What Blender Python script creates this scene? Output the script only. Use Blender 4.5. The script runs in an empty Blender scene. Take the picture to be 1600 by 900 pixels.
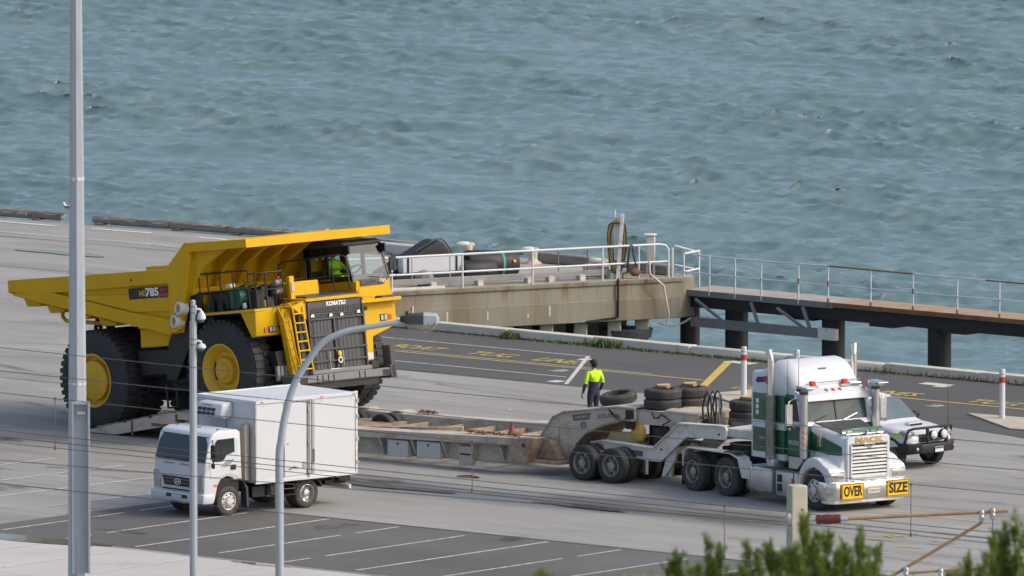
import bpy, bmesh, math, random
import numpy as np
from mathutils import Vector, Matrix
random.seed(7)
R = math.radians
sc = bpy.context.scene
C = sc.collection

# ------------------------------------------------------------------ camera
CAM_H, CAM_BACK, PITCH = 44.36, 383.679, 6.1
cam_d = bpy.data.cameras.new("camera")
cam = bpy.data.objects.new("camera", cam_d); C.objects.link(cam)
cam.location = (0, -CAM_BACK, CAM_H)
cam.rotation_euler = (R(90 - PITCH), 0, 0)
cam_d.sensor_width = 36.0
cam_d.lens = 22000 * 36 / 1600
cam_d.clip_start = 1.0; cam_d.clip_end = 30000
cam_d.dof.use_dof = True
cam_d.dof.focus_distance = 378.0
cam_d.dof.aperture_fstop = 3.9
sc.camera = cam

# ------------------------------------------------------------------ sky, sun, exposure
SUN_EL, SUN_AZ = 41.0, -14.0          # azimuth: angle from +X, counter-clockwise
world = bpy.data.worlds.new("World"); sc.world = world; world.use_nodes = True
wn = world.node_tree; wn.nodes.clear()
wo = wn.nodes.new("ShaderNodeOutputWorld"); wb = wn.nodes.new("ShaderNodeBackground")
sky = wn.nodes.new("ShaderNodeTexSky"); sky.sky_type = 'NISHITA'; sky.sun_disc = False
sky.sun_elevation = R(SUN_EL); sky.sun_rotation = R(90 - SUN_AZ)
sky.air_density = 1.0; sky.dust_density = 4.6; sky.ozone_density = 1.0; sky.altitude = 0
wn.links.new(sky.outputs[0], wb.inputs[0]); wn.links.new(wb.outputs[0], wo.inputs[0])
wb.inputs[1].default_value = 0.15
sun_d = bpy.data.lights.new("sun", 'SUN'); sun = bpy.data.objects.new("sun", sun_d); C.objects.link(sun)
sun_d.energy = 0.8; sun_d.angle = R(5.0); sun_d.color = (1.0, 0.98, 0.95)
sd = Vector((math.cos(R(SUN_EL)) * math.cos(R(SUN_AZ)), math.cos(R(SUN_EL)) * math.sin(R(SUN_AZ)), math.sin(R(SUN_EL))))
sun.rotation_euler = (-sd).to_track_quat('-Z', 'Y').to_euler()
sun.location = sd * 200
sc.view_settings.view_transform = 'Standard'; sc.view_settings.look = 'None'
sc.view_settings.exposure = 0.48; sc.view_settings.gamma = 1.0; sc.view_settings.use_curve_mapping = False

# ------------------------------------------------------------------ materials
def lin(c):
    return tuple(((v / 255) / 12.92 if v / 255 <= .04045 else ((v / 255 + .055) / 1.055) ** 2.4) for v in c)

def mat(name, col, rough=.5, metal=0., var=.12, scale=2.5, bump=0., bscale=30., dirt=None, coat=0., stretch=None, ior=1.5, rvar=.1):
    """col linear rgb; var tone variation; dirt=(rgb, amount 0..1, scale)"""
    m = bpy.data.materials.new(name); m.use_nodes = True
    nt = m.node_tree; N = nt.nodes; L = nt.links
    b = N["Principled BSDF"]
    b.inputs["Metallic"].default_value = metal; b.inputs["Roughness"].default_value = rough
    b.inputs["IOR"].default_value = ior
    if coat: b.inputs["Coat Weight"].default_value = coat; b.inputs["Coat Roughness"].default_value = .12
    tc = N.new("ShaderNodeTexCoord"); mp = N.new("ShaderNodeMapping"); L.new(tc.outputs["Object"], mp.inputs[0])
    if stretch: mp.inputs["Scale"].default_value = stretch
    nz = N.new("ShaderNodeTexNoise"); nz.inputs["Scale"].default_value = scale; nz.inputs["Detail"].default_value = 7; nz.inputs["Roughness"].default_value = .62
    L.new(mp.outputs[0], nz.inputs[0])
    mr = N.new("ShaderNodeMapRange"); mr.inputs[1].default_value = .3; mr.inputs[2].default_value = .7
    mr.inputs[3].default_value = 1 - var; mr.inputs[4].default_value = 1 + var
    L.new(nz.outputs[0], mr.inputs[0])
    hv = N.new("ShaderNodeVectorMath"); hv.operation = 'SCALE'; hv.inputs[0].default_value = col[:3]
    L.new(mr.outputs[0], hv.inputs["Scale"])
    out = hv.outputs[0]
    if dirt:
        n2 = N.new("ShaderNodeTexNoise"); n2.inputs["Scale"].default_value = dirt[2]; n2.inputs["Detail"].default_value = 9; n2.inputs["Roughness"].default_value = .7
        L.new(mp.outputs[0], n2.inputs[0])
        r2 = N.new("ShaderNodeMapRange"); lo = .72 - .42 * dirt[1]
        r2.inputs[1].default_value = lo; r2.inputs[2].default_value = lo + .18; r2.inputs[4].default_value = .85
        L.new(n2.outputs[0], r2.inputs[0])
        mx = N.new("ShaderNodeMix"); mx.data_type = 'RGBA'; L.new(r2.outputs[0], mx.inputs[0])
        L.new(out, mx.inputs[6]); mx.inputs[7].default_value = (*dirt[0], 1); out = mx.outputs[2]
    L.new(out, b.inputs["Base Color"])
    if rvar:
        r3 = N.new("ShaderNodeMapRange"); r3.inputs[3].default_value = max(.02, rough - rvar); r3.inputs[4].default_value = min(1, rough + rvar)
        r3.inputs[1].default_value = .3; r3.inputs[2].default_value = .7
        L.new(nz.outputs[0], r3.inputs[0]); L.new(r3.outputs[0], b.inputs["Roughness"])
    if bump:
        n4 = N.new("ShaderNodeTexNoise"); n4.inputs["Scale"].default_value = bscale; n4.inputs["Detail"].default_value = 5
        L.new(mp.outputs[0], n4.inputs[0])
        bp = N.new("ShaderNodeBump"); bp.inputs["Strength"].default_value = bump; bp.inputs["Distance"].default_value = .02
        L.new(n4.outputs[0], bp.inputs["Height"]); L.new(bp.outputs[0], b.inputs["Normal"])
    return m

def glass_mat(name, col, rough=.06):
    m = bpy.data.materials.new(name); m.use_nodes = True; b = m.node_tree.nodes["Principled BSDF"]
    b.inputs["Base Color"].default_value = (*col, 1); b.inputs["Roughness"].default_value = rough; b.inputs["IOR"].default_value = 1.5
    return m

def clear_glass(name, tint=(.8, .9, .88), dens=.35):
    """pane one can look through: tinted transparent + mirror reflection"""
    m = bpy.data.materials.new(name); m.use_nodes = True; nt = m.node_tree; N = nt.nodes; L = nt.links; N.clear()
    o = N.new("ShaderNodeOutputMaterial"); mx = N.new("ShaderNodeMixShader"); t = N.new("ShaderNodeBsdfTransparent")
    g = N.new("ShaderNodeBsdfGlossy"); fr = N.new("ShaderNodeFresnel"); fr.inputs[0].default_value = 1.5
    t.inputs[0].default_value = (*tint, 1); g.inputs["Roughness"].default_value = .03
    ad = N.new("ShaderNodeMath"); ad.operation = 'ADD'; ad.inputs[1].default_value = dens * .3; L.new(fr.outputs[0], ad.inputs[0])
    ge = N.new("ShaderNodeNewGeometry"); om = N.new("ShaderNodeMath"); om.operation = 'SUBTRACT'; om.inputs[0].default_value = 1.0; L.new(ge.outputs["Backfacing"], om.inputs[1])
    mu = N.new("ShaderNodeMath"); mu.operation = 'MULTIPLY'; L.new(ad.outputs[0], mu.inputs[0]); L.new(om.outputs[0], mu.inputs[1]); L.new(mu.outputs[0], mx.inputs[0]); L.new(t.outputs[0], mx.inputs[1]); L.new(g.outputs[0], mx.inputs[2]); L.new(mx.outputs[0], o.inputs[0])
    return m

DIRT = (.10, .085, .065); RUST = (.13, .05, .022); DUST = (.22, .17, .12)
M = {}
M['yellow'] = mat('yellow paint', (.61, .36, .009), .5, var=.07, scale=1.3, dirt=((.36, .24, .06), .26, 2.4), ior=1.3, stretch=(1, 1, .35))
M['yellow_rim'] = mat('yellow rim paint', (.58, .335, .010), .5, var=.08, dirt=(DIRT, .2, 3))
M['dark'] = mat('black painted steel', (.009, .0095, .011), .5, var=.3, dirt=((.03, .028, .026), .25, 4))
M['grey_dk'] = mat('dark grey paint', (.055, .058, .062), .5, var=.15, dirt=((.1, .1, .095), .3, 3))
M['grey_md'] = mat('mid grey steel', (.17, .175, .18), .5, var=.15)
M['rubber'] = mat('tyre rubber', (.027, .028, .030), .75, var=.3, scale=5, dirt=((.075, .07, .064), .42, 3), bump=.15)
M['rubber_dusty'] = mat('dusty tyre rubber', (.045, .042, .04), .8, var=.25, scale=6, dirt=((.11, .09, .075), .5, 5), bump=.2)
M['white'] = mat('white paint', (.575, .595, .615), .35, var=.03, scale=1.2, coat=.15, dirt=((.5, .49, .46), .1, 2))
M['white_panel'] = mat('white fibreglass panel', (.565, .585, .605), .45, var=.025, scale=.8, dirt=((.55, .54, .5), .12, 1.6))
M['white_old'] = mat('weathered white paint', (.62, .61, .57), .5, var=.08, dirt=((.33, .27, .2), .42, 3))
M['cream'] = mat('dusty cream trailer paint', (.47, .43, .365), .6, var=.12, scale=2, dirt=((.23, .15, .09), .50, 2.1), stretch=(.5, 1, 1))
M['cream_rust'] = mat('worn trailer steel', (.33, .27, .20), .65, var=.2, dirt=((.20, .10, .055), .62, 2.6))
M['rusty'] = mat('rusty steel', (.19, .085, .042), .8, var=.3, scale=4, dirt=((.09, .04, .025), .5, 5), bump=.2)
M['rust_white'] = mat('rusty white mooring iron', (.55, .47, .38), .7, var=.2, scale=6, dirt=((.30, .11, .045), .5, 4.2), bump=.25)
M['chrome'] = mat('polished metal', (.72, .72, .70), .17, metal=1, var=.06, dirt=((.3, .28, .25), .2, 4))
M['alu'] = mat('dull aluminium', (.52, .53, .53), .42, metal=.9, var=.12, dirt=((.25, .24, .22), .35, 4))
M['galv'] = mat('galvanised steel', (.40, .44, .48), .42, metal=.3, var=.07, scale=7, dirt=((.33, .35, .37), .3, 14), stretch=(1, 1, .12))
M['green'] = mat('dark green paint', (.008, .085, .045), .33, var=.06, coat=.3, dirt=((.04, .09, .06), .15, 3))
M['green_reel'] = mat('green hose reel', (.012, .10, .062), .5, var=.15)
M['orange'] = mat('amber lens', (.75, .19, .012), .25, var=.1)
M['redlens'] = mat('red lens', (.62, .05, .03), .28, var=.1)
M['red'] = mat('red paint', (.42, .045, .035), .5, var=.12, dirt=((.5, .42, .38), .12, 6))
M['silver'] = mat('silver grille bars', (.62, .63, .64), .3, metal=.25, var=.08)
M['rim_dull'] = mat('dull wheel metal', (.30, .285, .26), .5, metal=.4, var=.25, scale=5, dirt=((.12, .10, .08), .45, 6))
M['lamp'] = mat('headlamp glass', (.36, .37, .37), .1, metal=.4, var=.2, scale=8)
M['glass'] = glass_mat('dark window glass', (.014, .024, .026), .05)
M['glass_cab'] = clear_glass('clear window glass', (.80, .90, .92), .12)
M['mesh_dk'] = mat('dark radiator mesh', (.028, .029, .031), .6, var=.25, scale=12)
M['sign'] = mat('yellow sign face', (.78, .47, .008), .45, var=.05, dirt=((.4, .3, .1), .12, 6))
M['black'] = mat('black print', (.012, .012, .013), .5, var=.1)
M['print_white'] = mat('white print', (.75, .75, .75), .5, var=.04)
M['print_yellow'] = mat('yellow print', (.6, .36, .02), .5, var=.04)
M['print_grey'] = mat('grey print', (.12, .12, .12), .5, var=.1)
M['print_red'] = mat('red print', (.45, .03, .04), .5, var=.1)
M['print_blue'] = mat('blue print', (.03, .03, .12), .5, var=.1)
M['gold'] = mat('gold lettering', (.55, .40, .17), .35, metal=.6, var=.1)
M['timber_grey'] = mat('weathered grey timber', (.23, .21, .185), .85, var=.3, scale=3, stretch=(.3, 3, 3), dirt=((.07, .06, .05), .4, 3), bump=.4)
M['timber_new'] = mat('pale timber plank', (.52, .42, .28), .7, var=.2, stretch=(.3, 4, 4), dirt=((.28, .2, .12), .3, 4))
M['timber_brown'] = mat('brown timber block', (.33, .19, .11), .75, var=.25, stretch=(.5, 4, 4))
M['skin'] = mat('skin', (.36, .19, .13), .5, var=.05)
M['hivis'] = mat('high visibility yellow cloth', (.50, .78, .02), .75, var=.06, bump=.3, bscale=9)
M['navy'] = mat('navy cloth', (.022, .026, .055), .85, var=.15, bump=.4, bscale=9)
M['capblack'] = mat('black cap cloth', (.012, .013, .014), .85, var=.15)

# ------------------------------------------------------------------ mesh builder
class MB:
    def __init__(s): s.v = []; s.f = []
    def add(s, vs, fs):
        o = len(s.v); s.v += [tuple(p) for p in vs]; s.f += [tuple(i + o for i in f) for f in fs]; return s
    def hexa(s, p):     # 8 points: bottom 4 (ccw), top 4
        return s.add(p, [(3, 2, 1, 0), (4, 5, 6, 7), (0, 1, 5, 4), (1, 2, 6, 5), (2, 3, 7, 6), (3, 0, 4, 7)])
    def box(s, x0, x1, y0, y1, z0, z1):
        return s.hexa([(x0, y0, z0), (x1, y0, z0), (x1, y1, z0), (x0, y1, z0), (x0, y0, z1), (x1, y0, z1), (x1, y1, z1), (x0, y1, z1)])
    def prism(s, pts, a0, a1, axis='y'):
        n = len(pts)
        f = {'y': lambda p, a: (p[0], a, p[1]), 'x': lambda p, a: (a, p[0], p[1]), 'z': lambda p, a: (p[0], p[1], a)}[axis]
        vs = [f(p, a0) for p in pts] + [f(p, a1) for p in pts]
        fs = [tuple(range(n)), tuple(range(2 * n - 1, n - 1, -1))] + [(i, (i + 1) % n, n + (i + 1) % n, n + i) for i in range(n)]
        return s.add(vs, fs)
    def cyl(s, p0, p1, r0, r1=None, n=14, caps=True):
        r1 = r0 if r1 is None else r1
        p0 = Vector(p0); p1 = Vector(p1); d = (p1 - p0).normalized()
        u = d.orthogonal().normalized(); w = d.cross(u)
        vs = []
        for p, r in ((p0, r0), (p1, r1)):
            for i in range(n):
                a = 2 * math.pi * i / n; vs.append(p + (u * math.cos(a) + w * math.sin(a)) * r)
        fs = [(i, (i + 1) % n, n + (i + 1) % n, n + i) for i in range(n)]
        if caps: fs += [tuple(range(n - 1, -1, -1)), tuple(range(n, 2 * n))]
        return s.add(vs, fs)
    def tube(s, path, r, n=8):
        path = [Vector(p) for p in path]; rings = []; u = None
        for i, p in enumerate(path):
            if i == 0: d = path[1] - p
            elif i == len(path) - 1: d = p - path[i - 1]
            else: d = (path[i + 1] - p).normalized() + (p - path[i - 1]).normalized()
            d.normalize()
            u = d.orthogonal().normalized() if u is None else (u - d * u.dot(d)).normalized()
            w = d.cross(u); rr = r[i] if isinstance(r, (list, tuple)) else r
            rings.append([p + (u * math.cos(2 * math.pi * k / n) + w * math.sin(2 * math.pi * k / n)) * rr for k in range(n)])
        o = []; fs = []
        for q in rings: o += q
        for i in range(len(rings) - 1):
            for k in range(n): fs.append((i * n + k, i * n + (k + 1) % n, (i + 1) * n + (k + 1) % n, (i + 1) * n + k))
        fs += [tuple(range(n - 1, -1, -1)), tuple(range((len(rings) - 1) * n, len(rings) * n))]
        return s.add(o, fs)
    def lathe(s, prof, c, axis, n=32, close=True):
        """prof [(r,h)], h along axis from c"""
        c = Vector(c); d = Vector(axis).normalized(); u = d.orthogonal().normalized(); w = d.cross(u)
        vs = []; fs = []; m = len(prof)
        for i in range(n):
            a = 2 * math.pi * i / n; e = u * math.cos(a) + w * math.sin(a)
            for r, h in prof: vs.append(c + d * h + e * r)
        for i in range(n):
            j = (i + 1) % n
            for k in range(m - 1): fs.append((i * m + k, i * m + k + 1, j * m + k + 1, j * m + k))
            if close: fs.append((i * m + m - 1, i * m, j * m, j * m + m - 1))
        if not close:
            fs.append(tuple(i * m for i in range(n))); fs.append(tuple(i * m + m - 1 for i in range(n)))
        return s.add(vs, fs)
    def sph(s, c, r, sc3=(1, 1, 1), nu=14, nv=9):
        vs = [(c[0], c[1], c[2] - r * sc3[2])]
        for j in range(1, nv):
            t = math.pi * j / nv - math.pi / 2
            for i in range(nu):
                a = 2 * math.pi * i / nu
                vs.append((c[0] + r * sc3[0] * math.cos(t) * math.cos(a), c[1] + r * sc3[1] * math.cos(t) * math.sin(a), c[2] + r * sc3[2] * math.sin(t)))
        vs.append((c[0], c[1], c[2] + r * sc3[2])); fs = []
        for i in range(nu):
            fs.append((0, 1 + (i + 1) % nu, 1 + i))
            for j in range(nv - 2):
                a = 1 + j * nu; fs.append((a + i, a + (i + 1) % nu, a + nu + (i + 1) % nu, a + nu + i))
            a = 1 + (nv - 2) * nu; fs.append((a + i, a + (i + 1) % nu, len(vs) - 1))
        return s.add(vs, fs)
    def xf(s, m): s.v = [tuple(m @ Vector(p)) for p in s.v]; return s
    def build(s, name, material, parent=None, smooth=0, bev=0, seg=1, loc=None):
        me = bpy.data.meshes.new(name); me.from_pydata(s.v, [], s.f)
        bm = bmesh.new(); bm.from_mesh(me)
        bmesh.ops.recalc_face_normals(bm, faces=bm.faces)
        if bev:
            es = [e for e in bm.edges if len(e.link_faces) == 2 and e.calc_face_angle(0) > .5]
            bmesh.ops.bevel(bm, geom=es, offset=bev, segments=seg, affect='EDGES', clamp_overlap=True, profile=.5)
        bm.to_mesh(me); bm.free()
        if smooth or bev:
            me.polygons.foreach_set('use_smooth', [True] * len(me.polygons))
            me.set_sharp_from_angle(angle=R(smooth or 40))
        return link(name, me, material, parent, loc)

def link(name, me, material=None, parent=None, loc=None):
    if material is not None and not me.materials: me.materials.append(M[material] if isinstance(material, str) else material)
    o = bpy.data.objects.new(name, me); C.objects.link(o)
    if parent is not None: o.parent = parent
    if loc is not None: o.location = loc
    return o

def tag(o, label=None, cat=None, group=None, kind=None):
    if label: o['label'] = label
    if cat: o['category'] = cat
    if group: o['group'] = group
    if kind: o['kind'] = kind
    return o

def thing(name, label, cat, loc=(0, 0, 0), heading=0, pitch=0, group=None):
    o = bpy.data.objects.new(name, None); C.objects.link(o); o.empty_display_size = .3
    o.matrix_world = Matrix.Translation(loc) @ Matrix.Rotation(R(heading), 4, 'Z') @ Matrix.Rotation(R(-pitch), 4, 'Y')
    return tag(o, label, cat, group)

def copy_tree(o, parent=None):
    c = o.copy(); C.objects.link(c); c.parent = parent
    for ch in o.children: copy_tree(ch, c)
    return c

def text(name, s, size, mtx, material, parent, ext=.003, width=None, sx=1.0, bold=0.0):
    """flat lettering; local x along the writing, y up the letters, z out of the surface"""
    cu = bpy.data.curves.new(name, 'FONT'); cu.body = s; cu.size = size; cu.extrude = ext; cu.align_x = 'CENTER'; cu.align_y = 'CENTER'
    cu.offset = bold; cu.resolution_u = 3
    tmp = bpy.data.objects.new(name, cu); C.objects.link(tmp)
    dg = bpy.context.evaluated_depsgraph_get(); me = bpy.data.meshes.new_from_object(tmp.evaluated_get(dg))
    bpy.data.objects.remove(tmp)
    if width:
        xs = [v.co.x for v in me.vertices]; sx = width / (max(xs) - min(xs))
    me.transform(mtx @ Matrix.Diagonal((sx, 1, 1, 1)))
    return link(name, me, material, parent)

def plane_mtx(origin, ux, uy):
    ux = Vector(ux).normalized(); uy = Vector(uy).normalized(); uz = ux.cross(uy)
    m = Matrix.Identity(4)
    for i in range(3): m[i][0] = ux[i]; m[i][1] = uy[i]; m[i][2] = uz[i]; m[i][3] = origin[i]
    return m

def wheel(parent, c, side, Rt, w, Rr, tyre_mat, rim_mat, style='truck', n=40, lugs=0, name='wheel', dish=.12):
    """side = +1/-1: outward direction along local y; c = centre of the tyre's outer face"""
    c = Vector(c); ax = Vector((0, side, 0))
    # disc (the wheel itself); h measured along ax, outward = +
    pr = [(.0, -w * .9), (Rr * .97, -w * .9), (Rr * .97, -.02), (Rr * 1.0, -.005), (Rr * .94, 0.0), (Rr * .90, -.03)]
    if style == 'dump_rear': pr += [(Rr * .88, -.16), (Rr * .74, -.17), (Rr * .72, -.03), (Rr * .68, -.02), (0, -.02)]
    elif style == 'dump_front': pr += [(Rr * .78, -.10), (Rr * .68, -.22), (Rr * .52, -.24), (Rr * .46, -.12), (Rr * .30, -.10), (Rr * .28, -.04), (0, -.04)]
    elif style == 'steer': pr += [(Rr * .86, -.035), (Rr * .62, -.012), (Rr * .42, -.008), (Rr * .40, .035), (Rr * .2, .045), (0, .045)]
    else: pr += [(Rr * .86, -dish), (Rr * .55, -dish * 1.15), (Rr * .42, -dish * .9), (Rr * .40, -.02), (Rr * .2, 0), (0, 0)]
    o = MB().lathe(pr, c, ax, n=max(24, n // 1), close=False).build(name, rim_mat, parent, smooth=35)
    # tyre
    k = Rt - Rr
    tp = [(Rr * .97, -w + .02), (Rr + k * .25, -w), (Rr + k * .7, -w + .0), (Rt - k * .12, -w * .96), (Rt, -w * .86), (Rt, -w * .5), (Rt, -w * .14), (Rt - k * .12, -w * .04), (Rr + k * .7, 0.0), (Rr + k * .25, .0), (Rr * .985, -.02)]
    t = MB().lathe(tp, c, ax, n=max(36, n))
    if lugs:
        u = Vector((1, 0, 0)); v = Vector((0, 0, 1))
        for i in range(lugs):
            for h0, h1, off in ((-w * .06, -w * .46, 0), (-w * .54, -w * .94, .5)):
                a0 = 2 * math.pi * (i + off) / lugs; a1 = a0 + 2 * math.pi / lugs * .60
                q = []
                for rr in (Rt - k * .10, Rt + .035):
                    for a, h in ((a0, h0), (a1, h0), (a1, h1), (a0, h1)):
                        q.append(c + ax * h + (u * math.cos(a) + v * math.sin(a)) * rr)
                t.hexa(q)
    else:
        for h in (-.3, -.5, -.7):
            pass
    t.build('tyre', tyre_mat, o, smooth=35)
    if style in ('truck', 'steer'):
        b = MB()
        for i in range(10):
            a = 2 * math.pi * i / 10; p = c + Vector((math.cos(a), 0, math.sin(a))) * Rr * .5
            h = -.01 if style == 'steer' else -dish * 1.05
            b.cyl(p + ax * (h - .02), p + ax * (h + .03), .018, n=6)
        for i in range(8):
            a = 2 * math.pi * (i + .5) / 8; p = c + Vector((math.cos(a), 0, math.sin(a))) * Rr * .74
            h = -.022 if style == 'steer' else -dish * 1.02
            MB().cyl(p + ax * (h - .02), p + ax * (h + .012), Rr * .09, n=10).build('hand_hole', 'black', o)
        b.build('wheel_nuts', 'alu' if style == 'steer' else rim_mat, o)['kind'] = 'stuff'
    return o
# ------------------------------------------------------------------ the setting
E1 = Vector((math.cos(R(-40)), math.sin(R(-40)), 0)); E2 = Vector((-E1.y, E1.x, 0))
def W(a, b, z=0.0): p = E1 * a + E2 * b; return (p.x, p.y, z)
SEA = -2.6

def nodes(name):
    m = bpy.data.materials.new(name); m.use_nodes = True; nt = m.node_tree
    return m, nt.nodes, nt.links, nt.nodes["Principled BSDF"]

def nz(N, L, vec, scale, detail=6, rough=.6, lo=.35, hi=.65, a=0., b=1., stretch=None, dist=0.):
    if stretch:
        mp = N.new("ShaderNodeMapping"); mp.inputs["Scale"].default_value = stretch; L.new(vec, mp.inputs[0]); vec = mp.outputs[0]
    n = N.new("ShaderNodeTexNoise"); n.inputs["Scale"].default_value = scale; n.inputs["Detail"].default_value = detail; n.inputs["Roughness"].default_value = rough
    n.inputs["Distortion"].default_value = dist
    L.new(vec, n.inputs[0]); r = N.new("ShaderNodeMapRange"); L.new(n.outputs[0], r.inputs[0])
    r.inputs[1].default_value = lo; r.inputs[2].default_value = hi; r.inputs[3].default_value = a; r.inputs[4].default_value = b
    return r.outputs[0]

def math2(N, L, op, a, b):
    n = N.new("ShaderNodeMath"); n.operation = op
    for i, v in enumerate((a, b)):
        if isinstance(v, (int, float)): n.inputs[i].default_value = v
        else: L.new(v, n.inputs[i])
    return n.outputs[0]

def mixc(N, L, f, a, b):
    n = N.new("ShaderNodeMix"); n.data_type = 'RGBA'
    if isinstance(f, (int, float)): n.inputs[0].default_value = f
    else: L.new(f, n.inputs[0])
    for i, v in ((6, a), (7, b)):
        if isinstance(v, tuple): n.inputs[i].default_value = (*v, 1)
        else: L.new(v, n.inputs[i])
    return n.outputs[2]

def wharf_coords(N, L):
    tc = N.new("ShaderNodeTexCoord"); mp = N.new("ShaderNodeMapping"); mp.inputs["Rotation"].default_value = (0, 0, R(40))
    L.new(tc.outputs["Object"], mp.inputs[0]); return mp.outputs[0]        # x = along the quay, y = towards the sea

def concrete_ground():
    m, N, L, b = nodes('worn concrete paving')
    v = wharf_coords(N, L)
    big = nz(N, L, v, .09, 5, .55, .38, .66)
    mid = nz(N, L, v, .55, 7, .65, .3, .7)
    streak = nz(N, L, v, .5, 7, .66, .47, .66, stretch=(.10, 1.0, 1))          # scuffs and tyre tracks along the quay
    streak2 = nz(N, L, v, .8, 8, .68, .54, .66, stretch=(.22, 1.3, 1))
    fine = nz(N, L, v, 14, 4, .7, .2, .8)
    c = mixc(N, L, big, (.262, .250, .222), (.335, .326, .302))
    c = mixc(N, L, math2(N, L, 'MULTIPLY', mid, .35), c, (.29, .285, .275))
    c = mixc(N, L, math2(N, L, 'MULTIPLY', streak, .62), c, (.185, .18, .17))
    c = mixc(N, L, math2(N, L, 'MULTIPLY', streak2, .6), c, (.15, .146, .14))
    lite = nz(N, L, v, .7, 7, .65, .55, .7, stretch=(.3, 1, 1)); c = mixc(N, L, math2(N, L, 'MULTIPLY', lite, .45), c, (.42, .41, .385))
    spot = nz(N, L, v, 2.2, 8, .75, .60, .70); c = mixc(N, L, math2(N, L, 'MULTIPLY', spot, .4), c, (.13, .127, .12))
    c = mixc(N, L, math2(N, L, 'MULTIPLY', fine, .18), c, (.20, .195, .18))
    # long drain line with a damp margin beside it
    sp = N.new("ShaderNodeSeparateXYZ"); L.new(v, sp.inputs[0])
    d = math2(N, L, 'ABSOLUTE', math2(N, L, 'ADD', sp.outputs[1], 15.2), 0)
    wob = nz(N, L, v, .35, 6, .6, .3, .7, -.55, .75, stretch=(.35, 1, 1))
    wet = N.new("ShaderNodeMapRange"); L.new(math2(N, L, 'ADD', d, wob), wet.inputs[0])
    wet.inputs[1].default_value = 1.7; wet.inputs[2].default_value = .7
    inx = N.new("ShaderNodeMapRange"); L.new(sp.outputs[0], inx.inputs[0]); inx.inputs[1].default_value = 5; inx.inputs[2].default_value = 8
    inx2 = N.new("ShaderNodeMapRange"); L.new(sp.outputs[0], inx2.inputs[0]); inx2.inputs[1].default_value = 24; inx2.inputs[2].default_value = 21
    wetm = math2(N, L, 'MULTIPLY', wet.outputs[0], math2(N, L, 'MULTIPLY', inx.outputs[0], inx2.outputs[0]))
    c = mixc(N, L, math2(N, L, 'MULTIPLY', wetm, .8), c, (.115, .112, .106))
    L.new(c, b.inputs["Base Color"])
    ro = N.new("ShaderNodeMapRange"); L.new(wetm, ro.inputs[0]); ro.inputs[3].default_value = .85; ro.inputs[4].default_value = .28
    L.new(ro.outputs[0], b.inputs["Roughness"])
    bp = N.new("ShaderNodeBump"); bp.inputs["Strength"].default_value = .25; bp.inputs["Distance"].default_value = .02; L.new(fine, bp.inputs["Height"]); L.new(bp.outputs[0], b.inputs["Normal"])
    return m

def asphalt(name, c0, c1, cs, wetc=None):
    m, N, L, b = nodes(name); v = wharf_coords(N, L)
    big = nz(N, L, v, .16, 5, .55, .35, .68); fine = nz(N, L, v, 22, 4, .75, .2, .8)
    streak = nz(N, L, v, .45, 6, .6, .5, .72, stretch=(.16, 1, 1)); blot = nz(N, L, v, .35, 6, .65, .58, .74)
    c = mixc(N, L, big, c0, c1); c = mixc(N, L, math2(N, L, 'MULTIPLY', streak, .5), c, cs)
    c = mixc(N, L, math2(N, L, 'MULTIPLY', blot, .4), c, tuple(q * .72 for q in c0))
    c = mixc(N, L, math2(N, L, 'MULTIPLY', fine, .25), c, tuple(q * .6 for q in c0))
    L.new(c, b.inputs["Base Color"]); b.inputs["Roughness"].default_value = .82
    bp = N.new("ShaderNodeBump"); bp.inputs["Strength"].default_value = .35; bp.inputs["Distance"].default_value = .02; L.new(fine, bp.inputs["Height"]); L.new(bp.outputs[0], b.inputs["Normal"])
    return m

def worn_paint(name, col, under, amount=.5):
    m, N, L, b = nodes(name); v = wharf_coords(N, L)
    w = nz(N, L, v, 5, 7, .75, .5 - .12 * (1 - amount), .62 - .0 * amount)
    w2 = nz(N, L, v, .7, 5, .6, .45, .62)
    f = math2(N, L, 'MULTIPLY', math2(N, L, 'MAXIMUM', w, math2(N, L, 'MULTIPLY', w2, amount)), amount + .25)
    L.new(mixc(N, L, f, col, under), b.inputs["Base Color"]); b.inputs["Roughness"].default_value = .75
    return m

def wall_concrete():
    m, N, L, b = nodes('stained wharf concrete')
    tc = N.new("ShaderNodeTexCoord"); v = tc.outputs["Object"]
    base = nz(N, L, v, .5, 6, .6, .3, .7); st = nz(N, L, v, .85, 8, .7, .44, .60, stretch=(1, 1, .16))
    st2 = nz(N, L, v, 2.4, 7, .65, .53, .64, stretch=(1, 1, .10)); fine = nz(N, L, v, 18, 4, .7, .2, .8)
    sp = N.new("ShaderNodeSeparateXYZ"); L.new(v, sp.inputs[0])
    topr = N.new("ShaderNodeMapRange"); L.new(sp.outputs[2], topr.inputs[0]); topr.inputs[1].default_value = .35; topr.inputs[2].default_value = 1.0
    c = mixc(N, L, base, (.205, .195, .145), (.26, .245, .19))
    c = mixc(N, L, math2(N, L, 'MULTIPLY', st, .8), c, (.165, .125, .072))
    c = mixc(N, L, math2(N, L, 'MULTIPLY', math2(N, L, 'MULTIPLY', st2, topr.outputs[0]), 1.0), c, (.14, .065, .035))
    c = mixc(N, L, math2(N, L, 'MULTIPLY', fine, .15), c, (.2, .19, .16))
    L.new(c, b.inputs["Base Color"]); b.inputs["Roughness"].default_value = .88
    bp = N.new("ShaderNodeBump"); bp.inputs["Strength"].default_value = .3; bp.inputs["Distance"].default_value = .02; L.new(fine, bp.inputs["Height"]); L.new(bp.outputs[0], b.inputs["Normal"])
    return m

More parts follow.
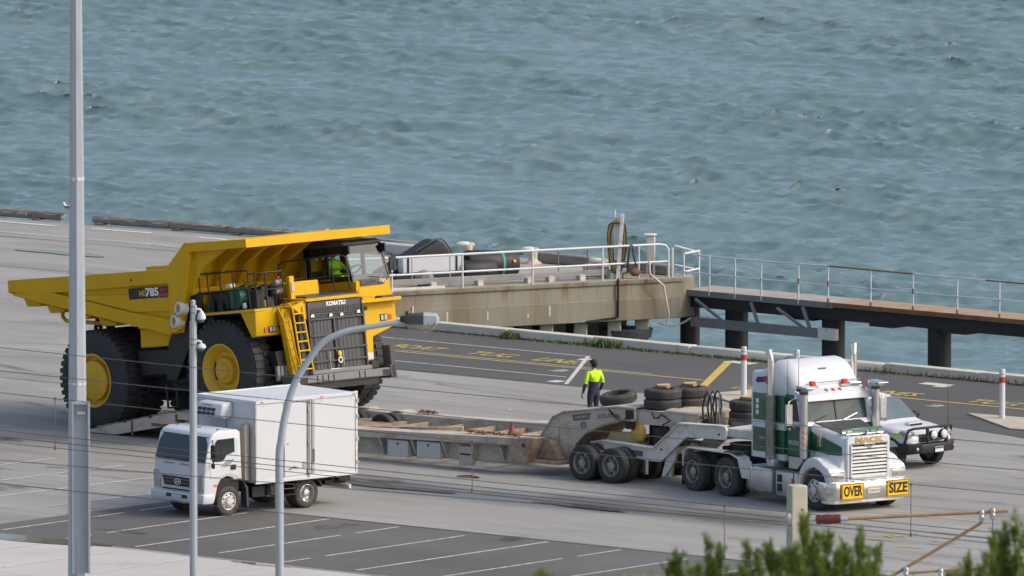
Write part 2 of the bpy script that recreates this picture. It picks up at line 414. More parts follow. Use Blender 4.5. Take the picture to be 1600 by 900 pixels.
M['concrete'] = concrete_ground()
M['asphalt'] = asphalt('parking asphalt', (.098, .095, .088), (.134, .130, .122), (.072, .071, .067))
M['asphalt2'] = asphalt('quay asphalt', (.078, .076, .071), (.100, .097, .091), (.06, .059, .056))
M['pale'] = mat('pale new concrete', (.45, .43, .395), .85, var=.08, scale=.5, dirt=((.33, .31, .28), .45, .7), stretch=(.4, 1, 1))
M['deck'] = mat('wharf deck concrete', (.33, .30, .255), .85, var=.15, scale=.6, dirt=((.22, .19, .15), .45, .8))
M['wallc'] = wall_concrete()
M['kerb'] = mat('weathered kerb concrete', (.55, .51, .42), .85, var=.12, scale=.8, dirt=((.25, .235, .2), .38, 1.8))
M['line_white'] = worn_paint('worn white road paint', (.62, .61, .58), (.15, .148, .143), .42)
M['line_white_c'] = worn_paint('worn white paint on concrete', (.66, .65, .62), (.36, .35, .335), .5)
M['line_yellow'] = worn_paint('worn yellow road paint', (.62, .42, .05), (.135, .13, .122), .10)
M['line_yellow_f'] = worn_paint('faded yellow road paint', (.54, .41, .08), (.12, .116, .108), .34)
M['pile'] = mat('black coated steel pile', (.012, .013, .016), .55, var=.3, scale=2, dirt=((.045, .04, .04), .3, 2.5))
M['conc_pile'] = mat('grey concrete pile', (.25, .24, .21), .9, var=.2, dirt=((.1, .09, .08), .4, 2))
M['under'] = mat('dark soffit concrete', (.06, .057, .05), .9, var=.3)  # plain dark tone for the block filling the space below the platform deck

def sheet(name, pts, z, material, kind='structure', parent=None, th=0.0):
    mb = MB()
    if th: mb.prism([p[:2] for p in pts], z - th, z, 'z')
    else: mb.add([(p[0], p[1], z) for p in pts], [tuple(range(len(pts)))])
    o = mb.build(name, material, parent)
    if parent is None: tag(o, kind=kind)
    return o

# ground: one thick slab, its seaward outline follows the quay edge
KB = 13.6                                    # quay edge, metres towards the sea
gp = [(-400, 330), (-15.9, 51.9), (-6.4, 45.3), (-6.2, 37.0), W(-19.5, KB + .42)[:2], W(120, KB + .42)[:2], (600, -500), (600, -1500), (-700, -1500), (-700, 330)]
sheet('ground', gp, 0.0, 'concrete', th=5.0)
# asphalt along the quay edge
sheet('quay_asphalt', [W(-21, KB + .1), W(60, KB + .1), W(60, -6), W(17, 3.2), W(8.5, 5.35), W(-21, 5.5)], .006, 'asphalt2')
# asphalt car park
sheet('car_park', [W(6.5, -21.6), W(90, -21.6), W(90, -29.7), W(6.3, -29.5)], .006, 'asphalt')
sheet('pavement', [W(-30, -29.75), W(95, -29.95), W(95, -38.5), W(-30, -38.5)], .006, 'pale')
# expansion joints of the concrete paving
def strip(mb, a0, b0, a1, b1, w, z=.006):
    p = Vector(W(a0, b0)); q = Vector(W(a1, b1)); d = (q - p).normalized(); n = Vector((-d.y, d.x, 0)) * w / 2
    mb.add([(*(p - n)[:2], z), (*(q - n)[:2], z), (*(q + n)[:2], z), (*(p + n)[:2], z)], [(0, 1, 2, 3)])
    return mb
gr = bpy.data.objects['ground']
M['joint'] = mat('dark joint filler', (.17, .165, .155), .9, var=.3)
for a0, b0, a1, b1, w in ((-60, -3.2, 5, -3.2, .05), (-60, 19.0, -21, 19.0, .06), (-60, 25.5, -30, 25.5, .05), (-8, -21.55, 90, -21.55, .09), ):
    strip(MB(), a0, b0, a1, b1, w, .01).build('expansion_joint', 'joint', gr)
strip(MB(), 8, -15.2, 22, -15.2, .16, .008).build('drain_channel', mat('silted drain slot', (.11, .09, .05), .7, var=.5, scale=1.2), gr)
strip(MB(), 14, -29.72, 90, -29.72, .22, .010).build('dish_drain', mat('dish drain concrete', (.2, .195, .185), .7, var=.2), gr)
M['puddle'] = mat('puddle water', (.10, .105, .11), .07, var=.1, rvar=.03, ior=1.33)
M['oil'] = mat('dark oil stain', (.10, .097, .092), .55, var=.25)
def blob(name, a, b, ra, rb, material, z=.012, seed=0):
    rn = random.Random(seed); ph = [rn.uniform(0, 6.28) for _ in range(4)]; pts = []
    for i in range(28):
        t = 2 * math.pi * i / 28; k = 1 + .18 * math.sin(2 * t + ph[0]) + .14 * math.sin(3 * t + ph[1]) + .1 * math.sin(5 * t + ph[2])
        pts.append(W(a + ra * k * math.cos(t), b + rb * k * math.sin(t)))
    return sheet(name, pts, z, material, parent=gr)
for i, (a, b, ra, rb) in enumerate(((7.7, -29.9, 4.6, .42), (17.0, -29.95, .8, .14), (-42.2, 21.0, 2.2, 1.3), (-37.0, 22.9, 1.4, .5), (8.6, -15.6, 2.0, .35), (15.6, -15.7, 1.6, .22))):
    blob('puddle', a, b, ra, rb, 'puddle', .016 + .002 * i, i)
# tyre rubber and oil left on the paving
def stain_mat(name, col, amount, scale, stretch):
    m, N, L, b = nodes(name); v = wharf_coords(N, L); f = nz(N, L, v, scale, 8, .7, .42, .68, 0, amount, stretch=stretch)
    b.inputs["Base Color"].default_value = (*col, 1); b.inputs["Roughness"].default_value = .8
    t = N.new("ShaderNodeBsdfTransparent"); mx = N.new("ShaderNodeMixShader"); L.new(f, mx.inputs[0]); L.new(t.outputs[0], mx.inputs[1]); L.new(b.outputs[0], mx.inputs[2]); L.new(mx.outputs[0], N["Material Output"].inputs[0])
    return m
M['tyre_mark'] = stain_mat('tyre rubber mark', (.085, .083, .08), .55, 1.1, (.25, 1, 1)); M['oil_stain'] = stain_mat('soaked oil stain', (.06, .057, .05), .75, 1.6, (.6, 1, 1))
rn = random.Random(21); zk = .0205
for i in range(34):
    a0, b0 = rn.uniform(-30, 30), rn.choice([rn.uniform(-20, 4), rn.uniform(-13, 4), rn.uniform(4, 26) if i % 2 else rn.uniform(-20, -8)])
    if b0 > 5.5 and a0 > -20: continue
    ang = rn.gauss(0, .22); cur = rn.uniform(-.05, .05); l = rn.uniform(4, 13); wd = rn.uniform(.14, .3)
    for off in ((0, 1.9) if rn.random() < .6 else (0,)):
        vs = []; n = 14
        for k in range(n + 1):
            t = l * k / n; th_ = ang + cur * t; aa = a0 + t * math.cos(ang + cur * t / 2) ; bb = b0 + t * math.sin(ang + cur * t / 2) + off
            for s_ in (-.5, .5): p = W(aa - s_ * wd * math.sin(th_), bb + s_ * wd * math.cos(th_)); vs.append((p[0], p[1], zk))
        MB().add(vs, [(2 * k, 2 * k + 1, 2 * k + 3, 2 * k + 2) for k in range(n)]).build('tyre_mark', 'tyre_mark', gr); zk += .0002
for i in range(26):
    a, b = rn.uniform(-18, 30), rn.uniform(-28, 4); blob('oil_stain', a, b, rn.uniform(.25, 1.1), rn.uniform(.15, .7), 'oil_stain', zk, 50 + i); zk += .0002
# painted markings: each stripe a piece of the ground
def mark(a0, b0, a1, b1, w, m='line_white', z=.012): return strip(MB(), a0, b0, a1, b1, w, z).build('painted_line', m, gr)
for k in range(-5, 14):
    a = 19.5 + 2.45 * k
    if k % 3 == 1: mark(a, -21.9, a, -23.6, .09); mark(a, -24.2, a, -28.9, .09)
    elif k % 3 == 2: mark(a, -22.2, a, -27.6, .09); mark(a, -28.2, a, -29.2, .09)
    else: mark(a, -21.8, a, -29.3, .10)
    mark(a + .2, -30.4, a + .2, -37.5, .09, 'line_white_c', .014)
for k in range(-14, -5): mark(19.5 + 2.45 * k, -30.4, 19.5 + 2.45 * k, -37.5, .09, 'line_white_c', .014)
for a in (4.8, 2.35, -.1, -2.55, -5.0, -7.4): mark(a, -24.5, a + .5, -16.5, .09, 'line_white_c', .010)
mark(-21, 8.98, -0.46, 8.86, .11, 'line_yellow'); mark(-21, 9.2, -12, 9.2, .07, 'line_yellow_f'); mark(-12, 9.2, -2.5, 9.14, .06, 'line_white')
mark(3.6, 9.1, 60, 8.6, .12, 'line_yellow')
mark(-21, 11.5, -6.8, 11.4, .09); mark(-21, 7.15, -3.9, 7.0, .09)
mark(-6.75, 11.42, -2.75, 5.62, .12, 'line_white', .017); mark(-2.9, 13.0, 1.1, 6.75, .24, 'line_yellow', .017)
for a, b in ((-60, 30.0), (-48, 27.6)): mark(a, 26.2, a + 24, 26.6, .10, 'line_white_c')
for a0, a1, b in ((-56, -42.5, 28.6), (-41.2, -38.8, 28.9), (-33.5, -31.8, 28.9), (-36.9, -34.2, 29.0)): mark(a0, b, a1, b + .15, .25, 'line_white_c')
def road_text(s, a, b, w, h, m, flip=False):
    ux = E1 if not flip else -E1; uy = E2 if not flip else -E2
    return text('road_lettering', s, 1.0, plane_mtx(W(a, b, .016), ux, uy) @ Matrix.Diagonal((1, h / .72, 1, 1)), m, gr, ext=0.0005, width=w, bold=.02)
road_text('BOAT', -11.9, 9.95, 1.75, .75, 'line_yellow_f'); road_text('TUG', -9.1, 9.95, 1.6, .75, 'line_yellow_f'); road_text('LINES', -6.5, 9.9, 1.75, .75, 'line_yellow_f')
road_text('2', -5.05, 8.1, .55, .45, 'line_white'); road_text('1', -3.4, 5.95, .4, .45, 'line_white'); road_text('1', -6.3, 10.7, .4, .4, 'line_white')
road_text('TUG', .95, 11.3, 1.0, .8, 'line_yellow_f'); road_text('BOAT', 1.35, 9.9, 1.1, .9, 'line_yellow_f'); road_text('LINES', 1.9, 8.2, 1.2, .9, 'line_yellow_f')
road_text('LINES', 5.6, 9.75, 1.7, .75, 'line_yellow_f'); road_text('TUG', 9.2, 9.7, 1.7, .75, 'line_yellow_f'); road_text('2', 8.4, 8.1, .5, .45, 'line_white'); road_text('1', 5.6, 11.9, .4, .4, 'line_white')
rn = random.Random(3)
for i in range(26):       # faded surveyor's paint dabs on the paving
    a, b = rn.choice([(rn.uniform(-2, 6), rn.uniform(-1, 5)), (rn.uniform(22, 30), rn.uniform(-19, -12)), (rn.uniform(14, 24), rn.uniform(-4, 3)), (rn.uniform(-30, -22), rn.uniform(2, 6))])
    l = rn.uniform(.15, .45); t = rn.uniform(0, 3.1)
    mark(a, b, a + l * math.cos(t), b + l * math.sin(t), rn.uniform(.04, .09), rn.choice(['line_white_c', 'line_white_c', 'line_yellow_f']), .014 + i * .0004)
for i in range(10): 
    t = i * .7; a = 24.5 + rn.uniform(-1.6, 2.6); b = -16.3 + rn.uniform(-1.3, 1.3); mark(a, b, a + rn.uniform(.4, .9), b + rn.uniform(-.25, .25), .07, 'line_yellow_f', .02 + i * .0005)

# quay-edge kerb: cast lengths with open joints, worn and slightly uneven
kerb = tag(MB().prism([(W(-19, KB + .36)[0], W(-19, KB + .36)[1]), W(100, KB + .36)[:2], W(100, KB + .06)[:2], W(-19, KB + .06)[:2]], .0, .05, 'z').build('quay_kerb', 'kerb'), 'low pale concrete kerb along the edge of the quay, weeds at its foot', 'kerb')
rn = random.Random(5); a = -19.0
while a < 60:
    l = rn.uniform(3.2, 3.8); z = .25 + rn.uniform(-.012, .012); o = rn.uniform(-.012, .012)
    q = [W(a + .012, KB + o, .02), W(a + l - .012, KB + o, .02), W(a + l - .012, KB + .42 + o, .02), W(a + .012, KB + .42 + o, .02), W(a + .012, KB + .04 + o, z), W(a + l - .012, KB + .04 + o, z), W(a + l - .012, KB + .40 + o, z), W(a + .012, KB + .40 + o, z)]
    MB().hexa(q).build('kerb_block', 'kerb', kerb, bev=.02); a += l

# weeds along the kerb
def grass_mat(name, c0, c1):
    m, N, L, b = nodes(name)
    oi = N.new("ShaderNodeNewGeometry"); L.new(mixc(N, L, oi.outputs["Random Per Island"], c0, c1), b.inputs["Base Color"]); b.inputs["Roughness"].default_value = .7
    return m
M['weed'] = grass_mat('weed leaves', (.055, .10, .02), (.12, .155, .04))
M['weed_dry'] = grass_mat('dry grass', (.17, .14, .07), (.10, .10, .045))
def weed_strip(name, material, n, lo, hi, seed, cl=None):
    rn = random.Random(seed); mb = MB()
    for _ in range(n):
        if cl and rn.random() < .75: ca, cw, ch = rn.choice(cl); a = rn.gauss(ca, cw); hh = ch
        else: a = rn.uniform(-18, 24 if rn.random() < .3 else 1); hh = .6
        b = KB - abs(rn.gauss(0, .13)) + .04; h = rn.uniform(lo, hi) * hh; t = rn.uniform(0, 6.28); w = rn.uniform(.012, .028); lean = rn.uniform(0, .5) * h
        p = Vector(W(a, b, .004)); d = Vector((math.cos(t), math.sin(t), 0)); s = Vector((-d.y, d.x, 0)) * w
        mb.add([p - s, p + s, p + d * lean * .5 + s * .9 + Vector((0, 0, h * .6)), p + d * lean + Vector((0, 0, h)), p + d * lean * .5 - s * .9 + Vector((0, 0, h * .6))], [(0, 1, 2, 3, 4)])
    return mb.build(name, material)
cl = [(-11.4, .15, 2.6), (-9.0, .6, 1.2), (-7.9, .25, 3.2), (-6.8, .6, 1.0), (-5.6, .5, .9), (-4.2, .7, .9), (-3.0, .6, 1.0), (2.4, .4, .8)]
tag(weed_strip('weeds', 'weed', 2600, .02, .085, 11, cl), 'green weeds sprouting along the foot of the quay kerb', 'weeds', kind='stuff')
tag(weed_strip('dry_grass', 'weed_dry', 500, .04, .2, 12, [(4, 1.5, 1), (7, 1.2, 1.1), (9.5, 1.5, 1), (12, 1.5, 1)]), 'dry grass tufts along the foot of the quay kerb', 'grass', kind='stuff')

# ------------------------------------------------------------------ sea
def build_sea():
    rs = np.random.RandomState(4)
    x = np.linspace(-26, 26, 480); y = np.concatenate([np.linspace(14, 172, 1000), np.linspace(172, 215, 120)[1:]])
    X, Y = np.meshgrid(x, y); X = X.ravel(); Y = Y.ravel()
    n1, n2 = 46, 150
    lam = np.concatenate([np.exp(rs.uniform(np.log(1.5), np.log(6.0), n1)), np.exp(rs.uniform(np.log(.36), np.log(1.5), n2))]); n = n1 + n2; k = 2 * np.pi / lam
    th = R(-97) + np.concatenate([rs.normal(0, .30, n1), rs.normal(0, .44, n2)]); ph = rs.uniform(0, 6.283, n)
    amp = np.concatenate([np.full(n1, .0205), .0245 * np.exp(-((np.log(lam[n1:]) - np.log(.8)) / .7) ** 2) + .004]) / k * 1.9
    Z = np.zeros_like(X); DX = np.zeros_like(X); DY = np.zeros_like(X); J = np.zeros_like(X)
    grp = .88 + .20 * np.sin(X * .11 + Y * .05 + 1) * np.sin(Y * .083 - X * .06) + .22 * np.sin(Y * .21 + .3 * X)
    for i in range(n):
        p = k[i] * (np.cos(th[i]) * X + np.sin(th[i]) * Y) + ph[i]; c = np.cos(p); sn = np.sin(p)
        Z += amp[i] * c; DX -= .85 * amp[i] * np.cos(th[i]) * sn; DY -= .85 * amp[i] * np.sin(th[i]) * sn; J += amp[i] * k[i] * c
    Z *= grp; DX *= grp; DY *= grp; J *= grp
    fade = np.clip(np.minimum.reduce([(X + 26) / 4, (26 - X) / 4, (Y - 14) / 3, (215 - Y) / 12]), 0, 1)
    Z *= fade; DX *= fade; DY *= fade
    V = np.stack([X + DX, Y + DY, SEA + Z], 1)
    nx, ny = len(x), len(y)
    idx = np.arange(nx * ny).reshape(ny, nx)
    Fq = np.stack([idx[:-1, :-1], idx[:-1, 1:], idx[1:, 1:], idx[1:, :-1]], -1).reshape(-1, 4)
    ring = np.array([(-26, 14, SEA), (26, 14, SEA), (26, 215, SEA), (-26, 215, SEA), (-9000, -300, SEA), (9000, -300, SEA), (9000, 14000, SEA), (-9000, 14000, SEA)])
    b = len(V); V = np.concatenate([V, ring])
    R4 = np.array([(b + 4, b + 5, b + 1, b + 0), (b + 5, b + 6, b + 2, b + 1), (b + 6, b + 7, b + 3, b + 2), (b + 7, b + 4, b + 0, b + 3)])
    Fa = np.concatenate([Fq, R4])
    me = bpy.data.meshes.new('sea'); me.vertices.add(len(V)); me.vertices.foreach_set('co', V.ravel())
    me.loops.add(Fa.size); me.loops.foreach_set('vertex_index', Fa.ravel()); me.polygons.add(len(Fa))
    me.polygons.foreach_set('loop_start', np.arange(0, Fa.size, 4)); me.polygons.foreach_set('loop_total', np.full(len(Fa), 4))
    me.polygons.foreach_set('use_smooth', np.ones(len(Fa), dtype=bool)); me.update(); me.validate()
    at = me.attributes.new('foam', 'FLOAT', 'POINT'); fo = np.concatenate([np.clip((J * fade - np.quantile(J, .9991)) / (np.std(J) * .9), 0, 1), np.zeros(8)]); at.data.foreach_set('value', fo.astype(np.float32))
    m, N, L, b = nodes('sea water')
    tc = N.new("ShaderNodeTexCoord"); v = tc.outputs["Object"]
    patch = nz(N, L, v, .03, 4, .5, .35, .65, stretch=(1, .6, 1)); fa = N.new("ShaderNodeAttribute"); fa.attribute_name = 'foam'
    col = mixc(N, L, patch, (.112, .182, .190), (.136, .208, .216))
    fn = nz(N, L, v, 3.5, 6, .7, .4, .6)
    ff = math2(N, L, 'MULTIPLY', fa.outputs["Fac"], fn)
    L.new(mixc(N, L, ff, col, (.7, .74, .75)), b.inputs["Base Color"])
    b.inputs["IOR"].default_value = 1.33
    rr = N.new("ShaderNodeMapRange"); L.new(ff, rr.inputs[0]); rr.inputs[3].default_value = .07; rr.inputs[4].default_value = .7; L.new(rr.outputs[0], b.inputs["Roughness"])
    w1 = nz(N, L, v, 4.5, 5, .7, .0, 1., stretch=(.55, 1.4, 1), dist=.4)
    bp = N.new("ShaderNodeBump"); bp.inputs["Strength"].default_value = .3; bp.inputs["Distance"].default_value = .09
    L.new(w1, bp.inputs["Height"]); L.new(bp.outputs[0], b.inputs["Normal"])
    return tag(link('sea', me, m), kind='structure')
build_sea()

# ------------------------------------------------------------------ raised wharf platform
plat = thing('wharf_platform', 'raised stained concrete wharf platform on piles, beyond the kerb', 'wharf', (0, 0, 0))
PP = [(-7.4, 19.15), (4.95, 25.12), (5.35, 25.65), (1.5, 29.65), (-7.4, 35.9)]
wx = Vector((PP[1][0] - PP[0][0], PP[1][1] - PP[0][1], 0)).normalized(); wn_ = Vector((wx.y, -wx.x, 0))    # along the face, out of the face
MB().prism(PP, -.2, .96, 'z').build('beam_wall', 'wallc', plat, bev=.02)
dk = [(p[0] + (.0), p[1]) for p in PP]
MB().prism([(-7.38, 19.3), (4.9, 25.24), (5.28, 25.66), (1.49, 29.55), (-7.38, 35.8)], .95, 1.0, 'z').build('deck_slab', 'deck', plat)
def along(t, off=0., z=0.): p = Vector((PP[0][0], PP[0][1], 0)) + wx * t + wn_ * off; return (p.x, p.y, z)
LW = (Vector(PP[1]) - Vector(PP[0])).length
def bar_along(mb, t0, t1, o0, o1, z0, z1):
    return mb.hexa([along(t0, o0, z0), along(t1, o0, z0), along(t1, o1, z0), along(t0, o1, z0), along(t0, o0, z1), along(t1, o0, z1), along(t1, o1, z1), along(t0, o1, z1)])
bar_along(MB(), 0, LW + .02, .0, .05, .87, .99).build('coping', 'wallc', plat, bev=.012)
bar_along(MB(), 0, LW + .01, .0, .025, -.19, .42).build('lower_facing', 'wallc', plat, bev=.01)
for t, h in ((6.1, .28), (7.4, .24), (8.7, .1), (9.4, .3), (5.0, .5)):     # pale lime runs down the face
    bar_along(MB(), t, t + .045, .027, .032, .05, .05 + h).build('lime_run', 'kerb', plat)
for t in (8.2, 9.5, 10.6, 11.7, 12.6):
    p = along(t, -.35); MB().box(p[0] - .2, p[0] + .2, p[1] - .2, p[1] + .2, -3.4, -.2).build('pile', 'conc_pile', plat, bev=.03)
    p = along(t + .3, -2.4); MB().box(p[0] - .2, p[0] + .2, p[1] - .2, p[1] + .2, -3.4, -.2).build('pile', 'conc_pile', plat, bev=.03)
p = along(12.2, -.6); MB().cyl((p[0], p[1], -.75), (p[0], p[1], -.5), .75, .8, n=20).cyl((p[0], p[1], -3.2), (p[0], p[1], -.75), .38, .46, n=18).build('fender_pile_cap', 'grey_dk', plat)
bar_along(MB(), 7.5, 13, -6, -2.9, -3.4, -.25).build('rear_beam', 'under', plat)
# conduit pipe down the face
tp = 11.62
MB().tube([along(tp, .07, 1.05), along(tp, .07, -.08), along(tp - 1.0, .07, -.16), along(tp - 1.0, .07, -.26)], .035).build('downpipe', 'dark', plat)

# left-hand quay edge: heavy timber fender rail, broken in places
def fender_len(x0, y0, x1, y1, sd):
    rn = random.Random(sd); p = Vector((x0, y0, 0)); q = Vector((x1, y1, 0)); d = (q - p); L_ = d.length; d.normalize(); n = Vector((-d.y, d.x, 0))
    rail = thing('fender_rail', '', 'rail')
    def seg(name, t0, t1, o0, o1, z0, z1, m):
        c = [p + d * t + n * o for t, o in ((t0, o0), (t1, o0), (t1, o1), (t0, o1))]
        return MB().hexa([(*v[:2], z0) for v in c] + [(*v[:2], z1) for v in c]).build(name, m, rail, bev=.02)
    t = 0
    while t < L_ - .1:
        l = min(rn.uniform(2.2, 3.0), L_ - t); seg('timber', t, t + l - .03, -.05 + rn.uniform(-.03, .03), .30, .07, .23 + rn.uniform(-.04, .03), 'timber_grey')
        seg('bearer', t + .15, t + .45, -.1, .26, 0, .07, 'timber_grey')
        t += l
    seg('back_strip', .5, L_ - .2, .22, .26, .0, .12, 'galv')
    # dark splinters and mussels on top
    mb = MB()
    for _ in range(int(L_ * 16)):
        t = rn.uniform(0, L_); o = rn.uniform(-.02, .28); c = p + d * t + n * o; s = rn.uniform(.03, .10); mb.box(c.x - s, c.x + s, c.y - s * .6, c.y + s * .6, .22, .23 + rn.uniform(.01, .05))
    k = mb.build('splinters', 'timber_grey', rail); k['kind'] = 'stuff'
    return rail
r1 = fender_len(-30, 61.75, -13.95, 50.75, 1); r1['label'] = 'grey timber fender rail on the far quay edge, left of its gap'
r2 = fender_len(-13.0, 49.9, -6.7, 45.45, 2); r2['label'] = 'grey timber fender rail on the far quay edge, between gap and dump truck'
# ------------------------------------------------------------------ mining dump truck (x forward from rear axle, y to its left, z up)
def dump_truck():
    T = thing('dump_truck', 'huge yellow mining dump truck climbing onto the low trailer', 'dump truck', (-9.365, -3.024, 0.0), -46, 7.5)
    Y = 'yellow'
    # --- body: hopper floor and side plates
    body = MB()
    yo = 2.50
    side = [(-3.0, 4.16), (-3.02, 3.92), (3.35, 2.47), (3.62, 2.52), (4.42, 4.55), (4.28, 4.80), (3.33, 4.10)]
    for s in (-1, 1): body.prism(side, s * yo, s * (yo - .08))
    body.hexa([(-3.02, -yo, 3.86), (3.4, -yo, 2.43), (3.4, yo, 2.43), (-3.02, yo, 3.86), (-3.02, -yo, 3.96), (3.4, -yo, 2.56), (3.4, yo, 2.56), (-3.02, yo, 3.96)])
    body.hexa([(3.38, -yo, 2.45), (3.62, -yo, 2.45), (3.62, yo, 2.45), (3.38, yo, 2.45), (4.26, -yo, 4.7), (4.48, -yo, 4.62), (4.48, yo, 4.62), (4.26, yo, 4.7)])
    body = body.build('dump_body', Y, T, bev=.012)
    for s in (-1, 1):
        o1, o2 = s * (yo - .02), s * (yo + .13)
        MB().prism([(-3.06, 4.24), (-3.08, 3.90), (-2.9, 3.86), (-1.2, 3.80), (3.40, 3.81), (3.34, 2.86), (3.32, 2.47), (3.52, 2.47), (3.74, 2.56), (4.34, 4.40), (4.36, 4.62), (4.3, 4.86), (4.18, 4.87), (3.33, 4.19)], o1, o2).build('top_rail', Y, body, bev=.015)
        MB().prism([(-3.08, 3.96), (-2.85, 3.80), (3.25, 2.42), (3.31, 2.44), (3.33, 2.84), (1.7, 3.12), (-1.25, 3.80), (-2.6, 3.90)], o1, o2).build('bottom_beam', Y, body, bev=.015)
        MB().prism([(-.55, 3.68), (3.42, 3.52), (3.36, 3.06), (1.9, 3.10), (-.2, 3.58)], s * (yo - .02), s * (yo + .05)).build('side_panel', Y, body, bev=.012)
        MB().cyl((1.95, s * (yo + .12), 3.98), (1.95, s * (yo + .14), 3.98), .035).build('grease_point', 'dark', body)
    # tail underside steps and towing bow
    for x, z in ((-2.45, 3.62), (-1.55, 3.40), (-.55, 3.17), (.5, 2.93)):
        MB().prism([(x - .35, z + .12), (x - .22, z - .14), (x + .32, z - .16), (x + .4, z - .06)], -yo + .15, yo - .15).build('floor_rib', Y, body, bev=.02)
    MB().tube([(-1.95, -1.7, 3.35), (-1.98, -1.7, 3.12), (-1.85, -1.7, 3.0), (-.4, -1.7, 2.86)], .055).build('rock_ejector', Y, body, smooth=50)
    # decal
    DY = -(yo + .054)
    for s in (-1,):
        MB().box(1.72, 2.92, DY - .004, DY + .0, 3.45, 3.745).build('model_panel', 'black', body)
        for k, mname in enumerate(('print_blue', 'print_red', 'print_blue', 'print_red', 'print_blue')):
            MB().box(2.95, 3.26, DY - .004, DY, 3.70 - k * .062 - .012, 3.745 - k * .062 - .004).build('stripe', mname, body)
        fx = plane_mtx((2.28, DY - .006, 3.585), (1, 0, 0), (0, 0, 1)); text('lettering', 'HD', .20, fx, 'print_yellow', body, width=.28, bold=.008)
        fx = plane_mtx((2.66, DY - .006, 3.60), (1, 0, 0), (0, 0, 1)); text('lettering', '785', .30, fx, 'print_white', body, width=.52, bold=.012)
    # front wall: ribs fanning up to the canopy
    wall_x = lambda z: 3.62 + (z - 2.45) * .40
    for i in range(7):
        y = -2.38 + i * .793
        MB().prism([(wall_x(3.55), 3.55), (wall_x(3.55) + .18, 3.62), (wall_x(4.2) + .30, 4.15), (5.55, 4.60), (4.35, 4.64)], y - .07, y + .07).build('canopy_rib', Y, body, bev=.01)
    MB().prism([(wall_x(3.45), 3.42), (wall_x(3.45) + .26, 3.46), (wall_x(3.6) + .22, 3.62), (wall_x(3.6), 3.62)], -2.45, 2.45).build('cross_beam', Y, body, bev=.015)
    for i in range(6):
        y = -2.0 + i * .79
        MB().prism([(wall_x(2.6), 2.6), (wall_x(2.6) + .14, 2.6), (wall_x(3.42) + .14, 3.42), (wall_x(3.42), 3.42)], y - .06, y + .06).build('lower_rib', Y, body)
    # canopy
    can = MB().prism([(4.2, 4.84), (4.22, 4.64), (6.60, 4.66), (6.60, 4.80)], -2.62, 2.62).build('canopy', Y, body, bev=.01)
    MB().box(6.60, 6.66, -2.66, 2.66, 4.585, 4.83).build('canopy_lip', Y, can, bev=.01)
    for s in (-1, 1): MB().prism([(4.2, 4.855), (4.28, 4.60), (6.6, 4.60), (6.6, 4.82)], s * 2.62, s * 2.66).build('canopy_side', Y, can)
    # --- chassis
    ch = MB()
    for sg in (-1, 1): ch.box(-1.5, 6.6, sg * .62 - .14, sg * .62 + .14, 1.25, 2.0)
    ch.box(-1.7, -1.3, -.9, .9, 1.2, 2.3); ch.box(2.6, 3.6, -2.0, 2.0, 1.1, 2.3)
    chs = ch.build('chassis', 'dark', T, bev=.02)
    MB().cyl((0, -1.7, 1.35), (0, 1.7, 1.35), .48, n=20).sph((0, 0, 1.35), .75, (1, .9, 1)).build('rear_axle', 'dark', T, smooth=40)
    MB().box(2.7, 4.6, -2.2, -.6, 1.05, 2.9).box(2.7, 4.4, .6, 2.2, 1.05, 2.7).build('side_tank', 'dark', T, bev=.06, seg=2)
    MB().prism([(2.75, 1.2), (3.15, 1.2), (4.35, 2.85), (4.35, 3.5), (3.75, 3.5), (2.95, 2.2)], -2.40, -2.28).build('side_guard', 'dark', T, bev=.01)
    for s in (-1, 1): MB().cyl((3.2, s * 1.15, 1.3), (2.0, s * 1.15, 2.9), .17, n=14).build('hoist_cylinder', 'dark', T, smooth=40)
    for s in (-1, 1): MB().cyl((1.2, s * 1.35, 1.2), (1.5, s * 1.35, 2.5), .22).build('suspension_strut', 'grey_dk', T, smooth=40)
    MB().prism([(1.80, 2.66), (1.76, 2.12), (3.0, 2.12), (3.15, 2.5)], -2.35, -1.9).build('fuel_tank', Y, T, bev=.03)
    for y in (-.825, .825): MB().box(-1.15, -1.0, y - .075, y + .075, 2.3, 3.2).build('hinge_bracket', 'dark', T)
    MB().box(1.2, 4.5, -1.7, 1.7, .80, 1.5).box(1.4, 3.0, -2.2, 2.2, 1.3, 2.1).build('belly_guard', 'dark', T, bev=.08)
    for y in (-1.55, -1.3): MB().lathe([(.07, -.05), (.13, -.05), (.13, .05), (.07, .05)], (-.75 + (y + 1.55) * .9, y, 2.74), (0, 1, 0), n=18).box(-.79 + (y + 1.55) * .9, -.70 + (y + 1.55) * .9, y - .05, y + .05, 2.84, 3.2).build('pivot_eye', 'dark', T, smooth=40)
    # exhaust outlets: white-ringed pipes facing rearwards on the guard
    for x, z in ((3.69, 3.10), (3.47, 2.76)):
        ax = Vector((-.22, -1, .12)).normalized(); cc = Vector((x + .16, -2.58, z))
        e = MB().lathe([(.118, -.1), (.118, .15), (.135, .17), (.175, .16), (.185, .10), (.165, -.1)], cc, ax, n=26).build('exhaust_outlet', 'white_old', T, smooth=40)
        MB().cyl(cc + ax * .02, cc + ax * .06, .119, n=22).build('exhaust_bore', 'black', e)
    # small side steps under the tank
    MB().tube([(2.66, -2.35, 1.1), (2.66, -2.35, .46), (3.05, -2.35, .46), (3.05, -2.35, 1.1)], .035).build('access_step', 'dark', T)
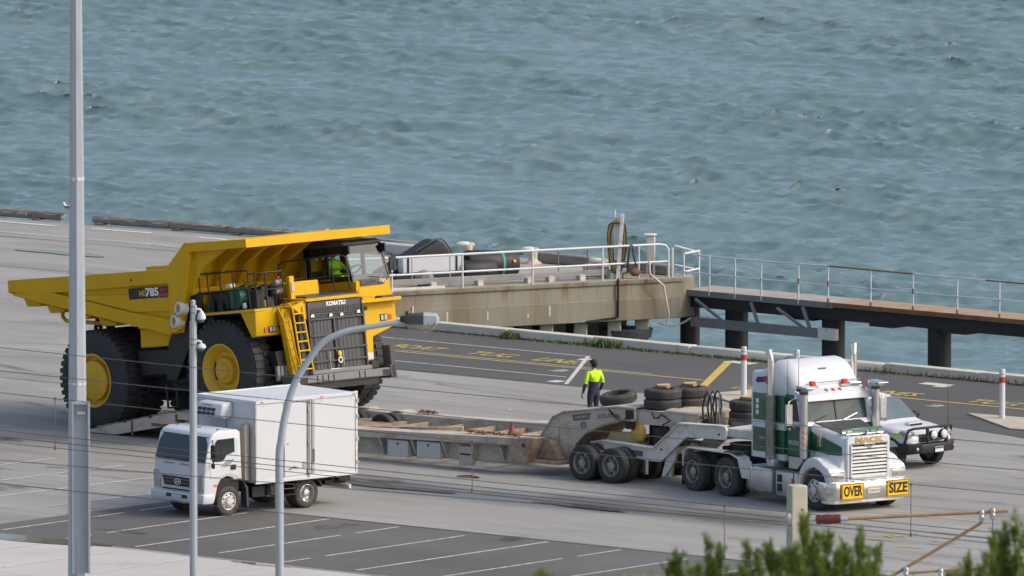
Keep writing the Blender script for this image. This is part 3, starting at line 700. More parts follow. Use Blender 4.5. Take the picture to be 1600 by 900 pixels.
    # --- wheels
    for s in (-1, 1):
        wheel(T, (0, s * 2.60, 1.345), s, 1.34, .74, .735, 'rubber', 'yellow_rim', 'dump_rear', n=64, lugs=42)
        wheel(T, (0, s * 1.80, 1.345), s, 1.34, .74, .735, 'rubber', 'dark', 'dump_rear', n=64, lugs=42)
        wheel(T, (4.95, s * 2.42, 1.345), s, 1.34, .74, .735, 'rubber', 'yellow_rim', 'dump_front', n=64, lugs=42)
        MB().cyl((4.95, s * 1.7, 1.345), (4.95, s * .8, 1.4), .3).build('front_hub', 'dark', T, smooth=40)
        MB().cyl((4.95, s * 1.3, 1.2), (4.75, s * 1.2, 2.7), .24).build('front_strut', 'dark', T, smooth=40)
    # --- platform deck over the engine
    dk = MB().box(4.35, 6.62, -2.52, -1.05, 2.86, 2.93).build('right_deck', Y, T, bev=.01)
    MB().box(4.45, 6.55, -2.46, -1.08, 2.933, 2.945).build('tread_plate', 'grey_dk', dk)
    MB().box(4.6, 6.75, .85, 2.45, 2.86, 2.93).build('left_deck', Y, T, bev=.01)
    # right front fender with head lamps
    fr = MB().prism([(6.02, 2.86), (6.62, 2.86), (6.56, 2.2), (6.38, 2.17)], -2.5, -1.25).build('right_fender', Y, T, bev=.015)
    MB().box(6.57, 6.60, -2.05, -1.78, 2.27, 2.44).build('headlight', 'black', fr)
    for y in (-1.98, -1.86): MB().box(6.60, 6.615, y - .045, y + .045, 2.29, 2.42).build('lamp_glass', 'lamp', fr)
    MB().box(6.58, 6.605, -2.2, -2.09, 2.29, 2.42).build('turn_signal', 'redlens', fr)
    MB().prism([(-1.72, 2.42), (-1.55, 2.42), (-1.52, 2.26)], 6.575, 6.585, 'x').build('vent_slot', 'dark', fr)
    # left front fender / under-cab front
    fl = MB().prism([(1.02, 3.25), (2.28, 3.25), (2.40, 2.9), (2.42, 2.15), (1.5, 1.88), (1.42, .98), (.95, .98)], 6.55, 6.86, 'x').build('left_fender', Y, T, bev=.02)
    MB().box(6.86, 6.88, 1.80, 2.06, 2.28, 2.46).build('headlight', 'black', fl)
    for y in (1.86, 1.99): MB().box(6.88, 6.892, y - .045, y + .045, 2.30, 2.44).build('lamp_glass', 'lamp', fl)
    MB().box(6.86, 6.882, 2.12, 2.22, 2.30, 2.44).build('turn_signal', 'redlens', fl)
    MB().box(6.86, 6.868, .99, 1.44, 1.28, 1.46).build('white_plate', 'white', fl)
    MB().box(6.80, 7.12, .95, 2.42, 2.80, 2.90).build('step_edge', Y, fl, bev=.01)
    MB().box(6.72, 7.12, 1.7, 2.62, 2.905, 2.96).build('step_tread', 'grey_dk', fl)
    MB().box(6.86, 6.88, 1.1, 1.6, 2.96, 3.2).build('hatch', Y, fl, bev=.006)
    MB().cyl((6.8, 1.28, 2.66), (6.9, 1.28, 2.66), .055).build('horn', 'dark', fl)
    MB().box(6.86, 7.02, 1.2, 1.5, 1.02, 1.26).build('fog_lamp', 'black', fl, bev=.03)
    # --- hood and grille
    MB().box(4.9, 7.0, -.98, .98, 1.0, 2.96).build('engine_housing', 'dark', T)
    hood = MB().prism([(4.6, 3.05), (7.12, 2.99), (7.12, 3.07), (6.2, 3.14), (4.6, 3.16)], -1.1, 1.08).build('hood', Y, T, bev=.012)
    MB().prism([(6.1, 3.15), (7.0, 3.08), (7.0, 3.12), (6.1, 3.20)], -.95, .95).build('hood_walkway', 'grey_dk', hood)
    MB().prism([(-1.55, 2.9), (-1.05, 3.06), (-1.05, 2.5)], 6.3, 7.05, 'x').build('hood_cheek', Y, hood)
    g = MB().box(7.0, 7.06, -1.02, 1.0, 1.05, 2.98).build('grille', 'mesh_dk', T)
    MB().box(7.06, 7.075, -.98, .96, 2.80, 2.97).build('name_board', 'grey_dk', g)
    text('lettering', 'KOMATSU', .16, plane_mtx((7.085, .02, 2.885), (0, 1, 0), (0, 0, 1)), 'print_white', g, width=.70, bold=.006)
    for y0, y1 in ((-.86, -.22), (.04, .76)):
        for z0, z1 in ((2.08, 2.46), (1.70, 2.04), (1.38, 1.66), (1.10, 1.34)):
            MB().box(7.06, 7.072, y0, y1, z0, z1).build('radiator_panel', 'grey_dk', g)
            for k in range(1, 5):
                yy = y0 + (y1 - y0) * k / 5; MB().box(7.072, 7.078, yy - .006, yy + .006, z0, z1).build('panel_seam', 'mesh_dk', g)
    for z in (2.50, 2.06, 1.68, 1.36): MB().box(7.09, 7.13, -1.02, 1.0, z - .022, z + .022).build('grille_bar', 'grey_dk', g)
    for z in (2.62, 2.7, 2.76, 2.56): MB().box(7.07, 7.09, -1.0, .98, z - .01, z + .01).build('grille_louvre', 'grey_dk', g)
    for y in (-1.02, -.12, .98): MB().box(7.08, 7.11, y - .025, y + .025, 1.05, 2.95 if abs(y) > .5 else 2.5).build('grille_upright', 'grey_dk', g)
    for i in range(22): MB().box(7.062, 7.07, -.97 + i * .092, -.955 + i * .092, 2.52, 2.80).build('mesh_wire', 'grey_md', g)
    for y, z in ((-.97, 2.56), (-.3, 2.54), (.1, 2.53), (.72, 2.56)): MB().prism([(y, z), (y + .13, z + .01), (y + .10, z + .09), (y + .02, z + .07)], 7.12, 7.13, 'x').build('paper_tag', 'print_white', g)
    MB().tube([(7.14, -.42, 1.62), (7.14, -.42, 1.14), (7.14, .08, 1.12), (7.14, .08, 1.60)], .018).build('grab_bar', 'alu', g)
    MB().sph((7.15, -.06, 1.52), .07, (.6, 1, 1.3)).build('rope_knot', 'sign', g, smooth=60); MB().lathe([(.05, -.02), (.09, -.02), (.09, .02), (.05, .02)], (7.15, -.06, 1.36), (1, 0, 0), n=14).build('rope_coil', 'alu', g, smooth=50)
    MB().box(6.86, 7.0, -1.3, -1.02, 1.0, 3.0).build('grille_cheek', 'grey_dk', g)
    # bumper
    bp = MB().box(6.75, 7.2, -1.85, 1.85, .80, 1.02).build('bumper', 'grey_md', T, bev=.03)
    MB().box(6.9, 7.16, -1.1, 1.1, 1.02, 1.14).build('bumper_step', 'grey_md', bp, bev=.02)
    for s in (-1, 1): MB().box(6.75, 7.22, s * 1.78 - .1, s * 1.78 + .1, .74, 1.1).build('bumper_end', 'grey_dk', bp, bev=.02)
    MB().box(6.9, 7.22, 1.72, 1.92, .74, 1.62).build('bumper_post', 'grey_dk', bp, bev=.02)
    for y in (-1.0, -.8, -.6, -.4, .55, .75): MB().box(7.2, 7.215, y - .012, y + .012, .82, 1.0).build('bumper_slot', 'dark', bp)
    for y in (-1.5, 1.55): MB().box(7.2, 7.21, y - .14, y + .14, .83, .98).build('tow_pocket', 'black', bp)
    MB().box(6.5, 7.1, -1.4, 1.3, .62, .80).build('lower_guard', 'dark', T)
    # --- ladder
    lad = MB()
    for y0, y1 in ((-1.62, -1.42), (-1.28, -1.02)):
        pass
    for yt, yb in ((-1.58, -1.44), (-1.22, -1.03)): lad.tube([(6.7, yt, 2.93), (6.98, yt, 2.98), (7.06, yt + .02, 2.86), (7.10, yb, 1.12)], .028)
    for k in range(7): 
        t = k / 6; z = 1.2 + t * 1.5; y0 = -1.44 - .13 * t; y1 = -1.03 - .18 * t; lad.cyl((7.09, y0, z), (7.09, y1, z), .022, n=8)
    lad = lad.build('ladder', Y, T, smooth=50)
    MB().prism([(-1.76, 2.86), (-1.46, 2.86), (-1.24, 1.02), (-1.54, 1.02)], 6.66, 6.84, 'x').build('ladder_backing', Y, T, bev=.01)
    rl = MB()
    for y in (-1.82, -1.66): rl.tube([(6.6, y, 2.94), (6.78, y, 2.9), (6.92, y + .03, 2.6), (6.95, y + .14, 1.9), (6.97, y + .3, 1.15)], .02)
    for k in range(6): rl.tube([(6.93, -1.80 + .04 * k, 2.55 - .25 * k), (6.98, -1.64 + .04 * k, 2.55 - .25 * k)], .015)
    rl.build('ladder_handrail', Y, lad, smooth=50)
    MB().prism([(-1.95, 1.75), (-1.5, 1.75), (-1.5, .9), (-1.8, .9)], 6.4, 6.66, 'x').build('mud_guard', 'dark', T)
    for k in range(3): MB().box(6.6, 6.68, -1.95 + .14 * k, -1.85 + .14 * k, .95, 1.35).build('guard_slat', 'grey_md', T)
    # --- deck railings and gear
    def railing(path, posts, h, mid=True):
        r = MB().tube([(x, y, 2.93 + h) for x, y in path], .022)
        if mid: r.tube([(x, y, 2.93 + h * .52) for x, y in path], .016)
        for x, y in posts: r.tube([(x, y, 2.9), (x, y, 2.93 + h)], .02)
        return r.build('deck_railing', 'dark', T, smooth=50)
    railing([(4.45, -1.2), (4.42, -2.42), (6.35, -2.42)], [(4.42, -2.42), (4.75, -2.42), (5.25, -2.42), (5.75, -2.42), (6.35, -2.42)], 1.05)
    railing([(6.35, -2.42), (6.5, -2.3), (6.55, -1.35)], [(6.5, -2.3), (6.52, -1.95), (6.55, -1.35)], .95)
    railing([(6.62, -.9), (6.72, .1), (6.75, .9)], [(6.62, -.9), (6.66, -.5), (6.75, .9)], 1.0) if False else None
    fr2 = MB()
    fr2.tube([(5.35, -.35, 3.1), (5.35, -.35, 4.02), (5.5, -.3, 4.1), (6.6, .75, 4.16), (6.72, .88, 4.08), (6.75, .9, 3.2)], .022)
    fr2.tube([(5.35, -.35, 3.55), (6.74, .9, 3.62)], .018); fr2.tube([(5.9, .12, 3.15), (5.9, .12, 4.11)], .018); fr2.tube([(6.45, .6, 3.15), (6.45, .6, 4.14)], .018)
    fr2.build('deck_railing', 'dark', T, smooth=50)
    MB().sph((5.35, -.42, 3.70), .055).build('red_beacon', 'redlens', T, smooth=60)
    gear = MB()
    rn = random.Random(2)
    for i in range(16):
        x = rn.uniform(4.6, 6.3); y = rn.uniform(-2.2, -1.2); s = rn.uniform(.06, .16); gear.box(x - s, x + s, y - s, y + s, 2.94, 3.0 + rn.uniform(.1, .55))
    for i in range(14):
        x = rn.uniform(5.2, 6.4); y = rn.uniform(-2.2, -1.0); z = rn.uniform(3.15, 3.6)
        gear.tube([(x, y, 2.95), (x + rn.uniform(-.2, .2), y, z), (x + rn.uniform(-.4, .4), y + rn.uniform(-.2, .2), z + .05)], .022)
    gear.build('deck_hydraulics', 'dark', T, bev=.008)
    MB().box(4.55, 5.3, -2.2, -1.3, 2.95, 3.42).build('battery_box', 'dark', T, bev=.03)
    rg = MB().lathe([(0, -.14), (.30, -.14), (.30, -.11), (.22, -.10), (.22, .10), (.30, .11), (.30, .14), (0, .14)], (5.78, -2.2, 3.26), (.35, 1, 0), n=26, close=False).build('hose_reel', 'green_reel', T, smooth=40)
    MB().box(5.42, 5.68, -2.32, -1.95, 2.95, 3.52).build('reel_tank', 'green_reel', rg, bev=.06, seg=2)
    for q in ((5.3, 5.5, -2.3, -2.1, 3.54, 3.66), (5.95, 6.05, -2.35, -2.25, 2.96, 3.12)): MB().box(*q).build('white_bottle', 'white_old', T, bev=.02)
    for y in (-1.75, -1.55): MB().cyl((6.2, y, 2.95), (6.2, y, 3.15), .08, n=16).build('yellow_canister', Y, T, smooth=40)
    for z in (3.35, 3.58): MB().cyl((6.42, -1.55, z), (6.42, -1.3, z), .085, n=16).build('air_filter', 'grey_md', T, smooth=40)
    MB().box(6.45, 6.62, -1.16, -.98, 3.08, 3.72).build('yellow_cabinet', Y, T, bev=.02); MB().box(6.625, 6.64, -1.12, -1.02, 3.3, 3.55).build('cabinet_lamp', 'lamp', T)
    MB().box(5.2, 6.3, -.9, .2, 3.14, 3.55).build('air_cleaner_box', Y, T, bev=.03)
    # --- cab
    cab = MB().prism([(4.95, 3.22), (6.76, 3.22), (6.76, 3.40), (6.52, 4.36), (4.95, 4.36)], 1.06, 2.36).build('cab_shell_base', 'dark', T) if False else None
    cb = MB().prism([(4.9, 3.0), (6.72, 3.0), (6.78, 3.42), (4.9, 3.42)], 1.02, 2.40).build('cab', Y, T, bev=.02)
    MB().prism([(1.25, 3.42), (2.32, 3.42), (2.1, 3.26), (1.3, 3.26)], 6.775, 6.80, 'x').build('wiper_panel', 'grey_dk', cb)
    text('lettering', '785', .14, plane_mtx((6.806, 2.08, 3.36), (0, 1, 0), (0, 0, 1)), 'print_white', cb, width=.26)
    text('lettering', 'HD', .10, plane_mtx((6.806, 1.86, 3.345), (0, 1, 0), (0, 0, 1)), 'print_yellow', cb, width=.14)
    # cab pillars and roof leave open windows
    roof = MB().prism([(4.85, 4.36), (6.50, 4.36), (6.56, 4.42), (6.35, 4.52), (4.85, 4.52)], 1.0, 2.42).build('cab_roof', 'grey_dk', cb, bev=.04, seg=2)
    MB().prism([(5.2, 4.52), (6.2, 4.52), (6.1, 4.60), (5.3, 4.60)], 1.3, 2.1).build('aircon_cover', 'white_old', roof, bev=.05, seg=2)
    fx = lambda z: 6.77 - (z - 3.42) * .255
    for y in (1.02, 2.40):
        s = .05 if y < 2 else -.05
        MB().prism([(fx(3.42) - .09, 3.42), (fx(3.42), 3.42), (fx(4.37), 4.37), (fx(4.37) - .09, 4.37)], y, y + s).build('pillar', 'grey_dk', cb)
        MB().box(4.9, 5.12, y, y + s, 3.42, 4.37).build('pillar', 'dark', cb)
        MB().box(5.72, 5.84, y, y + s, 3.42, 4.37).build('pillar', 'dark', cb)
        MB().box(4.9, 6.7, y, y + s, 4.14, 4.37).build('window_header', 'dark', cb)
        MB().box(4.9, 6.74, y, y + s, 3.42, 3.56).build('window_sill', 'dark', cb)
        for x0, x1 in ((5.12, 5.72), (5.84, 6.58)): MB().box(x0, x1, y + s * .45, y + s * .55, 3.56, 4.14).build('window', 'glass_cab', cb)
    MB().box(4.9, 4.95, 1.02, 2.4, 3.42, 3.75).build('rear_panel', 'dark', cb); MB().box(4.92, 4.93, 1.07, 2.35, 3.75, 4.37).build('rear_window', 'glass_cab', cb)
    MB().hexa([(fx(3.43) - .03, 1.08, 3.43), (fx(3.43) - .015, 1.08, 3.43), (fx(3.43) - .015, 2.34, 3.43), (fx(3.43) - .03, 2.34, 3.43), (fx(4.36) - .03, 1.08, 4.36), (fx(4.36) - .015, 1.08, 4.36), (fx(4.36) - .015, 2.34, 4.36), (fx(4.36) - .03, 2.34, 4.36)]).build('windscreen', 'glass_cab', cb)
    MB().box(5.15, 5.6, 1.45, 1.95, 3.4, 3.55).box(5.1, 5.25, 1.45, 1.95, 3.5, 4.05).build('driver_seat', 'grey_dk', cb, bev=.04)
    MB().lathe([(.17, -.015), (.20, -.015), (.20, .015), (.17, .015)], (6.15, 1.7, 3.72), (-.6, 0, .8), n=22).build('steering_wheel', 'black', cb, smooth=40)
    MB().box(6.3, 6.65, 1.15, 2.3, 3.42, 3.56).build('dashboard', 'grey_dk', cb, bev=.03)
    MB().tube([(6.76, 2.02, 3.46), (6.74, 1.62, 3.50)], .014).tube([(6.8, 1.35, 3.30), (6.81, 1.75, 3.38), (6.81, 2.0, 3.30)], .014).build('wiper', 'black', cb)
    MB().tube([(6.6, 2.42, 3.5), (6.7, 2.62, 3.55), (6.68, 2.62, 4.05), (6.6, 2.42, 4.15)], .018).box(6.66, 6.70, 2.5, 2.74, 3.6, 3.98).build('mirror', 'dark', cb)
    MB().box(5.5, 5.9, 1.0, 1.015, 3.46, 3.52).build('cab_label', 'grey_md', cb); MB().box(6.15, 6.28, 1.005, 1.018, 3.14, 3.22).build('latch', 'redlens', cb)
    # orange-brown underside panel of the cab front edge
    MB().box(4.6, 6.9, 1.0, 1.02, 2.94, 3.4).build('cab_side_skirt', Y, cb)
    return T
DUMP = dump_truck()
# ------------------------------------------------------------------ white refrigerated box truck (origin under front axle, x forward, y left)
def box_truck():
    T = thing('box_truck', 'small white refrigerated box truck parked in front of the dump truck', 'truck', (-7.891, -23.063, 0), 221)
    Wm = 'white'
    # chassis
    MB().box(-3.95, .75, -.42, -.34, .52, .72).box(-3.95, .75, .34, .42, .52, .72).box(-3.9, -3.8, -.5, .5, .5, .7).box(-1.0, -.85, -.5, .5, .5, .72).build('chassis', 'dark', T)
    cab = MB()
    prof = [(.88, .36), (.92, .62), (.91, 1.0), (.88, 1.36), (.865, 1.44), (.70, 2.06), (.60, 2.17), (.40, 2.23), (-.20, 2.23), (-.30, 2.16), (-.34, 1.3), (-.36, .92), (-.10, .92), (-.02, 1.0), (.14, 1.04), (.34, .98), (.46, .82), (.52, .55), (.56, .40)]
    cab.prism(prof, -1.02, 1.02)
    cabo = cab.build('cab', Wm, T, bev=.035, seg=3)
    # windscreen follows the raked front
    def onfront(y, t, off=.0):       # t 0..1 from sill to header
        return (.878 - .185 * t + off, y, 1.43 + .65 * t)
    ws = MB(); n = 8; q = []
    for off in (.012, -.02):
        for t, wd in ((0, 1.0), (1, .955)):
            q.append([onfront(-wd + 2 * wd * i / n, t, off - .014 * (abs(-1 + 2 * i / n) ** 3)) for i in range(n + 1)])
    vs = q[0] + q[1] + q[2] + q[3]; m = n + 1; fs = []
    for i in range(n): fs += [(i, i + 1, m + i + 1, m + i), (2 * m + i, 3 * m + i, 3 * m + i + 1, 2 * m + i + 1), (i, 2 * m + i, 2 * m + i + 1, i + 1), (m + i, m + i + 1, 3 * m + i + 1, 3 * m + i)]
    fs += [(0, m, 3 * m, 2 * m), (n, 2 * m + n, 3 * m + n, m + n)]
    ws.add(vs, fs).build('windscreen', 'glass', cabo, smooth=40)
    for y0, y1 in ((-.78, -.40), (-.10, .28)): MB().tube([(.93, y0, 1.44), (.925, y1, 1.47)], .012).build('wiper', 'black', cabo)
    for y0, y1 in ((-.62, -.22), (.02, .42)): MB().box(.885, .905, y0, y1, 1.325, 1.345).build('bonnet_slot', 'grey_md', cabo)
    # grille, lamps, bumper
    MB().prism([(-.66, 1.0), (.66, 1.0), (.56, .76), (-.56, .76)], .90, .935, 'x').build('grille', 'black', cabo, bev=.01)
    MB().box(.93, .942, -.60, .60, .93, .95).build('grille_bar', 'grey_md', cabo)
    MB().box(.93, .942, -.58, .58, .84, .855).build('grille_bar', 'grey_md', cabo)
    em = MB().lathe([(.085, -.008), (.105, -.008), (.105, .008), (.085, .008)], (0, 0, 0), (0, 0, 1), n=22)
    em.box(-.055, -.03, -.055, .055, -.006, .006).box(.03, .055, -.055, .055, -.006, .006); em.hexa([(-.04, -.02, -.006), (.04, .005, -.006), (.04, .03, -.006), (-.04, .005, -.006), (-.04, -.02, .006), (.04, .005, .006), (.04, .03, .006), (-.04, .005, .006)])
    em.xf(plane_mtx((.95, 0, .875), (0, 1, 0), (0, 0, 1)) @ Matrix.Diagonal((1.25, .8, 1, 1))); em.build('emblem', 'chrome', cabo)
    for s in (-1, 1):
        MB().prism([(.70, .66), (.98, .70), (1.0, 1.12), (.86, 1.12), (.74, .98)] if s > 0 else [(-.70, .66), (-.98, .70), (-1.0, 1.12), (-.86, 1.12), (-.74, .98)], .88, .945, 'x').build('headlight', 'lamp', cabo, bev=.015)
        MB().box(.90, .925, s * .86 - .09, s * .86 + .09, .44, .53).build('fog_lamp', 'lamp', cabo, bev=.01)
        MB().box(.50, .60, s * 1.02, s * 1.03, .80, .86).build('side_marker', 'orange', cabo)
    MB().prism([(-1.06, .36), (1.06, .36), (1.08, .62), (-1.08, .62)], .60, .985, 'x').build('bumper', Wm, T, bev=.05, seg=2)
    MB().box(.975, .992, -.42, .42, .47, .56).build('bumper_intake', 'black', cabo); MB().box(.99, .998, -.2, .2, .46, .55).build('number_plate', 'white_panel', cabo)
    MB().box(.93, .95, -.62, .62, .655, .69).build('bumper_gap', 'black', cabo)
    # doors
    for s in (-1, 1):
        d = MB().prism([(.70, 1.02), (.74, 1.40), (.62, 1.86), (.52, 2.03), (-.12, 2.04), (-.22, 1.97), (-.24, 1.0), (.05, 1.10), (.35, 1.06)], s * 1.018, s * 1.03).build('door', Wm, T, bev=.006)
        MB().prism([(.66, 1.44), (.64, 1.52), (.55, 1.94), (.48, 2.01), (-.08, 2.02), (-.10, 1.66), (.16, 1.60), (.30, 1.44)], s * 1.03, s * 1.036).build('window', 'glass', d)
        MB().box(.36, .375, s * 1.036, s * 1.042, 1.46, 2.0).build('window_bar', 'black', d)
        MB().box(-.14, .04, s * 1.031, s * 1.04, 1.20, 1.33).build('door_handle', 'black', d)
        for k in range(3): MB().prism([(.34 - .09 * k, 1.28), (.10 - .09 * k, 1.46), (.16 - .09 * k, 1.46), (.37 - .09 * k, 1.28)], s * 1.031, s * 1.034).build('door_stripe', ('print_grey', 'print_blue', 'print_grey')[k], d)
        if s < 0: continue
        mr = MB().tube([(.62, s * 1.03, 2.0), (.78, s * 1.2, 2.02), (.82, s * 1.26, 1.98), (.80, s * 1.26, 1.42), (.72, s * 1.06, 1.36)], .015).build('mirror_arm', 'black', T)
        MB().box(.78, .84, s * 1.16, s * 1.34, 1.52, 1.92).build('mirror', 'black', mr, bev=.03); MB().box(.76, .81, s * 1.16, s * 1.30, 1.30, 1.44).build('small_mirror', 'black', mr, bev=.03)
    for y in (-.8, 0, .1, .8): MB().cyl((.28, y, 2.22), (.28, y, 2.26), .03).build('roof_lamp', 'grey_md', cabo)
    # wheel arches and mud flaps
    for s in (-1, 1):
        MB().lathe([(.44, 0), (.48, 0), (.48, -.04), (.44, -.04)], (.02, s * 1.03, .38), (0, s, 0), n=40).build('wheel_arch', 'grey_md', T, smooth=40) if False else None
        MB().prism([(-.36, .92), (-.30, .96), (-.10, .96), (-.38, .90), (-.50, .66), (-.53, .20), (-.58, .20), (-.56, .70)], s * .78, s * 1.02).build('mud_guard', 'grey_dk', T)
    # body
    bx = MB().box(-4.10, -.70, -1.16, 1.16, .80, 2.90).build('box_body', 'white_panel', T, bev=.01)
    for s in (-1, 1):
        MB().box(-4.12, -.68, s * 1.16 - .03, s * 1.16 + .025, 2.84, 2.94).build('roof_trim', 'white', bx, bev=.01); MB().box(-4.12, -.68, s * 1.16 - .03, s * 1.16 + .02, .77, .86).build('base_trim', 'white', bx, bev=.01)
        MB().box(-.73, -.67, s * 1.16 - .04, s * 1.16 + .02, .78, 2.93).build('corner_trim', 'alu', bx, bev=.015); MB().box(-4.14, -4.06, s * 1.16 - .05, s * 1.16 + .022, .78, 2.95).build('corner_trim', 'white_old', bx, bev=.01)
    MB().box(-.70, -.665, -1.15, 1.15, 2.85, 2.93).build('front_trim', 'white', bx); MB().box(-.70, -.69, -.02, .0, .9, 2.85).build('panel_joint', 'grey_md', bx)
    MB().box(-4.11, -.69, -1.15, 1.15, 2.905, 2.915).build('roof_skin', 'white_panel', bx)
    # side door
    dr = MB().box(-2.40, -1.66, 1.16, 1.178, .90, 2.80).build('side_door', 'white_panel', T, bev=.006)
    MB().box(-2.46, -2.405, 1.16, 1.176, .88, 2.82).build('door_seal', 'grey_md', dr); MB().box(-1.655, -1.635, 1.16, 1.17, .88, 2.82).build('door_seal', 'grey_md', dr); MB().box(-2.4, -1.66, 1.16, 1.17, 2.80, 2.82).build('door_seal', 'grey_md', dr)
    MB().cyl((-2.48, 1.20, .84), (-2.48, 1.20, 2.86), .018).build('lock_bar', 'alu', dr); 
    for z in (1.0, 1.75, 2.6): MB().box(-2.53, -2.43, 1.165, 1.215, z - .06, z + .06).build('hinge', 'alu', dr)
    MB().box(-2.66, -2.58, 1.16, 1.19, .92, 2.85).build('door_post', 'alu', bx); MB().tube([(-2.62, 1.2, 1.2), (-2.62, 1.22, 1.25), (-2.62, 1.22, 1.5), (-2.62, 1.2, 1.55)], .014).build('grab_handle', 'dark', bx)
    MB().tube([(-1.8, 1.19, 1.08), (-1.95, 1.21, 1.14), (-2.1, 1.19, 1.10)], .014).build('door_latch', 'grey_dk', dr); MB().box(-1.80, -1.74, 1.178, 1.19, 1.72, 1.76).build('door_catch', 'alu', dr); MB().box(-2.36, -2.27, 1.178, 1.20, 1.10, 1.26).build('lock_plate', 'alu', dr)
    for x in (-.95, -2.9, -3.9):
        for z in (.92, 2.78): MB().cyl((x, 1.16, z), (x, 1.166, z), .018, n=8).build('rivet', 'alu', bx)
    for x in (-.9, -2.9, -4.0): MB().box(x - .04, x + .04, 1.18, 1.2, 2.875, 2.905).build('marker_lamp', 'orange', bx)
    for z in (1.1, 1.7, 2.3, 2.7): MB().box(-4.16, -4.08, 1.175, 1.20, z - .05, z + .05).build('rear_door_hinge', 'alu', bx)
    # refrigeration unit
    ru = MB().prism([(-.69, 2.46), (-.42, 2.40), (-.26, 2.50), (-.34, 2.80), (-.69, 2.84)], -.74, .26).build('cooling_unit', 'white', T, bev=.05, seg=2)
    for r in range(2):
        for k in range(4):
            y = -.66 + k * .18; z = 2.64 - r * .105; x = -.285 + (.0 if r == 0 else .022) + .006
            MB().hexa([(x - .03, y, z - .04), (x + .012, y, z - .04), (x + .012, y + .14, z - .04), (x - .03, y + .14, z - .04), (x - .05, y, z + .04), (x - .012, y, z + .04), (x - .012, y + .14, z + .04), (x - .05, y + .14, z + .04)]).build('vent', 'black', ru)
    text('lettering', 'HYUNDAI', .06, plane_mtx((-.318, -.33, 2.745), (0, 1, 0), (-.22, 0, .97)), 'print_red', ru, width=.4)
    # exhaust/air duct between cab and box
    MB().prism([(-.66, .86), (-.46, .86), (-.46, 2.25), (-.52, 2.33), (-.60, 2.33), (-.66, 2.25)], .78, .98).build('air_duct', mat('dusty plastic duct', (.30, .26, .22), .6, var=.15), T, bev=.03)
    # fuel tank, tool box, underrun
    MB().box(-1.75, -1.25, .45, .98, .42, .72).build('tool_box', 'grey_dk', T, bev=.02); MB().box(-1.2, -.75, .5, .95, .40, .70).build('battery_box', 'dark', T, bev=.02); MB().box(-2.2, -1.0, -1.0, -.5, .38, .72).build('fuel_tank', 'dark', T, bev=.06)
    MB().tube([(-1.3, 1.0, .72), (-1.3, 1.05, .40), (-2.1, 1.05, .40), (-2.1, 1.0, .72)], .025).tube([(-1.3, 1.05, .56), (-2.1, 1.05, .56)], .02).build('side_guard', 'dark', T)
    MB().box(-3.98, -3.90, -1.05, 1.10, .40, .52).build('underrun_bar', 'white_old', T, bev=.01); MB().box(-3.9, -3.2, .85, .97, .55, .66).build('rear_bracket', 'dark', T); MB().box(-3.95, -3.55, .9, 1.12, .62, .77).build('rear_lamp', 'black', T, bev=.02)
    MB().box(-1.55, -1.5, 1.15, 1.165, .74, .79).build('side_marker', 'orange', T); MB().box(-3.5, -3.45, 1.15, 1.165, .74, .79).build('side_marker', 'orange', T)
    MB().tube([(-1.95, 1.0, .78), (-2.02, 1.0, .88), (-2.3, 1.0, .94), (-2.75, 1.0, .94), (-3.0, 1.0, .88), (-3.08, 1.0, .7)], .02).build('rear_mud_guard', 'dark', T) if False else None
    for s in (-1, 1):
        pts = [(-2.57 + .50 * math.cos(a), .40 + .47 * math.sin(a)) for a in [R(18 + 144 * i / 12) for i in range(13)]]; pin = [(-2.57 + .465 * math.cos(a), .40 + .435 * math.sin(a)) for a in [R(18 + 144 * i / 12) for i in range(13)]]
        MB().prism([(p[0], min(p[1], .76)) for p in pts] + [(p[0], min(p[1], .74) - .012) for p in pin[::-1]], s * .55, s * 1.05).build('rear_mud_guard', 'dark', T)
        wheel(T, (.06, s * .99, .385), s, .385, .22, .235, 'rubber_dusty', 'white_old', 'steer', n=36)
        wheel(T, (-2.57, s * 1.0, .385), s, .385, .22, .235, 'rubber_dusty', 'alu', 'truck', n=36, dish=.13); wheel(T, (-2.57, s * .75, .385), s, .385, .22, .235, 'rubber_dusty', 'alu', 'truck', n=36)
    MB().cyl((-2.57, -.8, .385), (-2.57, .8, .385), .09).sph((-2.57, 0, .385), .2).build('rear_axle', 'dark', T, smooth=40); MB().cyl((.06, -.8, .36), (.06, .8, .36), .06).build('front_axle', 'dark', T)
    MB().box(-.3, .5, -.95, .95, .5, .98).build('engine_cover', 'black', T)
    return T
box_truck()
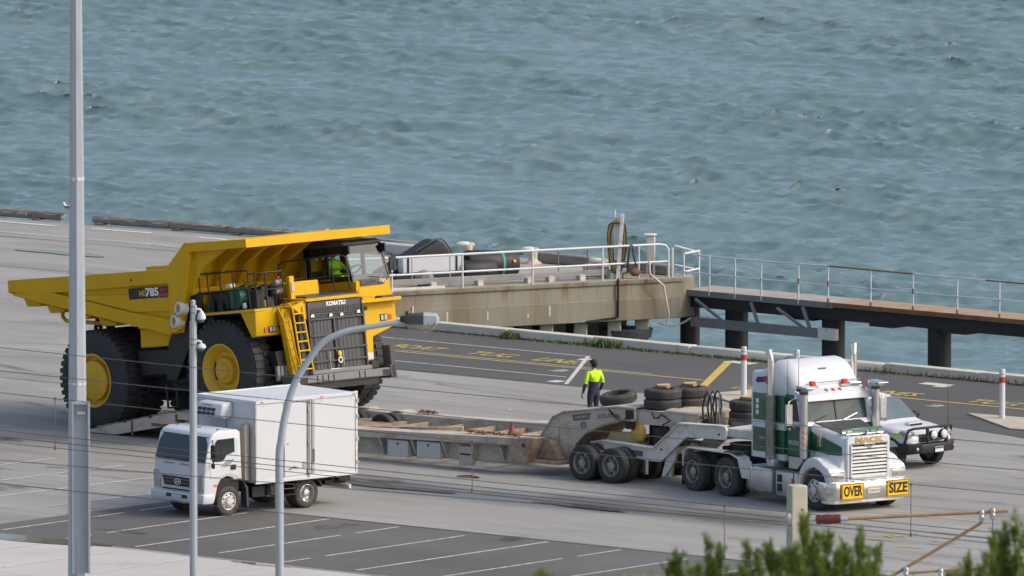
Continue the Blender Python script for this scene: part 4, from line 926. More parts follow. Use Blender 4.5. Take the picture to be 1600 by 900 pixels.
# ------------------------------------------------------------------ heavy-haulage trailer and dolly (x forward, y left; x=0 at the dolly's rear axle)
TO, TH = (2.891, -15.013, 0), -39
def trailer():
    T = thing('low_loader_trailer', 'long cream low-loader trailer with rusty edges under the dump truck', 'trailer', TO, TH)
    c = 'cream'
    # near side rail: top flange, web, stiffeners, tool boxes
    zt = lambda x: .80 + (x + 7.7) * .030 if x > -7.7 else .80
    def rail(y0, y1, x0, x1, dz, h, name, m, xs=8):
        mb = MB()
        for i in range(xs):
            a = x0 + (x1 - x0) * i / xs; b = x0 + (x1 - x0) * (i + 1) / xs
            mb.hexa([(a, y0, zt(a) + dz - h), (b, y0, zt(b) + dz - h), (b, y1, zt(b) + dz - h), (a, y1, zt(a) + dz - h), (a, y0, zt(a) + dz), (b, y0, zt(b) + dz), (b, y1, zt(b) + dz), (a, y1, zt(a) + dz)])
        return mb.build(name, m, T)
    rail(-1.62, -1.05, -14.0, -1.75, .0, .05, 'side_rail', c); rail(-1.60, -1.56, -14.0, -1.75, -.052, .15, 'rail_edge', c)
    rail(-1.30, -1.24, -14.0, -2.1, -.06, .62, 'web', c)
    rail(2.05, 2.6, -14.0, -3.2, -.02, .05, 'side_rail', c); rail(2.0, 2.05, -14.0, -3.2, -.03, .5, 'web', c)
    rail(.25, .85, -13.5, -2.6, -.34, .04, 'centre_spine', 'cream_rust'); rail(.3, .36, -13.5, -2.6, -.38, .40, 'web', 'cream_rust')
    for x in (-8.2, -7.0, -5.9, -4.85, -3.85, -2.9):
        z = zt(x); MB().prism([(-1.58, z - .2), (-1.26, z - .2), (-1.26, z - .68), (-1.34, z - .68)], x - .03, x + .03, 'x').build('outrigger', c, T)
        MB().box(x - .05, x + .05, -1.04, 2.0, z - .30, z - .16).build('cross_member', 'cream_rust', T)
    for x0, x1 in ((-6.75, -6.05), (-5.75, -4.95)): 
        z = zt(x0); b = MB().box(x0, x1, -1.52, -1.30, z - .68, z - .23).build('tool_box', mat('pale grey box paint', (.5, .5, .48), .5, var=.06, dirt=((.3, .25, .2), .3, 3)), T, bev=.012); MB().box((x0 + x1) / 2 - .03, (x0 + x1) / 2 + .03, -1.53, -1.518, z - .36, z - .30).build('latch', 'grey_dk', b)
    MB().box(-4.35, -3.9, -1.46, -1.28, .10, .60).build('step_box', c, T, bev=.01); MB().box(-4.30, -3.95, -1.475, -1.455, .36, .40).build('box_gap', 'dark', T)
    MB().prism([(-2.2, .98), (-1.62, 1.0), (-1.95, .32), (-2.35, .28), (-2.5, .40), (-2.5, .75)], -1.64, -1.2).build('deck_end', 'cream_rust', T, bev=.012)
    MB().cyl((-2.0, -1.645, .78), (-2.0, -1.655, .78), .06).build('end_pin', 'dark', T)
    # timber and steel lying in the well
    for x0, y0, x1, y1, m, w in ((-7.2, -.85, -1.9, -.25, 'timber_new', .10), (-7.5, -.4, -5.8, .5, 'timber_new', .06), (-8.6, -.9, -6.4, .2, 'cream_rust', .10)):
        p = Vector((x0, y0, 0)); q = Vector((x1, y1, 0)); d = (q - p).normalized(); n = Vector((-d.y, d.x, 0)) * w
        MB().hexa([(*(v)[:2], zt(v.x) - .12) for v in (p - n, q - n, q + n, p + n)] + [(*(v)[:2], zt(v.x) - .05) for v in (p - n, q - n, q + n, p + n)]).build('deck_board', m, T)
    # gooseneck
    gp = [(-2.2, .62), (-2.05, .95), (-1.62, 1.50), (-1.25, 1.66), (.55, 1.92), (1.1, 1.92), (1.1, 1.62), (.75, 1.60), (.1, 1.42), (-.45, 1.18), (-.80, .86), (-.95, .45), (-1.1, .30), (-1.9, .30)]
    for y0, y1 in ((-.82, -.76), (.56, .62)):
        g = MB().prism(gp, y0, y1).build('gooseneck_plate', c, T)
    edge = [(-.95, .45), (-.80, .86), (-.45, 1.18), (.1, 1.42), (.75, 1.60), (1.1, 1.62)]
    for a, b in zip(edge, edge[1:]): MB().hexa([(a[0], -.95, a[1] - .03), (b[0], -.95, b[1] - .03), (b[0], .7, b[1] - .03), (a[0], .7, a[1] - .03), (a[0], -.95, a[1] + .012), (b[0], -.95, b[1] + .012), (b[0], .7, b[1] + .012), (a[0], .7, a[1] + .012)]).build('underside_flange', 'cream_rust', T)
    top = [(-2.05, .95), (-1.62, 1.50), (-1.25, 1.66), (.55, 1.92), (1.1, 1.92)]
    for a, b in zip(top, top[1:]): MB().hexa([(a[0], -.90, a[1]), (b[0], -.90, b[1]), (b[0], .7, b[1]), (a[0], .7, a[1]), (a[0], -.90, a[1] + .03), (b[0], -.90, b[1] + .03), (b[0], .7, b[1] + .03), (a[0], .7, a[1] + .03)]).build('top_flange', c, T)
    MB().box(1.0, 3.05, -.70, 1.1, 1.50, 1.88).build('neck_box', c, T, bev=.015)
    MB().hexa([(2.2, -.74, 1.42), (3.1, -.74, 1.42), (3.1, .58, 1.42), (2.2, .58, 1.42), (2.0, -.74, 1.93), (3.16, -.74, 1.93), (3.16, .58, 1.93), (2.0, .58, 1.93)]).build('neck_end', 'cream', T, bev=.015)
    MB().box(3.11, 3.15, -.45, -.10, 1.6, 1.78).build('neck_slot', 'black', T, bev=.02)
    for path, rr in (([(1.6, -.74, 1.86), (1.72, -.80, 1.72), (1.86, -.80, 1.72), (1.95, -.76, 1.84)], .022), ([(2.0, -.78, 1.80), (2.28, -.82, 1.68), (2.05, -.84, 1.56), (2.15, -.84, 1.42), (2.7, -.82, 1.38), (2.85, -.8, 1.30)], .026), ([(.2, -.8, 1.84), (.35, -.86, 1.74), (.5, -.86, 1.66)], .022)): MB().tube(path, rr).build('air_hose', 'black', T, smooth=50)
    if False: MB().tube([(1.6, -.74, 1.86), (1.72, -.80, 1.72), (1.86, -.80, 1.72), (1.95, -.76, 1.84)], .022).tube([(2.0, -.78, 1.80), (2.28, -.82, 1.68), (2.05, -.84, 1.56), (2.15, -.84, 1.42), (2.7, -.82, 1.38), (2.85, -.8, 1.30)], .026).tube([(.2, -.8, 1.84), (.35, -.86, 1.74), (.5, -.86, 1.66)], .022).build('air_hose', 'black', T, smooth=50)
    MB().cyl((.9, -.75, 1.60), (.9, -.86, 1.60), .13).box(.78, 1.06, -.84, -.76, 1.36, 1.86).build('hinge_block', 'dark', T, bev=.02)
    MB().lathe([(.06, -.02), (.09, -.02), (.09, .02), (.06, .02)], (-.62, -.84, 1.36), (0, 1, 0), n=18).build('lashing_ring', 'grey_md', T, smooth=50); MB().lathe([(.05, -.02), (.08, -.02), (.08, .02), (.05, .02)], (.52, -.85, 1.66), (0, 1, 0), n=18).build('lashing_ring', 'grey_md', T, smooth=50)
    tr = lambda x, z: plane_mtx((x, -.826, z), (1, 0, .12), (-.12, 0, 1))
    MB().prism([(-1.02, 1.60), (-.38, 1.70), (-.44, 1.52), (-.96, 1.44)], -.826, -.822).build('maker_plate', 'print_grey', T); text('lettering', 'DRAKE', .10, plane_mtx((-.70, -.830, 1.565), (1, 0, .155), (-.155, 0, 1)), 'cream', T, width=.42)
    text('lettering', 'DOOLANS', .19, plane_mtx((.12, -.826, 1.645), (1, 0, .13), (-.13, 0, 1)), 'print_grey', T, width=.58)
    MB().box(-1.45, -1.43, -.824, -.821, .9, 1.25).build('panel_seam', 'grey_md', T)
    MB().box(-2.1, -.95, -1.45, -.83, .32, .40).build('well_floor', 'cream_rust', T); MB().prism([(-2.3, .42), (-1.2, .42), (-1.5, .92), (-2.2, .92)], -1.15, -.86).build('well_bracket', 'cream_rust', T)
    # rear bogie beam with wheel cut-outs, and ramps
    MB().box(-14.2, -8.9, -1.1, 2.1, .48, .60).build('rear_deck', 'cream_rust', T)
    for k, x in enumerate((-9.4, -10.6, -11.8, -13.0)):
        for y, s in ((-1.05, -1), (-.7, -1), (2.0, 1), (1.65, 1)):
            wheel(T, (x, y, .40), s, .40, .26, .24, 'rubber', 'cream_rust', 'truck', n=28)
    for x in (-9.4, -10.6, -11.8, -13.0):
        for y in (-1.62, 2.1):
            pts = [(x + .50 * math.cos(R(15 + 150 * i / 9)), .38 + .46 * math.sin(R(15 + 150 * i / 9))) for i in range(10)]
            MB().prism(pts + [(p[0] * 1.0, p[1] - .035) for p in pts[::-1]], y, y + .5).build('mud_guard', c, T)
    rp = [(-17.2, .02), (-17.2, .08), (-14.3, .74), (-14.1, .74), (-14.1, .42), (-14.6, .34), (-16.2, .02)]
    for y0, y1 in ((-1.62, -.3), (1.2, 2.6)):
        r = MB().prism(rp, y0, y1).build('loading_ramp', 'cream', T, bev=.012)
        for x in (-15.9, -15.0): MB().box(x, x + .1, (y0 - .004), y0 + .01, .12 + (x + 17.2) * .2, .2 + (x + 17.2) * .2).build('ramp_hole', 'dark', r)
        for k in range(9):
            x = -16.9 + k * .31; MB().box(x, x + .05, y0 + .06, y1 - .06, .10 + (x + 17.2) * .228, .135 + (x + 17.2) * .228).build('ramp_cleat', 'cream_rust', r)
        MB().box(-15.62, -15.56, y0 - .012, y0 + .02, .06, .45).box(-14.9, -14.3, y0 - .006, y0 + .02, .36, .44).build('ramp_plate', 'rusty', r)
        MB().cyl((-14.1, y0 + .05, .62), (-14.1, y1 - .05, .62), .09).build('ramp_hinge', 'rusty', r)
    # lashing chains heaped on the rails
    for cx, cy, n in ((-8.6, -1.2, 10), (-8.5, 2.3, 10), (-3.6, -1.25, 22), (-2.5, -1.3, 8)):
        mb = MB(); rn = random.Random(int(cx * 10))
        for i in range(n * 4):
            p = Vector((cx + rn.uniform(-.03, .03) * n, cy + rn.uniform(-.12, .12), zt(cx) + .03 + rn.uniform(0, .05))); a = rn.uniform(0, 6.28); d = Vector((math.cos(a), math.sin(a), rn.uniform(-.3, .3))) * .05
            mb.tube([p - d, p + d], .018, n=5)
        k = mb.build('chain_heap', 'rusty', T); k['kind'] = 'stuff'
    return T
TRAILER = trailer()

def dolly():
    T = thing('trailer_dolly', 'cream dolly with cranked beam joining the low loader to the prime mover', 'dolly', TO, TH - 3)
    c = 'cream'
    bp = [(-.10, .78), (-.12, .95), (.25, 1.02), (2.05, .96), (2.95, 1.68), (4.5, 1.72), (4.55, 1.62), (4.5, 1.38), (3.15, 1.34), (2.25, .62), (1.8, .62)]
    for y0, y1 in ((-1.02, -.94), (.94, 1.02)):
        b = MB().prism(bp, y0, y1).build('cranked_beam', 'white_old', T)
        fl = [(-.12, .95), (.25, 1.02), (2.05, .96), (2.95, 1.68), (4.5, 1.72)]
        for p, q in zip(fl, fl[1:]): MB().hexa([(p[0], y0 - .09, p[1]), (q[0], y0 - .09, q[1]), (q[0], y1 + .09, q[1]), (p[0], y1 + .09, p[1]), (p[0], y0 - .09, p[1] + .03), (q[0], y0 - .09, q[1] + .03), (q[0], y1 + .09, q[1] + .03), (p[0], y1 + .09, p[1] + .03)]).build('beam_flange', 'white_old', b)
    MB().box(1.05, 1.65, -1.034, -1.024, .72, .86).build('maker_plate', 'print_grey', T); MB().cyl((.22, -1.02, .90), (.22, -1.05, .90), .035).build('side_lamp', 'redlens', T)
    for x, z in ((.08, .91), (2.3, .95), (4.3, 1.5)): MB().cyl((x, -1.02, z), (x, -1.04, z), .03).build('bolt', 'dark', T)
    for x in (-.0, .9, 1.9): MB().box(x - .08, x + .08, -.94, .94, .72, .92).build('cross_member', c, T)
    MB().box(2.9, 4.4, -.94, .94, 1.36, 1.42).build('neck_plate', c, T); MB().box(4.3, 5.5, -.85, .85, 1.42, 1.66).build('neck_nose', 'white_old', T, bev=.03)
    MB().cyl((1.7, 0, .95), (1.7, 0, 1.45), .55, n=28).build('turntable', 'dark', T, smooth=40)
    MB().prism([(-.2, .82), (.1, 1.22), (1.0, 1.26), (1.15, .96), (.5, .92)], -.55, -.45).build('gusset', mat('pale yellow plate', (.55, .45, .24), .6, var=.12, dirt=((.25, .15, .08), .3, 3)), T, bev=.01)
    MB().prism([(-.15, .40), (.1, .78), (.95, .82), (1.1, .5), (.8, .40)], -1.25, -1.10).build('suspension_hanger', 'cream_rust', T, bev=.02)
    MB().cyl((-.12, -.62, 1.0), (-.12, .62, 1.0), .10).cyl((-.2, -.9, .75), (-.2, -.5, .75), .09).build('equaliser_shaft', 'rusty', T)
    MB().cyl((-.12, -1.18, .70), (-.02, -1.18, .42), .06).build('damper', 'cream', T)
    MB().sph((1.15, -.62, 1.28), .26, (1, .35, 1.05)).build('painted_counterweight', mat('red and yellow scuffed paint', (.55, .38, .06), .6, var=.2, dirt=((.35, .05, .05), .55, 2.2)), T, smooth=60)
    for x in (1.55, 2.45): MB().box(x - .05, x + .05, -.85, -.75, .22, .8).build('landing_leg', 'alu', T); 
    MB().prism([(2.35, .72), (2.75, 1.02), (2.62, .62), (2.3, .22), (2.2, .22)], -.9, -.8).build('leg_brace', 'white_old', T)
    for x in (0, 1.02):
        for y in (-1.60, -1.27, -.30, .30): 
            s = -1 if y < 0 else 1
            wheel(T, (x, y, .46), s, .47, .28, .29, 'rubber', 'rim_dull', 'truck', n=36, dish=.15)
        for y in (1.60, 1.27): wheel(T, (x, y, .46), 1, .47, .28, .29, 'rubber', 'rim_dull', 'truck', n=30)
        MB().cyl((x, -1.5, .46), (x, 1.5, .46), .08).build('axle', 'rusty', T)
    MB().box(3.0, 3.35, -.4, .4, 1.42, 1.55).box(2.3, 2.75, -.55, .1, 1.18, 1.36).build('valve_box', 'grey_dk', T, bev=.03)
    # upright hose loops behind the prime mover
    h = MB()
    for k, y in enumerate((-.55, -.35, -.15)):
        h.tube([(3.35 + .03 * k, y, 1.66), (3.32, y, 2.1), (3.40, y, 2.42), (3.50, y, 2.52), (3.60, y, 2.4), (3.62, y, 2.1), (3.62 - .05 * k, y, 1.68)], .026)
    h.tube([(3.1, -.5, 1.75), (3.4, -.5, 1.9), (3.55, -.5, 1.68)], .022).tube([(3.1, -.4, 1.68), (3.35, -.4, 1.78), (3.5, -.4, 1.66)], .02)
    hp = h.build('hose_loops', 'black', T, smooth=60); MB().cyl((3.68, -.3, 1.6), (3.68, -.3, 2.56), .02).build('hose_post', 'grey_md', T)
    return T
dolly()

# tyres lying on top of the gooseneck and neck
def Tw(x, y, z): 
    m = Matrix.Translation(TO) @ Matrix.Rotation(R(TH), 4, 'Z'); return m @ Vector((x, y, z))
def loose_tyre(name, label, p, ax, m='rubber_dusty', grp='spare tyres lying on the trailer', r=.50, w=.26):
    c = Vector(p); k = r - .29
    pr = [(.29, 0), (.29 + k * .3, -.005), (r - .06, .0), (r - .015, .03), (r, .06), (r, w - .06), (r - .015, w - .03), (r - .06, w), (.29 + k * .3, w + .005), (.29, w), (.32, w * .5)]
    t = MB().lathe(pr, (0, 0, 0), ax, n=44)
    root = t.build(name, m, None, smooth=35, loc=c); tag(root, label, 'tyre', grp)
    d = Vector(ax).normalized(); g = MB(); u = d.orthogonal().normalized(); v = d.cross(u)
    for h in (.35, .5, .65): g.lathe([(r - .008, w * h - .008), (r + .0015, w * h - .008), (r + .0015, w * h + .008), (r - .008, w * h + .008)], (0, 0, 0), ax, n=44)
    g.build('tread_groove', 'black', root)
    return root
loose_tyre('spare_tyre', 'single worn brown tyre lying tilted behind the worker, leftmost spare', Tw(-.42, .42, 1.86), (-.16, -.10, 1), 'rubber_dusty')
for (x, y, z), who in (((1.50, -.15, 1.90), 'near stack of two tyres'), ((1.75, .66, 1.895), 'far stack of two tyres, right of the near one'), ((3.95, .35, 1.72), 'tyre stack against the green cab')):
    lo = loose_tyre('spare_tyre', {'n': 'lower tyre of the near two-tyre stack on the trailer neck', 'f': 'lower tyre of the far two-tyre stack on the trailer neck', 't': 'lower tyre of the stack just behind the green cab'}[who[0]], Tw(x, y, z), (0, 0, 1))
    up = loose_tyre('spare_tyre', {'n': 'upper tyre of the near two-tyre stack, wood block on top', 'f': 'upper tyre of the far two-tyre stack, wood block on top', 't': 'upper tyre of the stack just behind the green cab, block on top'}[who[0]], Tw(x + .01, y, z + .265), (0, 0, 1))
    p = Tw(x, y, z + .535)
    b = MB().box(-.2, .18, -.1, .1, 0, .07).build('timber_block', 'timber_brown', None, bev=.008, loc=p); b.rotation_euler.z = R(TH + 8)
    tag(b, {'n': 'brown timber block on the near tyre stack', 'f': 'brown timber block on the far tyre stack', 't': 'brown timber block on the stack behind the cab'}[who[0]], 'timber', 'timber blocks on tyres')
    bb = MB().box(-.2, .15, -.03, .03, .0, .035).build('timber_batten', 'timber_new', None, loc=p + Vector((.03, .02, .072))); bb.rotation_euler.z = R(20)
    tag(bb, {'n': 'pale batten on the block of the near tyre stack', 'f': 'pale batten on the block of the far tyre stack', 't': 'pale batten on the block behind the cab'}[who[0]], 'timber', 'battens on tyre stacks')
for i, (x, y, z, l, r, lab) in enumerate(((1.25, -.35, 1.905, 1.5, TH + 4, 'pale timber board lying across the gooseneck joint'), (1.75, .35, 1.905, .9, TH - 10, 'short timber offcut beside the near tyre stack'))):
    b = MB().box(-l / 2, l / 2, -.13, .13, 0, .035).build('timber_board', 'timber_new', None, loc=Tw(x, y, z)); b.rotation_euler.z = R(r); tag(b, lab, 'timber')
cn = thing('marker_cone', 'small red cone standing at the front end of the low deck', 'cone', Tw(-2.95, -.95, .93), TH)
MB().cyl((0, 0, 0), (0, 0, .22), .12, .05, n=18).cyl((0, 0, .22), (0, 0, .33), .045, .035, n=14).build('cone_body', mat('faded red cone', (.27, .065, .04), .7, var=.2, dirt=((.3, .18, .1), .4, 8)), cn, smooth=40); MB().prism([(.2 * math.cos(R(60 * i)), .2 * math.sin(R(60 * i))) for i in range(6)], 0, .03, 'z').build('cone_base', mat('dull orange base', (.42, .20, .07), .7), cn)
cr = thing('chain_binder', 'dark rusty chain binder lying on the concrete below the trailer', 'chain', (-1.15, -15.6, 0), -30)
mb = MB(); rn = random.Random(9)
for i in range(26):
    p = Vector((-.32 + i * .026, rn.uniform(-.05, .05), .03)); a = rn.uniform(0, 6.28); d = Vector((math.cos(a), math.sin(a), .2)) * .04; mb.tube([p - d, p + d], .016, n=5)
k = mb.build('chain', 'rusty', cr); k['kind'] = 'stuff'; MB().tube([(-.3, .05, .03), (.1, .02, .06), (.35, -.06, .03)], .02).build('lever', 'rusty', cr)
M['shield'] = mat('sooty perforated steel', (.30, .295, .28), .4, metal=.8, var=.2, scale=6, dirt=((.12, .11, .1), .45, 8))
# ------------------------------------------------------------------ prime mover (origin under its second drive axle, x forward, y left)
def prime_mover():
    T = thing('prime_mover', 'white and green bonneted prime mover with yellow OVER SIZE signs', 'truck', (6.81, -19.23, 0), -54.5)
    Wm, G = 'white', 'green'
    ch = MB()
    for y in (-.45, .37): ch.box(-2.1, 3.3, y, y + .08, .72, 1.0)
    for x in (-2.1, -1.0, 0, 1.0, 2.4): ch.box(x, x + .1, -.4, .4, .74, .96)
    ch.build('chassis', 'dark', T)
    # wheels
    for x in (-1.78, -.41):
        for s in (-1, 1):
            wheel(T, (x, s * 1.24, .50), s, .515, .27, .30, 'rubber_dusty', 'rim_dull', 'truck', n=40, dish=.15); wheel(T, (x, s * .94, .50), s, .515, .27, .30, 'rubber', 'alu', 'truck', n=36)
        MB().cyl((x, -1.0, .5), (x, 1.0, .5), .1).sph((x, 0, .5), .28).build('drive_axle', 'dark', T, smooth=40)
    for s in (-1, 1): wheel(T, (3.20, s * 1.20, .51), s, .52, .30, .30, 'rubber', 'alu', 'steer', n=40)
    MB().cyl((3.2, -1.0, .48), (3.2, 1.0, .48), .07).build('steer_axle', 'dark', T)
    # fifth wheel
    MB().cyl((-1.0, 0, 1.14), (-1.0, 0, 1.24), .5, n=24).box(-1.6, -.5, -.4, .4, 1.0, 1.14).build('fifth_wheel', 'dark', T)
    # drive fenders and mud flaps
    for s in (-1, 1):
        pr = [(-2.12, .62), (-2.14, .98), (-1.95, 1.10), (-.20, 1.12), (.12, 1.02), (.30, .55), (.36, .55), (.2, 1.06), (-.16, 1.16), (-1.97, 1.14), (-2.18, 1.0), (-2.16, .62)]
        f = MB().prism(pr, s * .92, s * 1.26).build('drive_fender', 'white_old', T, bev=.01)
        MB().box(-.45, .12, min(s * .9, s * 1.27), max(s * .9, s * 1.27), 1.165, 1.185).build('fender_top_pad', G, f)
        MB().prism([(.12, .98), (.30, .55), (.62, .55), (.68, 1.0), (.5, 1.06)], s * 1.22, s * 1.25).build('fender_skirt', 'white_old', f)
        MB().box(-2.20, -2.17, min(s * .75, s * 1.25), max(s * .75, s * 1.25), .12, .95).build('mud_flap', 'black', T)
    # tanks and boxes along both sides
    for s in (-1, 1):
        def bx(name, x0, x1, y0, y1, z0, z1, m, bev=.03, par=T):
            return MB().box(x0, x1, min(s * y0, s * y1), max(s * y0, s * y1), z0, z1).build(name, m, par, bev=bev, seg=2)
        t1 = bx('fuel_tank', .42, 1.50, .62, 1.24, .26, .92, 'alu', .09); bx('tank_strap', .50, .56, .61, 1.25, .25, .93, 'green', .08, t1); bx('tank_strap', .66, .70, .61, 1.25, .25, .93, 'chrome', .08, t1)
        t2 = bx('tool_locker', 1.58, 2.55, .62, 1.22, .24, .90, 'alu', .03)
        for z0, z1 in ((.60, .80), (.36, .56)): bx('step_recess', 1.72, 1.92, 1.21, 1.225, z0, z1, 'dark', .0, t2)
        bx('tank_strap', 1.60, 1.66, .61, 1.23, .24, .91, 'green', .02, t2); bx('tank_strap', 2.36, 2.42, .61, 1.23, .24, .91, 'green', .02, t2)
        bx('step_plate', 1.50, 2.6, .7, 1.22, .905, .925, 'grey_md', .005, t2); bx('red_reflector', 2.30, 2.36, 1.222, 1.23, .62, .74, 'redlens', 0, t2)
    # --- sleeper
    sl = MB().prism([(.66, 1.24), (1.95, 1.24), (1.95, 2.84), (.66, 2.84)], -1.20, 1.20).build('sleeper', G, T, bev=.03, seg=2)
    MB().box(.64, 1.97, -1.215, 1.215, 1.95, 2.14).build('waist_band', Wm, sl, bev=.01); MB().box(.64, 1.96, -1.21, 1.21, 1.16, 1.32).build('skirt_band', Wm, sl, bev=.01)
    MB().box(.63, .70, -1.21, 1.21, 1.2, 2.86).build('rear_corner', 'white_old', sl, bev=.015)
    MB().box(.9, 1.0, -1.212, -1.20, 2.28, 2.70).build('window_slot', Wm, sl) if False else None
    for k in range(3): MB().box(.82, .93, -1.21, -1.2, 2.28 + .15 * k, 2.39 + .15 * k).build('sleeper_lettering', 'print_white', sl)
    MB().box(1.12, 1.34, -1.208, -1.2, 2.26, 2.66).build('locker_door', 'green_reel', sl, bev=.004)
    for k, (tx, w) in enumerate((('DOOLANS', .40), ('HEAVY HAULAGE', .44))): text('lettering', tx, .09 if k == 0 else .06, plane_mtx((1.16, -1.203, 1.68 - .2 * k), (1, 0, 0), (0, 0, 1)), 'print_grey' if k else 'white_old', sl, width=w)
    # roof cap: rear block, rising fairing
    rc = MB()
    def ring(x, w, zb, zt, r): 
        return [(x, -w, zb), (x, -w, zt - r), (x, -w + r * .35, zt - r * .3), (x, -w + r, zt), (x, w - r, zt), (x, w - r * .35, zt - r * .3), (x, w, zt - r), (x, w, zb)]
    secs = [ring(.66, 1.20, 2.84, 3.40, .10), ring(.98, 1.20, 2.84, 3.43, .12), ring(1.10, 1.16, 2.84, 3.56, .22), ring(1.28, 1.13, 2.84, 3.70, .30), ring(1.5, 1.12, 2.84, 3.74, .32), ring(1.72, 1.12, 2.84, 3.72, .32), ring(1.98, 1.10, 2.84, 3.52, .32), ring(2.22, 1.08, 2.84, 3.14, .22), ring(2.36, 1.06, 2.84, 2.98, .10)]
    vs = [p for s_ in secs for p in s_]; m_ = 8; fs = []
    for i in range(len(secs) - 1):
        for k in range(m_): fs.append((i * m_ + k, i * m_ + (k + 1) % m_, (i + 1) * m_ + (k + 1) % m_, (i + 1) * m_ + k))
    fs += [tuple(range(m_)), tuple(range((len(secs) - 1) * m_, len(secs) * m_))]
    rc = rc.add(vs, fs).build('roof_fairing', Wm, T, smooth=48)
    MB().tube([(2.0, -.12, 3.505), (2.0, .12, 3.505)], .02).build('roof_badge', 'print_grey', rc)
    # Australian-style painted flag motif on the sleeper side: plain dark and red patches
    MB().prism([(.86, 3.10), (1.22, 3.16), (1.24, 3.28), (.9, 3.26), (.80, 3.18)], -1.206, -1.2).build('flag_motif', 'print_blue', rc); MB().prism([(1.12, 3.18), (1.28, 3.2), (1.28, 3.30), (1.14, 3.30)], -1.209, -1.2).build('flag_motif', 'print_red', rc); MB().prism([(1.22, 3.14), (1.42, 2.98), (1.46, 3.02), (1.32, 3.12), (1.28, 3.18)], -1.207, -1.2).build('flag_motif', 'print_grey', rc)
    # --- cab
    cab = MB().prism([(1.95, 1.30), (2.62, 1.30), (2.66, 2.10), (1.95, 2.10)], -1.12, 1.12).build('cab', G, T, bev=.03)
    MB().prism([(1.95, 2.10), (2.66, 2.10), (2.62, 2.22), (1.95, 2.22)], -1.13, 1.13).build('cab_waist', Wm, cab, bev=.01)
    MB().prism([(1.95, 2.22), (2.56, 2.22), (2.40, 2.84), (1.95, 2.84)], -1.08, 1.08).build('cab_interior', 'glass', cab)
    for s in (-1, 1):
        MB().prism([(2.50, 2.20), (2.62, 2.20), (2.45, 2.86), (2.36, 2.86)], min(s * 1.0, s * 1.12), max(s * 1.0, s * 1.12)).build('pillar', Wm, cab); MB().box(1.93, 2.04, min(s * 1.0, s * 1.12), max(s * 1.0, s * 1.12), 2.2, 2.9).build('pillar', G, cab)
        MB().box(1.95, 2.42, min(s * 1.0, s * 1.13), max(s * 1.0, s * 1.13), 2.78, 2.9).build('door_header', G, cab)
        d = MB().box(2.02, 2.56, min(s * 1.12, s * 1.135), max(s * 1.12, s * 1.135), 1.36, 2.06).build('door', G, cab, bev=.01); MB().box(2.08, 2.18, min(s * 1.135, s * 1.15), max(s * 1.135, s * 1.15), 1.98, 2.03).build('door_handle', 'chrome', d)
        text('lettering', 'DOOLANS', .17, plane_mtx((2.28, s * 1.138, 1.66), (-s * -1, 0, 0) if s < 0 else (-1, 0, 0), (0, 0, 1)), 'white_old', d, width=.42) if s < 0 else None
        MB().prism([(2.05, 1.30), (2.62, 1.30), (2.62, 1.20), (2.4, .98), (2.05, .98)], min(s * 1.0, s * 1.12), max(s * 1.0, s * 1.12)).build('cab_step', 'alu', T, bev=.01)
    # windscreen, two panes with a centre bar
    for y0, y1 in ((-.97, -.02), (.02, .97)):
        MB().hexa([(2.57, y0, 2.22), (2.60, y0, 2.22), (2.62 if y0 < -.5 else 2.66, y1, 2.22), (2.59, y1, 2.22), (2.44, y0, 2.83), (2.47, y0, 2.83), (2.49, y1, 2.83), (2.46, y1, 2.83)] if False else [(2.54 + .03 * (1 - abs(y0)), y0, 2.22), (2.57 + .03 * (1 - abs(y0)), y0, 2.22), (2.57 + .03 * (1 - abs(y1)), y1, 2.22), (2.54 + .03 * (1 - abs(y1)), y1, 2.22), (2.42, y0, 2.84), (2.45, y0, 2.84), (2.45, y1, 2.84), (2.42, y1, 2.84)]).build('windscreen', mat('dusty windscreen', (.022, .05, .054), .2, var=.4, scale=1.6, stretch=(1, 3, .5)), cab)
    MB().hexa([(2.56, -.02, 2.22), (2.62, -.02, 2.22), (2.62, .02, 2.22), (2.56, .02, 2.22), (2.43, -.02, 2.84), (2.47, -.02, 2.84), (2.47, .02, 2.84), (2.43, .02, 2.84)]).build('screen_bar', 'black', cab)
    for y in (-.5, .45): MB().tube([(2.64, y - .25, 2.22), (2.60, y + .2, 2.36)], .012).build('wiper', 'black' if y < 0 else 'chrome', cab)
    # sun visor
    MB().hexa([(2.30, -1.15, 2.84), (2.62, -1.15, 2.74), (2.62, 1.15, 2.74), (2.30, 1.15, 2.84), (2.24, -1.12, 3.02), (2.58, -1.13, 2.92), (2.58, 1.13, 2.92), (2.24, 1.12, 3.02)]).build('sun_visor', 'white_panel', T, bev=.015)
    MB().prism([(2.0, 2.86), (2.34, 2.86), (2.55, 2.94), (2.28, 3.06), (2.0, 3.1)], -1.06, 1.06).build('cab_roof', Wm, T, bev=.05, seg=2)
    for y in (-.98, -.22, 0, .22, .98): 
        o = MB().sph((2.44, y, 2.985), .06, (1.3, .8, .8)).build('marker_lamp', 'orange', T, smooth=60)
    for y in (-.55, .48): 
        z = 3.08; x = 2.3
        b = MB().box(x - .06, x + .06, y - .08, y + .08, z + .02, z + .15).build('beacon', 'redlens', T, bev=.02); MB().box(x - .07, x + .07, y - .14, y + .14, z - .03, z + .03).build('beacon_base', 'alu', b)
    MB().box(2.1, 2.3, -.75, -.62, 3.05, 3.15).build('horn_bracket', 'alu', T); MB().tube([(2.32, .62, 3.12), (2.36, .95, 3.10)], .05).build('air_horn', 'alu', T, smooth=50)
    MB().tube([(2.33, -1.1, 2.9), (2.36, -1.0, 3.12), (2.30, -.6, 3.18), (2.3, 1.0, 3.2)], .012).build('roof_cable', 'grey_md', T)
